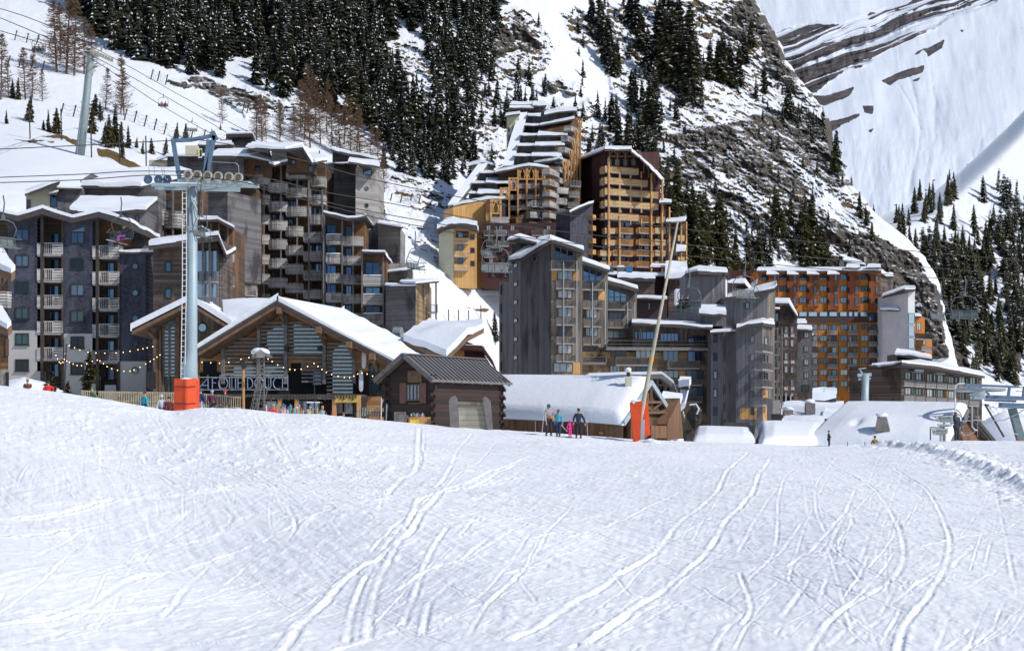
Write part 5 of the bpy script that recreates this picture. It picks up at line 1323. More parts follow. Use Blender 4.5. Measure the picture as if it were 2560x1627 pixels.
f.rect(1999, 701, 2017, 710, M['gold'], .1, .05, 'panel')
for a, b in ((2115,2150),(2167,2202)):
    f.rect(a+2, 668, b-3, 690, M['rust'], 4, 1.6, 'bay'); slab(r, [(a,669,387),(b,669,387),(b-2,663,394),(a+3,663,394)], .3, .4)
f.rect(1994, 782, 2243, 806, M['dbrown'], 1, .55, 'band')
g = f.off(.55)
for a, b in ((1997,2018),(2021,2043),(2048,2069),(2073,2093),(2099,2118),(2121,2132),(2135,2145),(2150,2169)): win(g, a, 779, b, 791, 1, 'skyglass')
for a in (2172, 2187): win(g, a, 784, a+12, 803, 1, 'gl')
for a in (2204, 2220, 2235): win(g, a, 784, a+9, 803, 1, 'gl')
for j in range(6):
    y = 810+28.4*j
    for i, x in enumerate((2049, 2100, 2152)):
        win(f, x, y, x+19, y+14, 2, 'glc' if j in (3, 4) else 'gl')
        win(f, x+22, y+2, x+29, y+16, 1, 'gl'); win(f, x+31, y+1, x+43, y+15, 1, 'gl'); bal(f, x+20, y+15, x+45, y+24, 'solid', 1.3, 'gpost', bulge=.4)
    win(f, 2032, y, 2044, y+15, 1, 'gl'); bal(f, 2030, y+15, 2045, y+24, 'solid', 1.3, 'gpost')
for x in (2045, 2096, 2147): f.rect(x, 806, x+1.5, 990, M['rust'], .1, .05, 'drainpipe')
for y in (814, 843): win(F(r, 2196, 390, 2244, 390), 2234, y, 2241, y+8, 1, 'gl')
tower(r, [(2206,386),(2270,378),(2287,380)], [740,724,722], 1095, ['conc', 'conc'], 8)
slab(r, [(2205,741,383),(2262,723,376),(2289,723,377),(2287,716,388),(2262,716,390),(2208,735,392)], .45, .35)
f3 = F(r, 2270, 377.8, 2287, 379.8)
for y in (783, 814, 844, 874): win(f3, 2271, y, 2286, y+27, 1, 'glk' if y > 850 else 'skyglass', 'gpost')
slab(r, [(2200,774,384),(2249,776,380),(2218,752,386),(2207,748,390)], .3, .5, 'fascia')
f4 = F(r, 2286, 392, 2330, 396); f4.rect(2286, 792, 2312, 1095, M['orange'], 8); f4.rect(2308, 850, 2330, 1095, M['orange'], 8)
slab(r, [(2285,790,390),(2303,792,390),(2300,786,400),(2286,786,400)], .3, .4); bal(f4, 2290, 834, 2330, 847, 'bars', 2.4, 'dkpost'); bal(f4, 2304, 866, 2328, 875, 'solid', 2, 'gpost')
win(f4, 2291, 806, 2302, 826, 2, 'glc'); win(f4, 2306, 850, 2313, 862, 1, 'glc')
posts(r, F(r, 2100, 410, 2180, 410), (2109, 2163), 642, 672, .45, 'steel'); posts(r, F(r, 2100, 410, 2180, 410), (2118, 2124), 646, 660, .2, 'steel')
f = F(r, 2105, 406, 2165, 406); f.wall([(2109,650),(2160,664),(2160,690),(2109,690)], M['gwoodlit'], 6); slab(r, [(2108,650,403),(2163,664,403),(2158,658,412),(2112,644,412)], .3, .4)
slab(r, [(2030,838,372),(2033,838,372),(2033,834,374),(2030,834,374)], .1, .1)
r = R0('low_building', 'maroon low block with yellow panel tucked behind the left end of the orange block', 1880, 396)
f = F(r, 1820, 398, 1895, 398); f.rect(1826, 676, 1894, 1000, M['maroon'], 6); win(f, 1880, 684, 1890, 700, 1); f.rect(1848, 690, 1856, 697, M['gold'], .1, .05, 'panel')
f = F(r, 1815, 330, 1880, 330); f.wall([(1842,715),(1862,706),(1876,728),(1876,900),(1842,900)], M['bshing'], 6); slab(r, [(1818,708,327),(1862,708,327),(1864,700,336),(1830,702,336)], .3, .4); slab(r, [(1861,708,327),(1880,730,327),(1882,728,336),(1864,701,336)], .3, .3)
win(f, 1846, 720, 1854, 738, 1, 'glc', 'wframe'); win(f, 1862, 722, 1868, 738, 1, 'gl')
slab(r, [(1876,720,360),(1892,710,356),(1894,700,366),(1878,712,370)], .3, .4)
f = F(r, 1870, 372, 1895, 372); f.wall([(1874,724),(1892,714),(1892,900),(1874,900)], M['orange'], 4)

# ================================================================== dark house on the right
r = R0('apartment_building', 'long low dark house with shingled end wall and overhanging snowy roof', 2300, 268)
tower(r, [(2180,272),(2252,264)], [918,914], 1095, ['shing'], 10); f = F(r, 2252, 264, 2470, 300); f.wall([(2252,914),(2455,942),(2455,1095),(2252,1095)], M['bshing'], 9)
slab(r, [(2178,918,270),(2232,912,258),(2254,906,256),(2330,914,266),(2462,940,292),(2452,930,310),(2300,902,290),(2180,912,284)], .4, .32)
for j, y in enumerate((930, 968, 1006)):
    for i in range(7):
        x = 2262+i*27; yy = y+i*2.2; k = win(f, x, yy, x+14, yy+19, 2, ('gl', 'glc')[(i+j) % 2]); win(f, x+17, yy+1, x+23, yy+19, 1, 'gl')
        bal(f, x-1, yy+20, x+24, yy+33, 'solid', .5, 'gpost')
        if j == 0 and i % 2: bal(f, x-2, yy-5, x+20, yy-4, 'solid', 1.0, 'gpost', snow=True)
for i in (2, 4): f.rect(2256+27*i, 925, 2261+27*i, 1060, M['owood'], .2, .1)
g = F(r, 2240, 300, 2335, 300); g.wall([(2243,884),(2325,896),(2325,960),(2243,960)], M['dbrown'], 8); slab(r, [(2238,884,297),(2330,898,297),(2325,889,310),(2242,876,310)], .4, .4)

# ================================================================== chalet with the big snowy gable
r = R0('chalet', 'big timber restaurant chalet with slatted arched windows and wide snowy gable roof', 735, 128)
d = Vector((3.7, 13.7, 0)); f = F(r, 500, 126.8, 1000, 125.6)
f.wall([(500,884),(692,772),(990,915),(990,1080),(500,1080)], M['lodge'], 9, vec=d*.8)
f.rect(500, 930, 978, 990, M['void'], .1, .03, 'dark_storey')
def pr(x, y, Y, dz=0): v = P(x, y, Y); v.z += dz; return v
R_, E_, L_ = P(692, 752, 124), P(992, 908, 124), P(488, 876, 124)
for a, b, nm in ((R_, E_, 'roof'), (L_, R_, 'roof')):
    mb = MB(); mb.prism([a, b, b-Vector((0, 0, .55)), a-Vector((0, 0, .55))], d); ro = mb.build(nm, M['beam'], r)
    mb = MB(); mb.prism([a+Vector((0, -.04, .03)), b+Vector((0, -.04, .03)), b-Vector((0, .04, .22)), a-Vector((0, .04, .22))], (0, -.12, 0)); mb.build('gutter', M['fascia'], ro)
n_ = 14; gx = []; rnd = random.Random(4)
X_, Y_, Z_ = (np.zeros((40, 56)) for _ in range(3))
for i in range(40):           # snow blanket of the right slope with creeping folds
    for j in range(56):
        u, v = i/39, j/55; p_ = R_.lerp(E_, u)+d*v
        ed = min(1, u*14, (1-u)*8+.15, v*16+.1, (1-v)*16+.1)
        wv_ = .10*math.sin((u*6+v*1.4)*6.28/1.2)*min(1, v*5)*min(1, (1-u)*6)
        X_[i, j], Y_[i, j], Z_[i, j] = p_.x, p_.y, p_.z+.05+.45*ed**.5+max(0, wv_)
off = r.location; so_ = grid_mesh('snow', X_-off.x, Y_-off.y, Z_-off.z, M['roofsnow'], flip=True); so_.parent = r
mb = MB(); mb.prism([R_, E_, E_+Vector((0, 0, .12)), R_+Vector((0, 0, .4))], d*.04); mb.build('snow', M['roofsnow'], r)
mb = MB(); mb.prism([L_+Vector((0, 0, .01)), R_+Vector((0, 0, .01)), R_+Vector((0, 0, .42)), L_+Vector((0, 0, .28))], d); mb.build('snow', M['roofsnow'], r, bevel=.12)
# left cross gable
g = F(r, 390, 130, 560, 130); g.wall([(392,806),(475,762),(560,812),(560,1080),(392,1080)], M['tanv'], 8)
A1, A2, A3 = P(330, 822, 127), P(475, 750, 127), P(575, 812, 127)
for a, b in ((A1, A2), (A2, A3)):
    mb = MB(); mb.prism([a, b, b-Vector((0, 0, .45)), a-Vector((0, 0, .45))], (0, 9, 0)); ro = mb.build('roof', M['beam'], r)
    mb = MB(); mb.prism([a+Vector((0, 0, .01)), b+Vector((0, 0, .01)), b+Vector((0, 0, .34)), a+Vector((0, 0, .34))], (0, 9, 0)); mb.build('snow', M['roofsnow'], ro, bevel=.13)
slab(r, [(560,806,131),(640,790,131),(720,756,140),(556,760,140)], .2, .5)
g.rect(411, 800, 438, 940, M['skyglass'], .05, .04, 'window'); mb = MB()
for k in range(15): mb.beam(g.pt(410, 806+k*9.2, .12), g.pt(439, 806+k*9.2, .12), .1, .16)
for x in (409, 424, 440): mb.beam(g.pt(x, 795, .1), g.pt(x, 985, .1), .14, .14)
mb.build('slats', M['gpost'], r); porthole(g, 506, 819, .42, 'skyglass'); posts(r, g, (396, 402, 448), 780, 985, .26, 'beam', o=.4)
mb = MB(); mb.beam(g.pt(396, 850, .5), g.pt(372, 815, 2.4), .25); mb.beam(g.pt(396, 815, .5), g.pt(380, 811, 2.4), .7); mb.build('bracket', M['beam'], r)
g.rect(370, 930, 393, 972, M['black'], 1, .8, 'loudspeaker_stack')
# slat screens and glass of the main gable
def rooftop(x): return np.interp(x, [488,692,992], [884,770,918])
def screen(x0, x1, y0, y1, st=9.6):
    mb = MB(); y = y0
    while y < y1:
        a, b = x0, x1
        while a < b and rooftop(a) > y-4: a += 2
        while b > a and rooftop(b) > y-4: b -= 2
        if b-a > 8: mb.beam(f.pt(a, y, .45), f.pt(b, y, .45), .10, .15)
        y += st
    mb.build('slats', M['gpost'], r)
def arch(x0, x1, yt, yb, half):
    pts = []; n = 8
    for k in range(n+1):
        t = k/n
        if half == 'l': pts.append((x0+(x1-x0)*t, yt+(yb-yt)*.28*(1-math.sin(t*math.pi/2))))
        elif half == 'r': pts.append((x0+(x1-x0)*t, yt+(yb-yt)*.28*(1-math.cos(t*math.pi/2))))
        else: pts.append((x0+(x1-x0)*t, yt+(yb-yt)*.13*(1-math.sin(t*math.pi))))
    f.wall(pts+[(x1,yb),(x0,yb)], M['skyglass'], .03, .06, 'window')
arch(668, 716, 812, 882, 'l'); arch(735, 812, 812, 884, 'r'); arch(832, 882, 862, 985, 'm'); arch(585, 640, 915, 940, 'm'); arch(660, 714, 915, 940, 'm')
screen(566, 655, 848, 942); screen(656, 718, 808, 942); screen(722, 814, 808, 900); screen(757, 814, 906, 960); screen(820, 886, 860, 985)
for x, y in ((562,860),(651,812),(718,792),(814,828),(888,872)): posts(r, f, (x,), y, 960, .26, 'gpost', o=.55)
mb = MB()
for x in (562, 651, 718, 814, 888, 945):
    y = rooftop(x)-6; mb.beam(f.pt(x, y+10, .5), f.pt(x-4, y+4, 2.4), .42, .5); mb.beam(f.pt(x, y+38, .5), f.pt(x-3, y+12, 2.0), .2)
mb.build('bracket', M['beam'], r)
for x in (657, 718, 800): f.rect(x-1, 866, x+8, 878, M['black'], .1, .9, 'spotlight')
f.rect(508, 902, 542, 942, M['void'], .1, .05, 'doorway'); f.rect(728, 908, 752, 982, M['void'], .1, .06, 'doorway'); f.rect(470, 905, 500, 990, M['owood'], 2, .02)
f.rect(786, 930, 806, 962, plain('screen_glass', (.25, .3, .38), .3), .1, .5, 'screen')
win(f, 922, 910, 948, 986, 2, 'glk', trans=.5)
# deck front, letters, valance, ground floor
h = F(r, 460, 121.5, 960, 121)
h.rect(462, 985, 900, 992, M['dkpost'], 6, 0, 'deck'); h.rect(640, 988, 836, 998, M['tanv'], .2, .25, 'valance'); h.rect(838, 988, 896, 1006, plain('golden_valance', (.55, .36, .08), .7), .2, .27, 'valance')
mb = MB()
for k in range(34): x = 640+k*7.6; p0 = h.pt(x, 986, .32); mb.box(p0-Vector((0, 0, .13+.04*(k % 3))), h.u*.05, h.n*.02, Vector((0, 0, .14+.04*(k % 3))))
mb.build('valance_fringe', M['dkpost'], r)
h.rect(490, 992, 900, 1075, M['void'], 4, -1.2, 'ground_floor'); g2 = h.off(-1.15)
for a, b in ((660,695),(745,768),(772,800),(842,858),(862,880)): win(g2, a, 1000, b, 1035, 2, 'skyglass' if a < 800 else 'glc', 'gpost')
posts(r, h, (836, 897, 700, 742), 988, 1060, .3, 'timber'); h.rect(770, 1004, 800, 1007, M['roofsnow'], 1.5, .6, 'awning')
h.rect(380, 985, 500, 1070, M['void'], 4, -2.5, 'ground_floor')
mb = MB(); mb.beam(h.pt(495, 943, .1), h.pt(720, 943, .1), .05); mb.beam(h.pt(495, 974, .1), h.pt(720, 974, .1), .05); mb.beam(h.pt(550, 937, -.2), h.pt(672, 937, -.2), .06)
for x in (495, 520, 550, 580, 612, 650, 672, 720): mb.beam(h.pt(x, 937, .05), h.pt(x, 976, .05), .035)
mb.build('sign_frame', M['steel'], r)
def letters(txt, root, p0, width, height, un, thick=.03, mat='steel', name='lettering', squash=True):
    cu = bpy.data.curves.new('txt', 'FONT'); cu.body = txt; cu.extrude = thick/2; cu.resolution_u = 2
    o = bpy.data.objects.new('txt', cu); C.objects.link(o); dg = bpy.context.evaluated_depsgraph_get(); dg.update()
    me = bpy.data.meshes.new_from_object(o.evaluated_get(dg)); bpy.data.objects.remove(o)
    co = np.zeros(len(me.vertices)*3); me.vertices.foreach_get('co', co); co = co.reshape(-1, 3)
    w_, h_ = np.ptp(co[:, 0]) or 1, np.ptp(co[:, 1]) or 1; co[:, 0] = (co[:, 0]-co[:, 0].min())/w_*width; co[:, 1] = (co[:, 1]-co[:, 1].min())/h_*height
    u, n = un; q = np.array(p0-root.location)[None]+co[:, :1]*np.array(u)[None]+co[:, 1:2]*np.array([[0, 0, 1.]])+co[:, 2:]*np.array(n)[None]
    me.vertices.foreach_set('co', q.ravel()); me.materials.clear(); me.materials.append(M[mat]); me.update()
    ob = bpy.data.objects.new(name, me); link(ob, root); return ob
M['sign_blue'] = plain('pale_blue_metal_letters', (.24, .29, .42), .35, .3)
def arc(cx, cy, rx, ry, a0, a1, n=14): return [(cx+rx*math.cos(math.radians(a0+(a1-a0)*k/n)), cy+ry*math.sin(math.radians(a0+(a1-a0)*k/n))) for k in range(n+1)]
GL = [('L', [[(486,944),(486,971),(494,971)]]), ('A', [[(497,971),(522,944),(522,972)],[(505,963),(522,963)]]), ('F', [[(532,972),(532,945),(543,945)],[(532,957),(541,957)]]), ('O', [arc(559,958,11.5,14,0,360,22)]), ('L', [[(575,944),(575,971),(585,971)]]), ('I', [[(590,944),(590,972)]]), ('E', [[(607,945),(596,945),(596,971),(607,971)],[(596,957),(605,957)]]),
 ('D', [[(620,945),(620,971)]+arc(622,958,11,13,90,-90)+[(620,945)]]), ('O', [arc(649,958,11,14,0,360,22)]), ('U', [[(664,944)]+arc(671,963,7,9,180,0)+[(678,944)]]), ('C', [arc(696,958,12,14,-60,-300,20)]), ('E', [[(719,945),(707,945),(707,971),(719,971)],[(707,957),(717,957)]])]
for ch_, st_ in GL:
    mb = MB()
    for pl_ in st_: mb.tube([h.pt(x, y, .17) for x, y in pl_], .038, 6)
    mb.build('letter', M['sign_blue'], r)
for x, y0, y1 in ((915, 877, 923), (908, 926, 980)):
    c = f.pt(x, (y0+y1)/2, 1.0); mb = MB(); pts = []
    hh = (y1-y0)/2/FP*125; 
    for k in range(20):
        a = 2*math.pi*k/20; pts.append(c+f.u*.17*math.cos(a)+Vector((0, 0, math.copysign(abs(math.sin(a))**.4, math.sin(a))*hh)))
    mb.prism(pts, -f.n*.04); o = mb.build('snowboard', [plain('board_white', (.62, .62, .66), .35, var=.25, nscale=4)], None, label=('white snowboard hung upright on the chalet wall, upper one' if y0 < 900 else 'white patterned snowboard hung on the chalet wall, lower one'), cat='snowboard', group='snowboards on the chalet wall')

# second snowy roof building behind
r = R0('chalet', 'wooden building with a smooth shaded snow roof behind the metal-roofed cabin', 1110, 137)
slab(r, [(1008,852,134),(1116,892,131),(1168,842,132),(1210,820,136),(1205,812,144),(1072,812,146)], .4, .6, 'beam')
f = F(r, 1110, 135, 1240, 138); f.wall([(1118,895),(1160,850),(1200,868),(1232,920),(1232,1090),(1118,1090)], M['vwood'], 5); f.rect(1130, 868, 1166, 900, M['timber'], .2, .05)
strip(r, [(1152,862),(1206,864),(1232,900),(1240,920)], 133, 141, .35, .05, 'maroon'); f.rect(1160, 866, 1205, 892, M['dbrown'], .2, .4)
r = thing('roof_ventilator', 'round metal ventilator standing behind the chalet roof', 'ventilator', P(993, 850, 140))
mb = MB(); c = P(995, 832, 140); mb.disc(c, (1, -.3, 0), .5, .7, 18); mb.build('duct_hood', M['steel'], r); mb = MB(); mb.abox(c.x-.9, c.x+.5, c.y-.5, c.y+.6, c.z-1.2, c.z-.35); mb.build('duct_base', M['steel'], r)
# ================================================================== log cabin with grey metal roof
r = R0('log_cabin', 'small dark log cabin with grey standing-seam metal roof and open red-brown shutters', 1050, 95)
M['log'] = wood('dark_logs', (.016, .010, .008), (.055, .030, .022), .24, 'z', (.02, .012, .01), .4)
A = P(1007, HY, 95); dr = Vector((4.7, 8.8, 0)).normalized(); du = Vector((dr.y, -dr.x, 0)); UP = Vector((0, 0, 1))
def cp(u, v, z): return A+du*u+dr*v+UP*z      # across, along the ridge, height
zr, ze, ln = 3.92, 2.38, 10.0; zb = -1.2
def rp(s): return [cp(0, 0, zr), cp(s*2.02, 0, ze), cp(s*2.02, ln, ze), cp(0, ln, zr)]
for s in (-1, 1):
    q = rp(s); mb = MB(); mb.prism(q, (0, 0, -.10)); ro = mb.build('roof', M['mroof'], r)
    mb = MB()
    for k in range(20):
        v = ln*(k+.3)/20; mb.beam(cp(0, v, zr+.02), cp(s*2.03, v, ze+.02), .05, .07)
    mb.build('seams', plain('dark_roof_seam', (.07, .07, .075), .5, .3), ro)
    mb = MB(); mb.beam(cp(0, -.03, zr-.05), cp(s*2.05, -.03, ze-.05), .08, .26); mb.beam(cp(s*2.02, 0, ze-.06), cp(s*2.02, ln, ze-.06), .07, .14); mb.build('fascia', M['gpost'], ro)
    mb = MB()
    for k in range(9): mb.beam(cp(s*.1, .2+k*1.2, zr-.22), cp(s*1.95, .2+k*1.2, ze-.16), .10, .14)
    mb.build('rafters', M['beam'], ro)
mb = MB(); mb.beam(cp(0, -.05, zr+.03), cp(0, ln+.05, zr+.03), .28, .07); mb.build('ridge_cap', M['mroof'], r)
mb = MB(); w_ = 1.62; mb.prism([cp(-w_, .7, zb), cp(w_, .7, zb), cp(w_, .7, ze+.2), cp(0, .7, zr-.25), cp(-w_, .7, ze+.2)], dr*(ln-1.4)); 
for k in range(14):
    z = zb+.15+k*.27
    if z > ze+.1: break
    for u in (-w_, w_): 
        for v in (.7, ln-.7):
            e = .28 if k % 2 else .10; mb.box(cp(u, v, z), du*e, dr*.09, UP*.11); mb.box(cp(u, v, z+.13), du*.09, dr*e, UP*.11)
mb.build('wall', M['log'], r)
g = F(r, 950, 95, 1075, 95); g.a = cp(-w_, .7, 0)-UP*0; g.u = du; g.n = -dr; g.id = ('cab', 1)
def gp(px, py): t, y = g.Y(px); return t, (HY-py)/FP*y
wn = win(g, 1016, 958, 1052, 1004, 4, 'glc', 'wframe', ft=.07)
for a, b in ((1001, 1016), (1051, 1067)): g.rect(a, 957, b, 1008, plain('red_brown_shutter', (.17, .075, .06), .7, var=.2), .04, .09, 'shutter')
g.rect(1020, 927, 1055, 956, M['beam'], .1, .04, 'lintel'); g.rect(1024, 1007, 1052, 1009, M['gpost'], .1, .15, 'sill'); 
# wooden crates, bottles, boards beside the cabin
def crate(name, label, px, Y, w_, d_, h_, mat, cat='box', tilt=0, dz=0, grp=None):
    b = onG(px, Y, dz); mb = MB(); R = Matrix.Rotation(tilt, 3, 'Y')
    mb.box(R @ Vector((0, 0, h_/2)), R @ Vector((w_/2, 0, 0)), Vector((0, d_/2, 0)), R @ Vector((0, 0, h_/2)))
    for sx in (-1, 1): mb.box(R @ Vector((sx*w_*.42, -d_/2-.015, h_/2)), R @ Vector((.04, 0, 0)), Vector((0, .012, 0)), R @ Vector((0, 0, h_/2*.98)))
    o = MB(); o.v = [tuple(Vector(v)+b) for v in mb.v]; o.f = mb.f; o.m = mb.m; return o.build(name, mat, label=label, cat=cat, group=grp)
crate('planter_box', 'orange wooden planter box with bottles on top in front of the cabin', 1049, 91, 1.25, .4, .42, M['timber'], 'box')
crate('tray', 'yellow plastic tray leaning on the orange planter box', 1036, 90.6, .48, .06, .24, M['yellow'], 'tray')
crate('chest', 'grey snow topped chest at the left corner of the cabin', 1000, 91.5, .65, .5, .62, M['gpost'], 'chest'); crate('board', 'tilted grey square board leaning against the chest', 1004, 90.8, .5, .06, .5, M['gpost'], 'board', .3)
for i in range(10):
    x = 1028+i*3.6; b = onG(x, 91, .43); mb = MB(); h_ = .16+.05*(i % 3); mb.tube([b, b+UP*h_*.6, b+UP*h_*.8, b+UP*h_], [.035, .035, .015, .014], 8)
    mb.build('bottle', plain('bottle_colour', [(.6,.6,.62),(.1,.15,.5),(.08,.3,.2),(.5,.25,.05)][i % 4], .2), label='small bottle on the orange planter box', cat='bottle', group='bottles on the planter box')
# wooden ramp frame
t = thing('wooden_gate', 'pale plank panel held between two thick grey timber posts beside the cabin', 'gate', onG(1180, 90))
rv = [(1123, 1000), (1140, 990), (1147, 1070), (1129, 1070)]
for pts, nm in (([(1122,1003),(1128,992),(1137,988),(1142,996),(1148,1072),(1126,1072)], 'post'), ([(1206,994),(1214,990),(1226,1002),(1232,1076),(1219,1076)], 'post')):
    mb = MB(); mb.prism([P(x, y, 89.5) for x, y in pts], (0, .9, 0)); mb.build(nm, M['gpost'], t)
mb = MB(); mb.prism([P(x, y, 89.7) for x, y in ((1145,1012),(1217,1016),(1220,1080),(1149,1080))], (0, .08, 0)); mb.build('plank_panel', wood('pale_planks', (.46, .43, .36), (.62, .58, .48), .30, 'z', (.30, .28, .22), .3), t)
mb = MB(); mb.prism([P(x, y, 89.6) for x, y in ((1142,1003),(1216,1006),(1217,1014),(1143,1011))], (0, .2, 0)); mb.build('top_rail', M['tanv'], t)

# ================================================================== big barn with a snow blanket
def snowroof(root, a, b, c, dd, th=.5, bul=.25, nu=46, nv=26, name='snow', lump=None):
    """snow blanket on the plane a(ridge start) b(ridge end) c(eave end) d(eave start)"""
    X = np.zeros((nv, nu)); Y = X.copy(); Z = X.copy(); nrm = (b-a).cross(dd-a).normalized()
    if nrm.z < 0: nrm = -nrm
    for i in range(nv):
        for j in range(nu):
            u, v = j/(nu-1), i/(nv-1); p_ = a.lerp(b, u).lerp(dd.lerp(c, u), v); e = min(1, u*18, (1-u)*18, (1-v)*12, v*10+.35)
            k = th*max(0, e)**.45+bul*math.sin(v*2.6)*min(1, u*5, (1-u)*5)
            if lump: k += lump(u, v)
            q = p_+nrm*(k+.02)+(Vector((0, -.12, -.2))*max(0, v-.93)/.07 if v > .93 else Vector())
            X[i, j], Y[i, j], Z[i, j] = q
    off = root_of(root).location; o = grid_mesh(name, X-off.x, Y-off.y, Z-off.z, M['roofsnow'], flip=False); o.parent = root; return o
r = R0('barn', 'long low wooden barn under a thick smooth snow blanket with chimney', 1430, 106)
a, b, c, e = P(1225, 948, 113), P(1628, 953, 106), P(1560, 1056, 100.5), P(1190, 1040, 108)
mb = MB(); mb.prism([a, b, c, e], (0, 0, -.16)); ro = mb.build('roof', M['gpost'], r)
snowroof(ro, a, b, c, e, .55, .22)
c2 = P(1690, 1050, 110); a2 = P(1330, 1045, 118); mb = MB(); mb.prism([b, c2, a2, a], (0, 0, -.16)); rb = mb.build('roof', M['gpost'], r)
for p, q in ((b, c), (b, c2)):
    mb = MB(); mb.beam(p+Vector((0, -.06, -.05)), q+Vector((0, -.06, -.05)), .12, .34); mb.build('barge_board', plain('pale_blue_grey_board', (.36, .44, .50), .7), ro)
wl = [P(1240, 1052, 107.5), P(1556, 1058, 101.6)]
mb = MB(); mb.prism([wl[0]+UP*.1, wl[1]+UP*.2, Vector((wl[1].x, wl[1].y, -2.6)), Vector((wl[0].x, wl[0].y, -2.6))], (.8, 3, 0)); mb.build('wall', M['vwood'], r)
mb = MB(); mb.prism([b+Vector((.1, .9, -.4)), c+Vector((.5, .9, .1)), Vector((c.x+.5, c.y+.9, -2.6)), Vector((c2.x-.3, c2.y+.4, -2.6)), c2+Vector((-.4, .4, .0))], (-1.5, 3, 0)); mb.build('gable_wall', M['bwood'], r)
mb = MB(); q0 = b+Vector((.02, .2, -.35))
mb.beam(q0.lerp(c, .45)+UP*0, q0.lerp(c2, .45), .16); mb.beam(q0, q0-UP*1.5, .16); mb.beam(q0.lerp(c, .45), q0-UP*1.6, .12); mb.beam(q0.lerp(c2, .45), q0-UP*1.6, .12); mb.beam(q0.lerp(c, .75), q0.lerp(c2, .75), .16); mb.build('gable_truss', M['beam'], r)
fq = F(r, 1556, 101.5, 1600, 104); mb = MB(); mb.beam(P(1533, 1078, 101.2), P(1552, 1057, 100.9), .14); mb.build('brace', M['tanv'], r)
fb_ = F(r, 1240, 107.4, 1556, 101.5)
fb_.rect(1498, 1079, 1508, 1085, M['timber'], .02, .03, 'plaque')
posts(r, fb_, (1339,), 1050, 1090, .05, 'white')
h = F(r, 1590, 103, 1690, 108); h.rect(1624, 1064, 1664, 1095, M['vwood'], 1, .1, 'crate_wall'); h.wall([(1668,1100),(1668,1060),(1700,995),(1708,1095)], M['vwood'], 3, 0)
slab(r, [(1640,1045,108),(1690,1045,110),(1706,996,116),(1655,992,116)], .15, .35)
# chimney on the barn
t = MB(); c0 = P(1571, 962, 104.5); t.abox(c0.x-.2, c0.x+.2, c0.y-.2, c0.y+.2, c0.z-.5, c0.z+.55); t.build('chimney', M['cream'], r)
t = MB(); t.tube([c0+UP*.55, c0+UP*.8], .13, 10); t.build('flue', M['black'], r); t = MB(); t.blob(c0+UP*.95, (.22, .22, .18), 3); t.build('snow', M['roofsnow'], r, smooth=True)
# arched timber hall behind the barn
r = R0('timber_hall', 'timber hall with faceted arched roof edge behind the barn', 1590, 128)
strip(r, [(1473,938),(1655,936),(1683,958),(1700,1000),(1712,1045)], 124, 136, .3, .22, 'gpost'); f = F(r, 1470, 126, 1712, 126)
f.wall([(1640,941),(1655,941),(1680,962),(1696,1005),(1706,1095),(1640,1095)], M['void'], 5, -1.5); f.rect(1475, 944, 1645, 960, M['bwood'], 4)
mb = MB()
for p, q in (((1644,945),(1644,1010)),((1644,1005),(1664,945)),((1664,945),(1664,1010)),((1664,1000),(1682,965)),((1648,975),(1690,985)),((1650,960),(1680,1010))): mb.beam(f.pt(*p), f.pt(*q), .2)
mb.build('truss', M['gpost'], r)
slab(r, [(1696,966,122),(1722,968,120),(1726,962,128),(1700,958,130)], .2, .5); slab(r, [(1702,1030,120),(1712,1020,120),(1724,968,122),(1700,962,126)], .1, .5)
r = R0('ski_lift_housing', 'black machine housing with white rim next to the barn gable', 1735, 112)
mb = MB(); mb.blob(P(1737, 1040, 112), (.5, .5, .75), 8); mb.build('housing', M['black'], r); mb = MB(); mb.tube([P(1724, 1012, 111), P(1740, 1010, 111), P(1747, 1022, 111), P(1742, 1035, 111)], .07, 6); mb.build('rim', M['white'], r)
mb = MB(); mb.abox(P(1715, 0, 112).x, P(1760, 0, 112).x, 112, 113.5, -2.4, P(0, 1074, 112).z); mb.build('base', M['dkpost'], r)
# ================================================================== snow-buried huts on the right
r = R0('hut', 'low hut buried under a rounded snow mound right of the orange-padded pole', 1810, 104)
a, b, c, e = P(1740, 1078, 108), P(1885, 1083, 108), P(1890, 1112, 103), P(1731, 1110, 103)
mb = MB(); mb.prism([a, b, c, e], (0, 0, -.5)); ro = mb.build('roof', M['gpost'], r); snowroof(ro, a, b, c, e, .42, .25)
r = R0('hut', 'small hut with thick snow roof and dark gable edge beside the larger snowy barn', 1960, 104)
a, b, c, e = P(1896, 1066, 108), P(2070, 1070, 112), P(2040, 1122, 103), P(1898, 1122, 101)
mb = MB(); mb.prism([a, b, c, e], (0, 0, -.3)); ro = mb.build('roof', M['dkpost'], r); snowroof(ro, a, b, c, e, .5, .3)
mb = MB(); mb.prism([P(1889,1062,105), P(1896,1068,105), P(1897,1122,103), P(1884,1112,103)], (0, 3, 0)); mb.build('gable', M['gwood'], r)
r = R0('barn', 'wide barn whose huge snow roof carries a grey tapered chimney', 2250, 106)
a, b, c, e = P(2112, 1018, 114), P(2420, 1022, 108), P(2368, 1122, 100.5), P(2005, 1120, 104)
def lmp(u, v): return .30*math.exp(-((u-.40)/.20)**2-((v-.72)/.22)**2)-.25*math.exp(-((u-.33)/.035)**2-((v-.75)/.07)**2)
mb = MB(); mb.prism([a, b, c, e], (0, 0, -.2)); ro = mb.build('roof', M['gpost'], r); snowroof(ro, a, b, c, e, .6, .25, 90, 50, lump=lmp)
c2 = P(2492, 1108, 113); a2 = P(2220, 1108, 122); mb = MB(); mb.prism([b, c2, a2, a], (0, 0, -.2)); rb = mb.build('roof', M['gpost'], r); snowroof(rb, a, b, c2, a2, .3, .05, 20, 12)
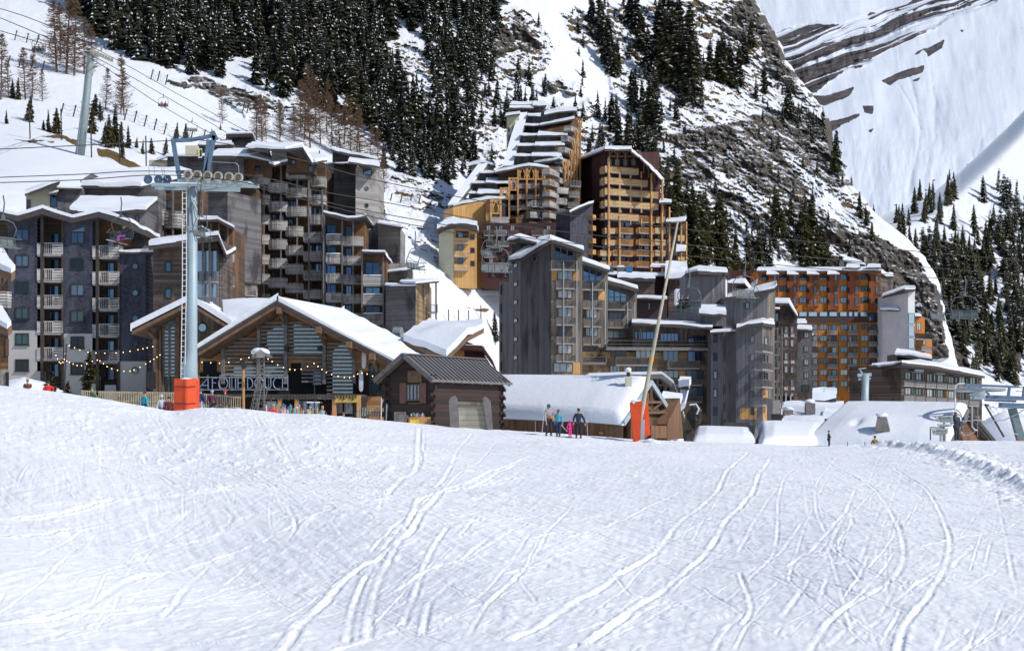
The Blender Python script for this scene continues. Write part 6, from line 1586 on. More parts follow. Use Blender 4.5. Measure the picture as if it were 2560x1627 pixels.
for q in (c, c2):
    mb = MB(); mb.beam(b+Vector((0, -.06, -.1)), q+Vector((0, -.06, -.1)), .14, .30); mb.beam(b+Vector((.05, .1, -.45)), q+Vector((.05, .1, -.45)), .10, .12); mb.build('barge_board', M['dkpost' if q is c2 else 'gpost'], ro)
mb = MB(); mb.prism([b+Vector((0, .8, -.5)), c+Vector((.4, .8, -.2)), Vector((c.x, c.y+.8, -2.8)), Vector((c2.x-.2, c2.y+.5, -2.8)), c2+Vector((-.5, .5, -.1))], (-1.5, 3.2, 0)); mb.build('gable_wall', wood('red_brown_boards', (.12, .05, .025), (.30, .13, .06), .25, 'z', (.05, .03, .02), .4), r)
mb = MB(); k = P(2203, 1078, 102.5); mb.prism([k+Vector((-.42, 0, 0)), k+Vector((.55, 0, 0)), k+Vector((.30, 0, .95)), k+Vector((-.25, 0, .95))], (.2, .6, 0)); mb.build('chimney', M['gpost'], r); mb = MB(); mb.blob(k+Vector((.1, .3, 1.02)), (.38, .36, .17), 5); mb.build('snow', M['roofsnow'], r, smooth=True)
# snow-covered flat roofs in the hollow behind
r = R0('low_building', 'low maroon terrace roofs deep in snow below the orange block', 2010, 190)
for x0, x1, y, Y in ((1955, 2112, 1034, 190), (1958, 2060, 1062, 170), (2060, 2120, 1046, 175)):
    f = F(r, x0, Y, x1, Y); f.rect(x0, y, x1, 1110, M['dbrown'], 8); slab(r, [(x0-2,y+2,Y-2),(x1+2,y,Y-2),(x1-4,y-12,Y+10),(x0+8,y-14,Y+10)], .3, .8)
    mb = MB()
    for k in range(int((x1-x0)/5)): mb.beam(f.pt(x0+k*5, y+2, 2.4), f.pt(x0+k*5, y+14, 2.4), .12)
    mb.beam(f.pt(x0, y+3, 2.4), f.pt(x1, y+3, 2.4), .14); mb.build('railing', M['maroon'], r)
f = F(r, 2030, 200, 2110, 200); f.rect(2032, 1000, 2100, 1060, M['gwood'], 6); slab(r, [(2030,1000,198),(2060,1002,198),(2090,1000,198),(2086,990,208),(2034,990,208)], .3, 1.0); f.rect(2062, 985, 2089, 1010, M['clad'], 3, 1); slab(r, [(2060,986,198.5),(2091,986,198.5),(2090,981,202),(2062,981,202)], .2, .5)
for x, y in ((1972, 1018), (2027, 1000), (2064, 1058)):
    mb = MB(); c0 = P(x, y, 176); mb.abox(c0.x-.5, c0.x+.5, c0.y, c0.y+1, c0.z-2.2, c0.z-.3); mb.build('chimney', M['gpost'], r); mb = MB(); mb.blob(c0+Vector((0, .5, -.2)), (.6, .6, .3), int(x)); mb.build('snow', M['roofsnow'], r, smooth=True)
f = F(r, 1930, 215, 1960, 215); f.rect(1932, 1000, 1950, 1110, M['stone'], 5)
mb = MB(); mb.beam(P(1812, 1095, 128), P(1870, 1095, 128), 1.5, 2.5); mb.build('wall', M['dkpost'], r)
# ================================================================== left edge chalet corner
r = R0('chalet', 'brown timber chalet cut by the left photo edge with two snowy roof corners', 0, 112)
f = F(r, -60, 112, 40, 112); rv_ = Vector((-2.2, 5, 0)); f.wall([(-60,690),(2,690),(2,1000),(-60,1000)], M['vwood'], vec=rv_); f.wall([(-60,815),(24,815),(24,925),(-60,925)], M['owood'], front=.3, vec=rv_); f.wall([(-60,925),(25,925),(25,1000),(-60,1000)], M['stone'], front=.3, vec=rv_); win(f.off(.3), 15, 848, 22, 888, 1, 'gl', 'wframe'); win(f.off(.3), 15, 932, 22, 965, 1, 'gl')
for a_, b_, c_ in ((618, 676, 38), (762, 812, 30)):
    slab(r, [(-60,a_+26,110),(c_-10,b_+8,108),(c_,b_,108.5),(-20,a_-24,114)], .55, .35, 'beam')
bal(f, -30, 730, 18, 762, 'boards', .8); mb = MB(); mb.beam(f.pt(2, 700, .5), f.pt(2, 1000, .5), .16); mb.beam(f.pt(2, 728, .5), f.pt(22, 700, .8), .14); mb.build('bracket', M['tanv'], r)
bank = MB(); 
for i, (x, y, rr) in enumerate(((60, 1006, 2.6), (115, 1020, 2.2), (20, 1000, 2.0))): bank.blob(P(x, y, 130), (rr*1.2, 2.5, rr*.75), i, 24, 14, .04)
bank.build('snow_bank', M['snow'], kind='structure', smooth=True)

# ================================================================== lift pylons, cables and chairs
r = R0('lift_pylon', 'tall pale blue-grey lift pylon with six wheels and orange padding at its foot', 478, 95)
Y0 = 94.0
mb = MB(); mb.tube([P(474, 1035, Y0), P(474, 915, Y0), P(479, 880, Y0), P(480, 830, Y0), P(481, 470, Y0)], [.46, .46, .33, .31, .29], 28); mb.build('mast', M['bluesteel'], r, smooth=True)
mb = MB()
for x in (456, 466):
    mb.tube([P(x, 478, Y0-.35), P(x, 700, Y0-.35), P(x-4, 948, Y0-.4)], .028, 6)
for k in range(34): y = 482+k*13.7; x = 456-(max(0, y-700)/62 if y > 700 else 0); mb.beam(P(x, y, Y0-.35), P(x+10, y, Y0-.35), .035)
mb.build('ladder', M['white'], r)
mb = MB()   # cross head
mb.beam(P(380, 462, Y0), P(648, 466, Y0-.2), .26, .18); mb.beam(P(388, 468, Y0+.4), P(600, 474, Y0+.3), .16, .28); mb.beam(P(445, 452, Y0-.5), P(620, 458, Y0-.6), .10, .18); mb.build('crossarm', M['bluesteel'], r)
mb = MB()
for (x0, y0), (x1, y1) in (((432, 348), (450, 452)), ((536, 340), (517, 430)), ((522, 350), (512, 440))): mb.beam(P(x0, y0, Y0), P(x1, y1, Y0), .30, .22)
mb.beam(P(428, 352, Y0), P(480, 350, Y0), .16, .22); mb.beam(P(478, 350, Y0), P(540, 338, Y0), .22, .20); mb.beam(P(530, 330, Y0), P(540, 350, Y0), .3, .3); mb.beam(P(440, 430, Y0), P(520, 432, Y0), .2, .2); mb.build('gantry', M['dksteel'], r)
M['rubber_tan'] = plain('worn_wheel_rim', (.50, .47, .38), .7, var=.2, nscale=3)
for i, x in enumerate((470, 493, 519, 545, 572, 596)):
    c0 = P(x, 437+i*1.5, Y0-.75); mb = MB(); mb.disc(c0, (-.35, -1, .05), .29, .10, 24, .20); w = mb.build('wheel', M['rubber_tan'], r); 
    mb = MB(); mb.disc(c0, (-.35, -1, .05), .205, .05, 20); mb.disc(c0+Vector((0, -.06, 0)), (-.35, -1, .05), .06, .1, 10); mb.build('hub', plain('wheel_hub', (.20, .16, .12), .6, var=.3, nscale=9), w)
    mb = MB(); mb.disc(P(x+2, 464, Y0-.5), (-.3, -1, 0), .13, .12, 14); mb.build('guide_wheel', M['rubber_tan'], r)
for i, x in enumerate((370, 396, 418)):
    c0 = P(x, 449, Y0+.5); mb = MB(); mb.disc(c0, (-.35, -1, .05), .27, .10, 22, .05); mb.build('wheel', M['dksteel'], r)
mb = MB()
mb.tube([P(373, 440, Y0), P(372, 412, Y0), P(392, 408, Y0), P(408, 412, Y0), P(414, 448, Y0)], .02, 5); mb.tube([P(386, 440, Y0), P(385, 414, Y0), P(402, 412, Y0), P(408, 442, Y0)], .02, 5)
mb.tube([P(530, 405, Y0), P(590, 408, Y0), P(596, 415, Y0), P(598, 440, Y0)], .02, 5); mb.build('handrail', M['steel'], r)
mb = MB(); mb.tube([P(500, 425, Y0-.6), P(503, 460, Y0-.7), P(500, 500, Y0-.6), P(497, 560, Y0-.5), P(510, 580, Y0-.5)], .03, 6); mb.tube([P(470, 570, Y0-.4), P(472, 520, Y0-.6), P(486, 500, Y0-.5), P(494, 520, Y0-.5)], .025, 6); mb.tube([P(497, 500, Y0-.5), P(515, 530, Y0-.5), P(518, 575, Y0-.5)], .025, 6); mb.build('hose', M['dkpost'], r)
mb = MB(); mb.tube([P(468, 568, Y0-.5), P(505, 566, Y0-.4), P(528, 580, Y0-.3)], .05, 6); mb.build('service_bar', M['steel'], r)
f = F(r, 470, Y0-.3, 520, Y0-.3); f.rect(496, 372, 505, 395, M['white'], .03, .06, 'number_plate'); f.rect(497, 374, 500, 391, M['yellow'], .03, .075, 'number_plate_stripe')
letters('1', r, f.pt(500.5, 392, .08), .11, .40, (f.u, f.n), .01, 'black', 'plate_number'); f.rect(463, 364, 493, 386, M['cream'], .3, 0, 'control_box')
mb = MB(); mb.prism([P(437, 948, Y0-.75), P(466, 950, Y0-1.0), P(466, 1029, Y0-1.0), P(436, 1027, Y0-.75)], (0, 1.2, 0)); mb.prism([P(466, 950, Y0-1.0), P(489, 947, Y0-.6), P(489, 1030, Y0-.6), P(466, 1029, Y0-1.0)], (0, .9, 0)); mb.build('padding', M['red'], r, bevel=.05)
for y_ in (966, 1008):
    mb = MB(); mb.beam(P(436.5, y_, Y0-.78), P(466, y_+1.5, Y0-1.03), .03, .06); mb.beam(P(466, y_+1.5, Y0-1.03), P(489, y_-.5, Y0-.63), .03, .06); mb.build('strap', plain('dark_strap', (.20, .03, .01), .7), r)
mb = MB(); mb.blob(P(465, 948, Y0-.5), (.36, .4, .09), 2); mb.build('snow', M['roofsnow'], r, smooth=True)

r = R0('lift_pylon', 'tall thin grey lift pylon leaning slightly on the left snow slope', 210, 215)
b0 = onM(200, 388); Yp = b0.y
mb = MB(); mb.tube([P(199, 393, Yp), P(210, 300, Yp), P(227, 138, Yp)], [.95, .85, .62], 18); mb.build('mast', plain('grey_green_steel', (.22, .28, .30), .6, .1), r, smooth=True)
mb = MB(); mb.beam(P(208, 136, Yp), P(246, 140, Yp), .5, .4); mb.beam(P(237, 118, Yp), P(256, 116, Yp), .25); mb.beam(P(256, 114, Yp), P(252, 130, Yp), .3); mb.tube([P(211, 136, Yp), P(211, 120, Yp), P(240, 122, Yp)], .06, 5); mb.beam(P(212, 128, Yp), P(232, 126, Yp), .12); mb.build('crossarm', M['steel'], r)
for k in range(8): mb = MB(); mb.disc(P(230+k*7, 128+k*3.2, Yp-.8), (-.3, -1, 0), .42, .2, 12); mb.build('wheel', M['rubber_tan'], r)
mb = MB(); mb.tube([P(193, 385, Yp-1), P(217, 140, Yp-1)], .06, 5); mb.build('ladder', M['steel'], r)
r = R0('lift_pylon', 'small distant blue-grey lift pylon in front of the orange block with a red chair', 2162, 250)
mb = MB(); mb.tube([P(2160, 1100, 240), P(2164, 935, 240)], .55, 12); mb.build('mast', M['bluesteel'], r, smooth=True); mb = MB(); mb.beam(P(2144, 938, 240), P(2178, 936, 240), .5); mb.beam(P(2146, 948, 240), P(2176, 946, 240), .3); mb.beam(P(2150, 925, 240), P(2160, 938, 240), .2); mb.beam(P(2146, 922, 240), P(2166, 920, 240), .15); mb.build('crossarm', M['bluesteel'], r)
def cable(pts, label, rad=.028, n=30, grp='lift cables over the village'):
    q = spline([np.array(P(*p)) for p in pts], 8); mb = MB(); mb.tube([Vector(v) for v in q], rad, 5); mb.build('lift_cable', M['dkpost'], label=label, cat='cable', group=grp, smooth=True)
cable([(-60,376,90),(240,362,92),(432,352,94),(535,355,94),(760,402,97),(945,452,99),(1290,518,103),(1620,563,107),(2000,602,112),(2700,665,118)], 'uppermost thin cable from the left edge over the big pylon')
cable([(-60,446,90),(200,436,92),(372,428,93.5),(620,438,94),(800,478,97),(945,503,99),(1300,566,103),(1720,612,108),(2100,650,112),(2700,700,118)], 'second cable running past the six pylon wheels')
cable([(-60,459,90),(200,450,92),(400,438,93.5),(600,455,93),(780,497,97),(950,533,99),(1300,592,103),(1720,640,108),(2100,676,112),(2700,722,118)], 'lowest cable running just under the six pylon wheels')
cable([(640,468,94.4),(945,545,99),(1290,610,102)], 'short lower cable fading behind the grey clad block')
for i, pts in enumerate(([(-60,20,290),(120,95,250),(250,150,Yp),(420,245,Yp+20),(640,375,Yp+40)], [(-60,60,290),(110,110,250),(232,150,Yp),(400,262,Yp+20),(600,375,Yp+40)], [(-60,5,300),(110,60,270),(310,160,Yp+30),(470,250,Yp+40),(690,368,Yp+50)])):
    cable(pts, ('upper left slope cable, middle one over the thin pylon','upper left slope cable, lowest one past the thin pylon','upper left slope cable, topmost one')[i], .07, grp='lift cables on the left slope')
M['chairsteel'] = plain('dull_chair_steel', (.15, .165, .175), .5, .3); M['seatpad'] = plain('worn_seat_pad', (.10, .125, .13), .6, var=.3)
def chair(px, py, Y, s, label, rot=0, hang=1.0, grp='empty lift chairs', parts=True, seatp=True):
    """px,py: middle of the seat; s: size factor (1 = 2.2 m wide four-seat chair)"""
    r = thing('lift_chair', label, 'chairlift chair', P(px, py, Y), grp); o = r.location; c_, s_ = math.cos(rot), math.sin(rot)
    def q(x, y, z): return o+Vector((x*c_-y*s_, x*s_+y*c_, z))*s
    mb = MB()
    for x in (-1.05, 1.05):
        mb.tube([q(x, .30, .72), q(x, .38, .40), q(x, .22, .02), q(x, -.40, -.05), q(x*1.02, -.55, .02)], .035*s, 6)
        mb.tube([q(x, .32, .70), q(x*1.02, .05, 1.3), q(x*.75, 0, 1.72), q(x*.3, 0, 1.85), q(0, 0, 1.85)], .04*s, 6)
    mb.tube([q(-1.05, .32, .7), q(1.05, .32, .7)], .03*s, 6); mb.tube([q(-1.05, .22, .0), q(1.05, .22, .0)], .035*s, 6); mb.tube([q(-1.05, -.4, -.05), q(1.05, -.4, -.05)], .03*s, 6); mb.build('frame', M['chairsteel'], r)
    mb = MB(); mb.tube([q(0, 0, 1.85), q(0, 0, 2.2), q(.10, 0, 3.0*hang), q(.0, 0, 3.5*hang)], .05*s, 8); mb.box(q(0, 0, 2.0), Vector((.1, 0, 0))*s, Vector((0, .1, 0))*s, Vector((0, 0, .16))*s); mb.build('hanger', M['chairsteel'], r)
    for k in range(4):
        x = -.78+k*.52; mb = MB(); mb.prism([q(x-.24, .2, .02), q(x+.24, .2, .02), q(x+.24, -.36, -.02), q(x-.24, -.36, -.02)], (0, 0, .05*s)); mb.prism([q(x-.24, .24, .10), q(x+.24, .24, .10), q(x+.24, .36, .60), q(x-.24, .36, .60)], (0, .04*s, 0)); mb.build('seat', M['seatpad'], r)
    mb = MB(); mb.tube([q(-1.1, .1, 1.0), q(-1.05, -.6, .55), q(1.05, -.6, .55), q(1.1, .1, 1.0)], .025*s, 6)
    for x in (-.5, .5): mb.tube([q(x, -.6, .55), q(x, -.75, -.3), q(x-.15, -.8, -.42), q(x+.15, -.8, -.42)], .022*s, 5)
    mb.build('safety_bar', M['chairsteel'], r); return r, q
CH = {}
chair(8, 618, 92, .85, 'empty lift chair cut by the left photo edge', .9)
CH['pink'] = chair(302, 598, 96, .72, 'lift chair carrying a blond skier in pink trousers', -.5, grp='occupied lift chairs')
chair(505, 592, 92, .62, 'empty lift chair seen behind the big pylon mast', 1.2)
chair(1240, 680, 101, .82, 'empty lift chair hanging left of the grey clad block', .35)
chair(1038, 672, 104, .70, 'empty lift chair hanging against the white snow bank', 1.1)
chair(1222, 640, 104, .55, 'smaller empty chair frame just behind its neighbour, left of the grey clad block', .9)
CH['dark'] = chair(1722, 770, 104, .72, 'lift chair carrying dark-clad skiers right of the leaning pole', -.4, grp='occupied lift chairs')
chair(1862, 744, 110, .80, 'empty lift chair hanging before the grey clad cluster', .35)
chair(2352, 800, 114, .78, 'empty lift chair, left of the pair before the wooded slope', .7)
chair(2412, 796, 114, .86, 'empty lift chair, right of the pair before the wooded slope', -.2)
CH['red'] = chair(408, 266, Yp+22, 1.0, 'distant lift chair with skiers in red on the left slope', .3, .8, 'occupied lift chairs')
chair(480, 328, Yp+20, 1.05, 'distant empty lift chair just above the big pylon gantry', .3, .8)
CH['three'] = chair(97, 128, 245, .95, 'distant lift chair with three dark skiers near the top left corner', .3, .8, 'occupied lift chairs')

# lift terminal on the right
r = R0('lift_terminal', 'grey lift terminal with large horizontal return wheel at the right edge', 2480, 104)
YT = 104.0
mb = MB(); mb.disc(P(2450, 973, YT), (0, .02, 1), 1.62, .07, 40, 1.45); mb.disc(P(2450, 976, YT), (0, .02, 1), 1.58, .10, 40, 1.38); mb.build('return_wheel', M['steel'], r)
mb = MB(); mb.tube([P(2388, 1030, YT), P(2388, 978, YT), P(2389, 964, YT), P(2396, 959, YT), P(2412, 959, YT)], .05, 8); mb.build('guide_tube', M['white'], r)
mb = MB(); mb.beam(P(2412, 961, YT), P(2540, 967, YT+1), .2, .14); mb.beam(P(2410, 965, YT-.4), P(2530, 966, YT), .12, .1); mb.beam(P(2466, 992, YT), P(2620, 998, YT), .5, .26); mb.beam(P(2500, 1012, YT), P(2620, 1018, YT), .7, .32); mb.beam(P(2462, 1000, YT), P(2540, 1003, YT), .2, .12)
for x in (2520, 2557): mb.beam(P(x+4, 966, YT), P(x, 995, YT), .2, .14)
mb.beam(P(2540, 968, YT), P(2620, 970, YT), .05); mb.beam(P(2540, 978, YT), P(2620, 980, YT), .05); mb.build('beam', M['dksteel'], r)
mb = MB(); mb.tube([P(2443, 980, YT), P(2446, 992, YT)], [.55, .42], 16); mb.abox(P(2432,0,YT).x, P(2458,0,YT).x, YT-.4, YT+.4, P(0,998,YT).z, P(0,984,YT).z); mb.build('gearbox', M['bluesteel'], r)
mb = MB(); mb.beam(P(2462, 1010, YT), P(2510, 1092, YT), .09, .11); mb.build('strut', M['dkpost'], r)
mb = MB(); mb.prism([P(2524, 1020, YT), P(2542, 1020, YT), P(2568, 1108, YT), P(2548, 1108, YT)], (0, .5, 0)); mb.build('leg', plain('grey_green_leg', (.16, .22, .23), .6), r)
mb = MB(); mb.tube([P(2400, 1053, YT-1), P(2440, 1050, YT-1), P(2470, 1052, YT-1), P(2510, 1050, YT-1), P(2540, 1036, YT-1), P(2575, 1015, YT-1)], .035, 6); mb.tube([P(2470, 1016, YT-1), P(2520, 1022, YT-1), P(2570, 1012, YT-1)], .02, 5); mb.tube([P(2430, 1015, YT-1), P(2430, 1066, YT-1), P(2436, 1074, YT-1), P(2444, 1076, YT-1)], .06, 7); mb.tube([P(2402, 1078, YT-1), P(2410, 1088, YT-1), P(2424, 1086, YT-1), P(2444, 1074, YT-1)], .03, 6); mb.tube([P(2444, 1052, YT-1), P(2444, 1092, YT-1)], .02, 6); mb.tube([P(2500, 1072, YT-1), P(2545, 1086, YT-1)], .02, 6); mb.build('hose', M['steel'], r)
mb = MB(); mb.prism([P(2525, 1106, 103), P(2548, 1099, 103), P(2562, 1106, 103)], (0, .3, 0)); mb.build('padding', M['red'], r)
mb = MB(); mb.blob(P(2525, 1100, 118), (3.2, 3, 2.0), 4, 30, 16, .05); mb.build('snow_bank', M['snow'], kind='structure', smooth=True)
# signs
M['signw'] = plain('sign_white', (.50, .54, .52), .5, var=.03); M['signg'] = plain('sign_dark_green', (.03, .06, .05), .5)
r = R0('direction_sign', 'stack of curved green-rimmed white direction signs beside a man with raised arm', 2350, 97)
def sgn(pts, lines):
    n_ = len(pts); cx = sum(p[0] for p in pts)/n_; cy_ = sum(p[1] for p in pts)/n_
    mb = MB(); mb.prism([P(cx+(x-cx)*1.05, cy_+(y-cy_)*1.13, 97.0) for x, y in pts], (0, .05, 0)); s = mb.build('sign_board', M['signg'], r)
    mb = MB(); mb.prism([P(x, y, 96.96) for x, y in pts], (0, .03, 0)); mb.build('sign_face', M['signw'], s)
    for t_, x, y, w_, h_ in lines: letters(t_, r, P(x, y, 96.93), w_/FP*97, h_/FP*97, (Vector((1, 0, 0)), Vector((0, -1, 0))), .012, 'signg')
sgn([(2338,1040),(2384,1038),(2384,1055),(2362,1056),(2348,1053),(2340,1047)], [('PRODAINS', 2347, 1047, 33, 6), ('Place Jean Vuarnet', 2349, 1053, 33, 5)])
sgn([(2343,1060),(2378,1060),(2378,1066),(2352,1067),(2345,1064)], [('Les Dromonts', 2349, 1065.5, 24, 4)])
sgn([(2330,1073),(2370,1071),(2368,1083),(2358,1087),(2334,1086)], [('CENTRE STATION', 2340, 1078.5, 28, 4.5), ('Tous commerces', 2341, 1084, 26, 4)])
mb = MB(); mb.prism([P(2333, 1079, 96.9), P(2337, 1075.5, 96.9), P(2337, 1083, 96.9)], (0, .01, 0)); mb.build('arrow', M['signg'], r)
mb = MB(); mb.beam(P(2360, 1035, 97.2), P(2360, 1110, 97.2), .07); mb.beam(P(2326, 1070, 97.15), P(2326, 1100, 97.15), .06); mb.beam(P(2325, 1068, 97.15), P(2358, 1069, 97.15), .06); mb.build('post', M['signg'], r)
mb = MB(); mb.abox(P(2352,0,97.5).x, P(2366,0,97.5).x, 97.5, 97.8, P(0,1112,97.5).z, P(0,1086,97.5).z); mb.build('panel', M['signw'], r)
# leaning pole with red padding
r = R0('slope_marker_pole', 'long pale leaning wooden pole rising from two orange-red padded mats', 1600, 89)
YP = 88.0
mb = MB(); mb.tube([P(1596, 1075, YP), P(1604, 1030, YP), P(1636, 860, YP), P(1695, 552, YP)], [.14, .13, .10, .05], 12); mb.build('pole', plain('weathered_pole', (.42, .38, .29), .8, var=.2, nscale=2), r, smooth=True)
mb = MB(); mb.tube([P(1627.5, 905, YP), P(1629.5, 894, YP)], [.115, .115], 12); mb.build('painted_band', plain('orange_yellow_band', (.85, .35, .03), .6), r)
mb = MB(); mb.prism([P(1578, 1008, YP-.25), P(1603, 1004, YP-.35), P(1598, 1098, YP-.35), P(1586, 1103, YP-.3)], (0, .5, 0)); mb.build('padding', M['red'], r, bevel=.05)
mb = MB(); mb.prism([P(1611, 1008, YP+.1), P(1618, 1010, YP+.1), P(1624, 1085, YP+.1), P(1611, 1092, YP+.1)], (0, .4, 0)); mb.build('padding', M['red'], r, bevel=.05)
mb = MB(); mb.prism([P(1602, 1050, YP-.1), P(1612, 1048, YP-.1), P(1611, 1098, YP-.1), P(1601, 1100, YP-.1)], (0, .2, 0)); mb.build('support_plate', M['bluesteel'], r)
mb = MB(); mb.blob(P(1591, 1006, YP), (.34, .3, .15), 6); mb.build('snow', M['roofsnow'], r, smooth=True)
mb = MB(); mb.blob(onG(1628, 87.5, -.05), (.5, .5, .22), 7, 14, 10, .1); mb.build('snow_heap', M['snow'], kind='structure', smooth=True)

# ================================================================== terrace: fence, tower, speaker, lights
def picket(x0, x1, y0, y1, h_, Y, label, mat='tanv'):
    r = thing('picket_fence', label, 'fence', P((x0+x1)/2, (y0+y1)/2+h_, Y)); mb = MB(); n_ = int((x1-x0)/4.2)
    M.setdefault('picket', plain('pale_pickets', (.50, .42, .28), .8, var=.2))
    for k in range(n_): t = k/(n_-1); p = P(lerp(x0, x1, t), lerp(y0, y1, t), Y); mb.beam(p, p-UP*h_/FP*Y, .05, .03, up=(0, 1, 0))
    mb.build('pickets', M['picket'], r); mb = MB()
    for k in (2, h_*.6): mb.beam(P(x0, y0+k, Y+.04), P(x1, y1+k, Y+.04), .04, .07)
    mb.build('rails', M['picket'], r)
picket(243, 437, 977, 980, 40, 104, 'pale picket fence along the terrace left of the orange-padded pylon'); picket(205, 243, 975, 977, 30, 104, 'short pale plank fence at the left end of the terrace')
picket(492, 545, 982, 986, 50, 104, 'pale picket fence section right of the orange-padded pylon'); picket(578, 606, 990, 992, 45, 103, 'solid pale picket fence beside the loudspeaker pole'); picket(545, 578, 986, 990, 45, 103.5, 'pale picket fence section between its two neighbours')
r = R0('loudspeaker_pole', 'orange wooden pole carrying a tilted black loudspeaker', 608, 103)
mb = MB(); mb.tube([P(609, 1040, 103), P(608, 922, 103)], .09, 8); mb.build('pole', M['timber'], r); mb = MB(); mb.prism([P(599, 904, 102.8), P(609, 900, 102.8), P(616, 917, 102.8), P(606, 924, 102.8)], (0, .35, 0)); mb.build('loudspeaker', M['black'], r)
r = R0('lattice_tower', 'slim metal lattice tower with ladder under a small snow-capped roof', 651, 101)
YL = 101.0
mb = MB()
for x in (643, 660): mb.beam(P(x, 892, YL), P(x, 1045, YL), .07); mb.beam(P(x+1, 892, YL+.5), P(x+1, 1045, YL+.5), .06)
for k in range(9): y = 895+k*15; mb.beam(P(643, y, YL), P(660, y+15, YL), .035); mb.beam(P(660, y, YL), P(643, y+15, YL), .035)
mb.beam(P(622, 1040, YL), P(642, 955, YL), .05); mb.beam(P(633, 1040, YL), P(650, 955, YL), .08); mb.beam(P(672, 960, YL), P(662, 1000, YL), .04); mb.build('lattice', M['gpost'], r)
mb = MB()
for a_ in (0, 14): mb.beam(P(628+a_, 1040, YL-.3), P(642+a_*.9, 958, YL-.1), .05)
for k in range(7): mb.beam(P(630+k*2, 1030-k*11, YL-.3), P(643+k*1.8, 1030-k*11, YL-.3), .04)
mb.build('ladder', M['gpost'], r)
mb = MB(); mb.prism([P(628, 890, YL-.3), P(651, 876, YL-.3), P(675, 889, YL-.3), P(672, 894, YL-.3), P(651, 884, YL-.3), P(632, 895, YL-.3)], (0, 1.2, 0)); mb.build('roof', M['gpost'], r); mb = MB(); mb.blob(P(651, 880, YL+.3), (.62, .6, .26), 9, 20, 10, .05); mb.build('snow', M['roofsnow'], r, smooth=True)
mb = MB(); mb.prism([P(641, 880, YL-.35), P(651, 873, YL-.35), P(661, 880, YL-.35), P(661, 893, YL-.35), P(641, 893, YL-.35)], (0, .1, 0)); mb.build('gable_panel', M['gwoodlit'], r)
M['bulb'] = plain('warm_bulb', (1, .62, .25), .4, emit=3)
def lights(pts, Y, label, n=12):
    r = thing('string_lights', label, 'string lights', P(*pts[0], Y), 'string lights over the terrace'); q = spline(pts, 10); q3 = [P(a_, b_, Y) for a_, b_ in q]
    mb = MB(); mb.tube(q3, .012, 4); mb.build('wire', M['black'], r); L_ = np.linspace(0, len(q3)-1, n).astype(int)
    me = None
    for i in L_:
        if me is None: mb = MB(); mb.blob((0, 0, 0), (.030, .030, .036), 1, 8, 6, 0); me = mb.mesh('bulb', M['bulb'])
        o = bpy.data.objects.new('bulb', me); link(o, r); o.location = q3[i]-UP*.06-r.location
lights([(173,862),(220,878),(290,880),(345,872),(382,864)], 110, 'upper swag of warm bulbs before the left block', 13)
lights([(140,886),(150,905),(160,898),(166,862)], 110, 'short swag at the dark pole on the left', 8)
lights([(167,900),(200,912),(243,898),(275,918),(325,925),(372,903),(400,885)], 110, 'long low swag of warm bulbs before the plaster base', 22)
lights([(505,903),(560,905),(618,892),(652,890)], 103, 'swag of warm bulbs left of the lattice tower', 8)
lights([(670,895),(705,915),(745,922),(785,906)], 103, 'swag of warm bulbs right of the lattice tower', 9)
lights([(785,906),(820,930),(870,942),(905,930),(950,945)], 105, 'swag of warm bulbs by the snowboards', 14)
r = R0('light_pole', 'thin dark pole holding the swags of bulbs before the left plaster base', 165, 110); mb = MB(); mb.tube([P(160, 1000, 110), P(166, 860, 110)], .05, 6); mb.build('pole', M['black'], r)
r = R0('light_pole', 'thin dark pole holding the bulbs in front of the chalet doorway', 786, 104); mb = MB(); mb.tube([P(785, 1045, 104), P(787, 904, 104)], .035, 6); mb.build('pole', M['black'], r)
# shrubs at the terrace, tarpaulins, net, slope fences
for i, (x, y, h_) in enumerate(((122, 985, .9), (132, 985, 1.1), (168, 990, .6), (220, 990, .7), (214, 975, 1.2), (226, 960, 2.0))):
    b = P(x, y, 118); tree('olive', b, h_+.6, ('yellowish potted shrub right of the red jacket' if i < 2 else 'small potted conifer before the plaster base')+f', {("first","second","third","fourth","fifth","sixth")[i]} from the left', 'small shrubs at the terrace', 'shrub', 1.6)
def slopefence(pts, label, hh=2.6, lean=.9, surf=onM, net=True):
    r = thing('snow_fence', label, 'snow fence', surf(*pts[0])); tp = []
    for x, y in pts:
        b = surf(x, y); t = b+Vector((lean, -.6, hh)); mb = MB(); mb.beam(b-UP*.4, t, .22); mb.build('post', M['dkpost'], r); tp.append((b, t))
    if net:
        mb = MB()
        for (b, t), (b2, t2) in zip(tp[:-1], tp[1:]):
            for k in range(1, 4):
                a_, c_ = b.lerp(t, k/3.2), b2.lerp(t2, k/3.2); m_ = (a_+c_)/2-UP*.5; mb.tube([a_, m_, c_], .03, 3, False)
            mb.tube([t, (b+b2)/2+UP*.3, t2], .03, 3, False)
        mb.build('net', M['gpost'], r)
slopefence([(35,101),(64,108),(90,112),(120,118),(128,112)], 'highest short row of leaning posts at the top left')
slopefence([(18,165),(46,170),(75,176),(103,178)], 'second row of leaning posts left of the bare larches')
slopefence([(150,288),(180,292),(215,298),(248,306),(280,300),(308,300),(334,306),(358,316),(382,326),(408,336),(434,346)], 'long central row of leaning posts with net below the chairs')
slopefence([(430,352),(452,356),(474,350),(505,352),(560,362)], 'row of leaning posts right behind the gantry')
slopefence([(375,198),(392,202),(412,212)], 'short row of leaning posts at the forest edge')
slopefence([(605,280),(615,284),(640,290)], 'short row of leaning posts by the bare larches')
slopefence([(1000,505),(1025,500),(1045,505),(975,500)], 'low row of leaning posts on the bank right of the porthole tower', 1.6, .5)
slopefence([(74,348),(153,350),(228,395),(298,405),(364,422)], 'row of tall thin poles along the brown earth bank', 6.5, 0, net=False)
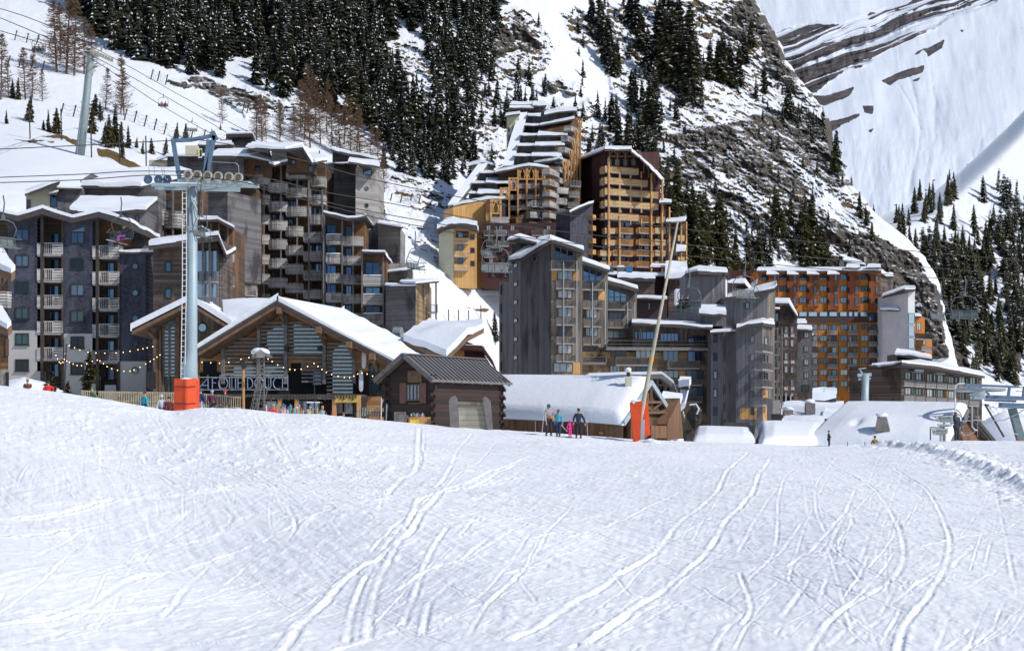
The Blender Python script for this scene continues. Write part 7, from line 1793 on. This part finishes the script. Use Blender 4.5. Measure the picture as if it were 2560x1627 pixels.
slopefence([(1120,812),(1145,812),(1171,812),(1202,800)], 'row of thin poles on the snow behind the shaded snow roof', 3.2, 0, net=False)
# ================================================================== people
SK = {}
def col_mat(c, rough=.75):
    k = tuple(round(x, 2) for x in c)
    if k not in SK: SK[k] = plain('cloth', c, rough, var=.12, nscale=6)
    return SK[k]
M['skin'] = plain('skin', (.50, .28, .20), .6, var=.05)
def skinned(verts, edges, root, name, mat, sub=1):
    me = bpy.data.meshes.new(name); me.from_pydata([v[0] for v in verts], edges, []); o = bpy.data.objects.new(name, me); C.objects.link(o)
    md = o.modifiers.new('s', 'SKIN'); md.use_smooth_shade = True
    if not me.skin_vertices: 
        bm_ = __import__('bmesh').new(); bm_.from_mesh(me); bm_.verts.layers.skin.verify(); bm_.to_mesh(me); bm_.free()
    for i, (v, r_) in enumerate(verts):
        rr = r_ if isinstance(r_, tuple) else (r_, r_); me.skin_vertices[0].data[i].radius = rr; me.skin_vertices[0].data[i].use_root = (i == 0)
    s = o.modifiers.new('b', 'SUBSURF'); s.levels = sub; s.render_levels = sub
    dg = bpy.context.evaluated_depsgraph_get(); dg.update(); m2 = bpy.data.meshes.new_from_object(o.evaluated_get(dg))
    bpy.data.objects.remove(o); m2.name = name; m2.materials.clear(); m2.materials.append(mat)
    ob = bpy.data.objects.new(name, m2); link(ob, root); return ob
PC = {}
def person(foot, h, label, jacket, trousers, hat=None, face=0, pose='stand', hair=(.06,.035,.02), grp=None, goggles=False, helmet=False, hands=None, feet=None, bag=None, long=False, lean=0, fingers=False):
    """upright figure facing -Y turned by `face`; hands/feet in body units (height = 1)"""
    r = thing('person', label, 'person', foot, grp); r.rotation_euler = (0, 0, face)
    sit = pose == 'sit'; hp = .52 if not sit else .27; yb = lean
    P3 = lambda x, y, z: Vector((x, y, z))*h
    hl, hr = hands or ((-.16, -.02, .44), (.16, -.02, .44)); fl, fr = feet or ((-.055, 0, .03), (.055, 0, .03))
    if sit: hl, hr = hands or ((-.10, -.22, .42), (.10, -.22, .42)); fl, fr = feet or ((-.06, -.27, -.02), (.06, -.27, -.02))
    dz = hp-.52; pel = (0, 0, hp); wa = (0, -yb*.3, .62+dz); ch = (0, -yb*.7, .735+dz); nk = (0, -yb, .825+dz); hd0 = (0, -yb-.008, .865+dz); hd1 = (0, -yb-.012, .915+dz); hd2 = (0, -yb-.006, .965+dz)
    def mid(a, b, out): return tuple((a[i]+b[i])/2+out[i] for i in range(3))
    shl, shr = (-.105, -yb*.85, .795+dz), (.105, -yb*.85, .795+dz); ell, elr = mid(shl, hl, (-.035, .03, -.01)), mid(shr, hr, (.035, .03, -.01))
    hil, hir = (-.05, 0, hp-.02), (.05, 0, hp-.02)
    knl = mid(hil, fl, (0, -.03, 0)) if not sit else (-.065, -.24, hp-.0); knr = mid(hir, fr, (0, -.03, 0)) if not sit else (.065, -.24, hp-.0)
    V = [(P3(*pel), .07*h), (P3(*wa), .062*h), (P3(*ch), .07*h), (P3(*nk), .03*h), (P3(*hd0), .040*h), (P3(*hd1), .053*h), (P3(*hd2), .044*h),
         (P3(*shl), .036*h), (P3(*ell), .026*h), (P3(*hl), .020*h), (P3(*shr), .036*h), (P3(*elr), .026*h), (P3(*hr), .020*h),
         (P3(*hil), .055*h), (P3(*knl), .038*h), (P3(*fl), .026*h), (P3(*hir), .055*h), (P3(*knr), .038*h), (P3(*fr), .026*h), (P3(0, -yb-.062, .905+dz), .010*h)]
    Ed = [(0,1),(1,2),(2,3),(3,4),(4,5),(5,6),(2,7),(7,8),(8,9),(2,10),(10,11),(11,12),(0,13),(13,14),(14,15),(0,16),(16,17),(17,18),(5,19)]
    for k, hw in ((9, hl), (12, hr)):
        sx = -1 if k == 9 else 1; i0 = len(V)
        V.append((P3(hw[0], hw[1]-.022, hw[2]-.018), .015*h)); Ed.append((k, i0))
        if fingers:
            for q in range(4): V.append((P3(hw[0]+(q-1.5)*.011, hw[1]-.038, hw[2]-.034-.003*(q % 2)), .0052*h)); Ed.append((i0, len(V)-1)); V.append((P3(hw[0]+(q-1.5)*.010, hw[1]-.026, hw[2]-.050), .0046*h)); Ed.append((len(V)-2, len(V)-1))
            V.append((P3(hw[0]-sx*.022, hw[1]-.026, hw[2]-.026), .006*h)); Ed.append((i0, len(V)-1))
    skinned(V, Ed, r, 'body', M['skin'])
    j = [(P3(0, 0, hp-(.03 if not long else .12)), (.088*h if not long else .095*h)), (P3(*wa), .080*h), (P3(*ch), .088*h), (P3(0, -yb, .815+dz), .050*h), (P3(*shl), .050*h), (P3(*ell), .038*h), (Vector(P3(*ell)).lerp(P3(*hl), .88), .028*h), (P3(*shr), .050*h), (P3(*elr), .038*h), (Vector(P3(*elr)).lerp(P3(*hr), .88), .028*h)]
    skinned(j, [(0,1),(1,2),(2,3),(2,4),(4,5),(5,6),(2,7),(7,8),(8,9)], r, 'jacket', col_mat(jacket))
    t = [(P3(0, 0, hp), .076*h), (P3(*hil), .064*h), (P3(*knl), .050*h), (Vector(P3(*knl)).lerp(P3(*fl), .86), .040*h), (P3(*hir), .064*h), (P3(*knr), .050*h), (Vector(P3(*knr)).lerp(P3(*fr), .86), .040*h)]
    skinned(t, [(0,1),(1,2),(2,3),(0,4),(4,5),(5,6)], r, 'trousers', col_mat(trousers))
    loc = r.location
    for f_ in (fl, fr):
        mb = MB(); b = P3(*f_); mb.tube([loc+b+Vector((0, .03*h, .035*h)), loc+b+Vector((0, 0, -.005*h)), loc+b+Vector((0, -.07*h, -.012*h))], [.033*h, .034*h, .022*h], 8); mb.build('boot', col_mat((.04,.04,.045)), r, smooth=True)
    hc = P3(*hd2)
    if hat is not None:
        mb = MB(); mb.blob(loc+hc+Vector((0, .004*h, .002*h if not helmet else -.004*h)), (.055*h if not helmet else .068*h, .060*h if not helmet else .074*h, .050*h if not helmet else .062*h), 3, 14, 10, .015); mb.build('helmet' if helmet else 'hat', col_mat(hat, .4 if helmet else .8), r, smooth=True)
    if hair:
        mb = MB(); mb.tube([loc+hc+Vector((0, .035*h, .01*h)), loc+hc+Vector((0, .052*h, -.04*h)), loc+hc+Vector((0, .05*h, -.12*h))], [.045*h, .046*h, .022*h], 8); mb.build('hair', col_mat(hair), r, smooth=True)
    mb = MB(); e = P3(0, -yb-.058, .925+dz)
    if goggles: mb.box(loc+e, Vector((.04*h, 0, 0)), Vector((0, .012*h, 0)), Vector((0, 0, .014*h)))
    else:
        for sx in (-1, 1): mb.blob(loc+e+Vector((sx*.02*h, .004*h, 0)), (.007*h, .006*h, .005*h), 1, 8, 6, 0)
    mb.build('goggles' if goggles else 'eyes', M['black'], r)
    if bag: mb = MB(); mb.box(loc+P3(.05, -.10, .60), Vector((.05*h, 0, 0)), Vector((0, .03*h, 0)), Vector((0, 0, .05*h))); mb.build('bag', col_mat(bag), r, bevel=.02)
    return r
def pole(a, b, label, grp='ski poles of the family', name='ski_pole', mat='white'):
    mb = MB(); mb.tube([a, b], .011, 6); a_ = Vector(a); b_ = Vector(b); mb.tube([a_, a_.lerp(b_, .09)], .02, 6); q = b_.lerp(a_, .05); mb.disc(q, b_-a_, .04, .01, 8); mb.build(name, M[mat], label=label, cat='ski pole', group=grp)
YQ = 87.0
def at_(px, Y=YQ, dz=-.03): return onG(px, Y, dz)
k = YQ/FP
person(at_(1372), 80*k, 'skier in blue beanie and grey jacket with ochre bag, leftmost of the standing family', (.33,.28,.30), (.025,.022,.028), (.02,.13,.24), .35, bag=(.42,.20,.03), hair=(.10,.05,.035), hands=((-.13,-.05,.50),(.12,-.09,.56)), feet=((-.09,-.02,.03),(.085,.02,.03)), goggles=True, fingers=True)
person(at_(1396), 68*k, 'person seen from behind in turquoise jacket and dark blue trousers', (.08,.36,.48), (.015,.035,.09), (.12,.075,.05), 2.9, hair=(.15,.08,.045), hands=((-.15,.0,.44),(.13,-.03,.45)), feet=((-.04,0,.03),(.05,.02,.03)), fingers=True)
person(at_(1425), 43*k, 'small child in bright pink ski suit and pink helmet', (.80,.025,.30), (.80,.025,.30), (.75,.06,.38), .2, hair=None, helmet=True, goggles=True, hands=((-.17,-.04,.50),(.19,-.02,.52)))
person(at_(1446), 74*k, 'adult in dark navy coat and black hat bending slightly over the pink child', (.018,.022,.05), (.014,.014,.018), (.03,.03,.035), .1, hair=None, goggles=True, long=True, lean=.03, hands=((-.17,-.03,.50),(.22,-.06,.47)), feet=((-.07,-.02,.03),(.09,.03,.03)), fingers=True)
pole(P(1362, 1011, YQ-.2), P(1355, 1082, YQ-.3), 'ski pole slanting outward left of the blue-beanie skier'); pole(P(1365, 1030, YQ-.3), P(1366, 1062, YQ-.3), 'short upright ski pole in front of the blue-beanie skier'); pole(P(1467, 1050, YQ-.2), P(1469, 1087, YQ-.2), 'ski pole held by the adult in the navy coat'); pole(P(1403, 1062, YQ-.2), P(1418, 1078, YQ-.1), 'ski pole slanting between the turquoise jacket and the pink child')
person(at_(2072, 89.4, -.15), 44*89.4/FP, 'black-clad skier turned to the right near the snowy barn', (.015,.015,.02), (.03,.02,.025), (.02,.02,.025), 1.2, hair=None, hands=((-.1,-.12,.55),(.12,-.12,.6)))
person(at_(2187, 92.5, -.75), 55*92/FP, 'hooded person in mustard jacket half hidden by the crest', (.20,.13,.03), (.05,.04,.03), (.05,.04,.035), .2, hair=None, goggles=True)
person(at_(2391, 90.5, -.1), 78*90/FP, 'man in dark coat raising an arm beside the direction signs', (.02,.025,.05), (.03,.03,.045), None, .5, hair=(.04,.025,.02), long=True, hands=((-.10,-.10,.92),(.13,-.03,.48)))
for i, (x, y) in enumerate(((2119, 1112), (2162, 1112))):
    mb = MB(); b = onG(x, 89, -.1); mb.tube([b, b+UP*.3], .02, 6); mb.build('marker_stake', M['black'], label=('left' if i == 0 else 'right')+' of two short dark stakes on the crest below the snowy barn', cat='stake', group='short stakes on the crest')
# terrace crowd, standing behind the crest
def crowd(px, ytop, Y, label, jk, tr, hat=None, **kw):
    kw.setdefault('hair', None); h_ = 1.72; z = (HY-ytop)/FP*Y-h_
    return person(Vector(((px-HX)/FP*Y, Y, z)), h_, label, jk, tr, hat, **kw)
crowd(69, 947, 96, 'person in brown jacket and yellow-striped hat far left on the crest', (.13,.04,.025), (.03,.03,.03), (.35,.30,.03), goggles=True, face=.2, hands=((-.06,-.14,.66),(.06,-.14,.66)))
crowd(121, 952, 96, 'person in bright red jacket with poles left on the crest', (.62,.015,.02), (.02,.02,.02), (.02,.02,.03), helmet=True, goggles=True, face=.1, hands=((-.17,-.1,.62),(.17,-.1,.62)))
crowd(237, 968, 99, 'bending person in green hooded jacket at the terrace fence', (.10,.22,.07), (.05,.05,.04), (.10,.22,.07), lean=.12, face=-.6)
crowd(362, 979, 99, 'person in turquoise and white jacket before the picket fence', (.03,.38,.52), (.03,.05,.06), (.10,.05,.03), face=2.4)
crowd(404, 987, 99, 'skier with white and blue helmet left of the orange padding', (.45,.47,.55), (.1,.1,.14), (.55,.58,.65), helmet=True, face=.7)
crowd(424, 992, 99, 'crouching figure in dark red by the orange padding', (.16,.02,.03), (.05,.03,.03), (.05,.03,.03), lean=.08)
crowd(502, 972, 97, 'skier in navy jacket and white trousers right of the orange padding', (.03,.04,.16), (.55,.56,.62), (.10,.12,.2), helmet=True, face=-.5, goggles=True)
crowd(530, 975, 97, 'skier with blue and white helmet and turquoise sleeves seen from behind', (.12,.03,.05), (.03,.03,.04), (.25,.35,.70), helmet=True, face=3.0)
crowd(563, 975, 108, 'person with bright red helmet behind the pickets', (.05,.05,.05), (.05,.05,.05), (.70,.02,.02), helmet=True)
cc_ = [((.55,.05,.03),'orange-red'), ((.75,.1,.25),'pink'), ((.08,.12,.45),'royal blue'), ((.5,.5,.55),'white'), ((.03,.35,.30),'green'), ((.65,.02,.05),'scarlet'), ((.25,.22,.3),'mauve'), ((.12,.05,.03),'brown'), ((.6,.6,.6),'pale grey'), ((.15,.1,.06),'dark tan'), ((.02,.2,.4),'bright blue')]
for i, x in enumerate((676, 692, 702, 712, 722, 733, 742, 752, 769, 782, 858)):
    c_, nm = cc_[i]; crowd(x, 1008+i*1.4+(i % 3)*2.5+(6 if i == 10 else 0), 101+(i % 3), f'seated-height figure in {nm} jacket in the crowd below the chalet deck', c_, (.04,.04,.05), cc_[(i*3+1) % 11][0], face=(i*1.3) % 6, grp='crowd on the terrace')
ex = [((.10,.12,.30),'navy'), ((.7,.35,.05),'orange'), ((.45,.05,.25),'magenta'), ((.05,.05,.06),'black'), ((.2,.45,.5),'pale turquoise'), ((.5,.45,.1),'mustard'), ((.35,.35,.38),'grey')]
for i, x in enumerate((664, 684, 707, 727, 747, 775, 806)):
    c_, nm = ex[i]; crowd(x, 1006+i*1.5+(i % 2)*3, 104, f'figure in {nm} jacket in the back row of the crowd below the chalet deck', c_, (.05,.05,.06), ex[(i*2+3) % 7][0], face=(i*2.1) % 6, grp='crowd on the terrace')
for i, x in enumerate((669, 698, 709, 718, 745, 757, 815, 833)):
    a_, b_ = P(x+(i % 3)-2, 1052, 98.5), P(x+(i*5 % 7)-3, 1014+i*2, 98.5); mb = MB(); mb.tube([a_, a_.lerp(b_, .5), a_.lerp(b_, .9), b_+Vector((0, -.06, 0))], [.05, .042, .05, .015], 6); nm = ('white', 'teal', 'orange', 'violet', 'lime', 'silver', 'black', 'red')[i]
    mb.build('ski', col_mat([(.6,.6,.62),(.03,.3,.3),(.7,.25,.03),(.25,.15,.4),(.35,.55,.08),(.4,.42,.45),(.03,.03,.03),(.6,.04,.04)][i], .4), label=nm+' ski stuck in the snow before the crowd below the chalet deck', cat='ski', group='skis and boards stuck in the snow')
# seated riders
for key, lst in (('pink', ((.35, 'blond skier in black patterned top and bright pink trousers on a lift chair', (.03,.035,.04), (.75,.12,.55), None, (.55,.36,.14)),)),
                 ('dark', ((-.1, 'black-clad skier with grey helmet on the lift chair right of the leaning pole', (.012,.012,.016), (.012,.014,.014), (.06,.07,.08), None), (-.65, 'skier in dark green with yellow-rimmed goggles beside the grey helmet', (.02,.05,.035), (.02,.05,.035), (.08,.12,.3), None))),
                 ('red', ((-.3, 'distant skier in red jacket on the slope lift chair', (.45,.04,.03), (.4,.05,.05), (.05,.05,.06), None), (.45, 'distant skier in dark jacket beside the red jacket', (.02,.03,.04), (.03,.04,.05), (.03,.05,.06), None))),
                 ('three', ((-.6, 'distant dark skier, left of three on the top left chair', (.03,.03,.05), (.04,.04,.05), (.03,.03,.04), None), (0, 'distant brown-jacketed skier, middle of three on the top left chair', (.12,.06,.03), (.04,.04,.05), (.05,.03,.03), None), (.6, 'distant red-jacketed skier, right of three on the top left chair', (.25,.04,.03), (.04,.04,.05), (.05,.02,.02), None)))):
    ch, q = CH[key]; sc = {'pink': .78, 'dark': .80, 'red': 1.0, 'three': .95}[key]; rot = {'pink': -.5, 'dark': -.4, 'red': .3, 'three': .3}[key]
    for off_, lb, jk, tr, ht, hr_ in lst:
        p = q(off_, -.05, .12)-Vector((0, 0, .2*1.7*sc)); person(p, 1.7*sc, lb, jk, tr, ht, rot-.6 if key == 'pink' else rot-.3, 'sit', hair=hr_, goggles=True, grp='lift riders', helmet=ht is not None)
        fwd = Vector((math.sin(rot-.45)*1, -math.cos(rot-.45), 0)); base_ = p+Vector((0, 0, -.05))+Vector((math.sin(rot-.3 if key != 'pink' else rot-.6), -math.cos(rot-.3 if key != 'pink' else rot-.6), 0))*.45*sc
        for s_ in (-1, 1):
            sd_ = Vector((fwd.y, -fwd.x, 0))*s_*.09*sc; d_ = (Vector((-.95, -.25, .22)) if key != 'red' else Vector((-.9 if s_ < 0 else .9, -.3, -.3))).normalized()*.85*sc
            mb = MB(); mb.beam(base_+sd_-d_*.9, base_+sd_+d_, .09*sc, .025*sc); mb.build('ski', col_mat({'pink': (.65,.35,.32), 'dark': (.05,.06,.06), 'red': (.02,.40,.42) if off_ < 0 else (.75,.08,.12), 'three': (.05,.05,.06)}[key]), label=f'{"left" if s_ < 0 else "right"} ski of the {lb[:60]}', cat='ski', group='skis of the lift riders')
# skis standing in racks by the chalet and cabin
for i, (x, y0, y1, Y, c_, lb) in enumerate(((953,993,1050,93,(.55,.58,.62),'tall white ski stuck upright left of the log cabin'), (966,1008,1052,92,(.30,.36,.42),'grey-blue ski stuck upright beside the tall white ski'), (725,1010,1045,99,(.03,.35,.30),'green snowboard stuck upright in the crowd'), (677,998,1040,99,(.10,.12,.13),'dark ski leaning in the crowd, left end'), (690,1012,1046,99,(.60,.09,.05),'orange-red ski leaning in the crowd'), (736,1020,1050,98,(.10,.45,.55),'light blue ski leaning beside the green snowboard'), (793,1018,1048,98,(.55,.5,.05),'yellow ski leaning right of the crowd'), (802,1022,1050,98,(.05,.30,.50),'bright blue ski leaning right of the yellow ski'))):
    a_, b_ = P(x-1, y1+8, Y), P(x+1, y0, Y); mb = MB(); w_ = .16 if 'board' in lb else .09
    mb.tube([a_, a_.lerp(b_, .5), a_.lerp(b_, .9), b_+Vector((0, -.06, 0))], [w_*.5, w_*.42, w_*.5, w_*.15], 6); mb.build('snowboard' if 'board' in lb else 'ski', col_mat(c_, .4), label=lb, cat='snowboard' if 'board' in lb else 'ski', group='skis and boards stuck in the snow')
for i, x in enumerate(range(894, 950, 6)):
    a_ = P(x, 1040, 100); mb = MB(); mb.tube([a_, a_+Vector((.03, 0, .55))], [.045, .03], 6); mb.build('ski', col_mat([(.5,.5,.52),(.35,.4,.36),(.5,.45,.3)][i % 3], .4), label='ski standing in the dark rack left of the log cabin', cat='ski', group='skis in the dark rack')
r = R0('ski_rack', 'dark low ski rack and table left of the log cabin', 920, 101); mb = MB()
mb.beam(P(885, 1048, 100.5), P(955, 1052, 100.5), .2, .1); mb.beam(P(890, 1028, 100.6), P(950, 1030, 100.6), .05); [mb.beam(P(x, 1028, 100.6), P(x, 1060, 100.6), .06) for x in (890, 920, 950)]; mb.build('frame', M['dkpost'], r)
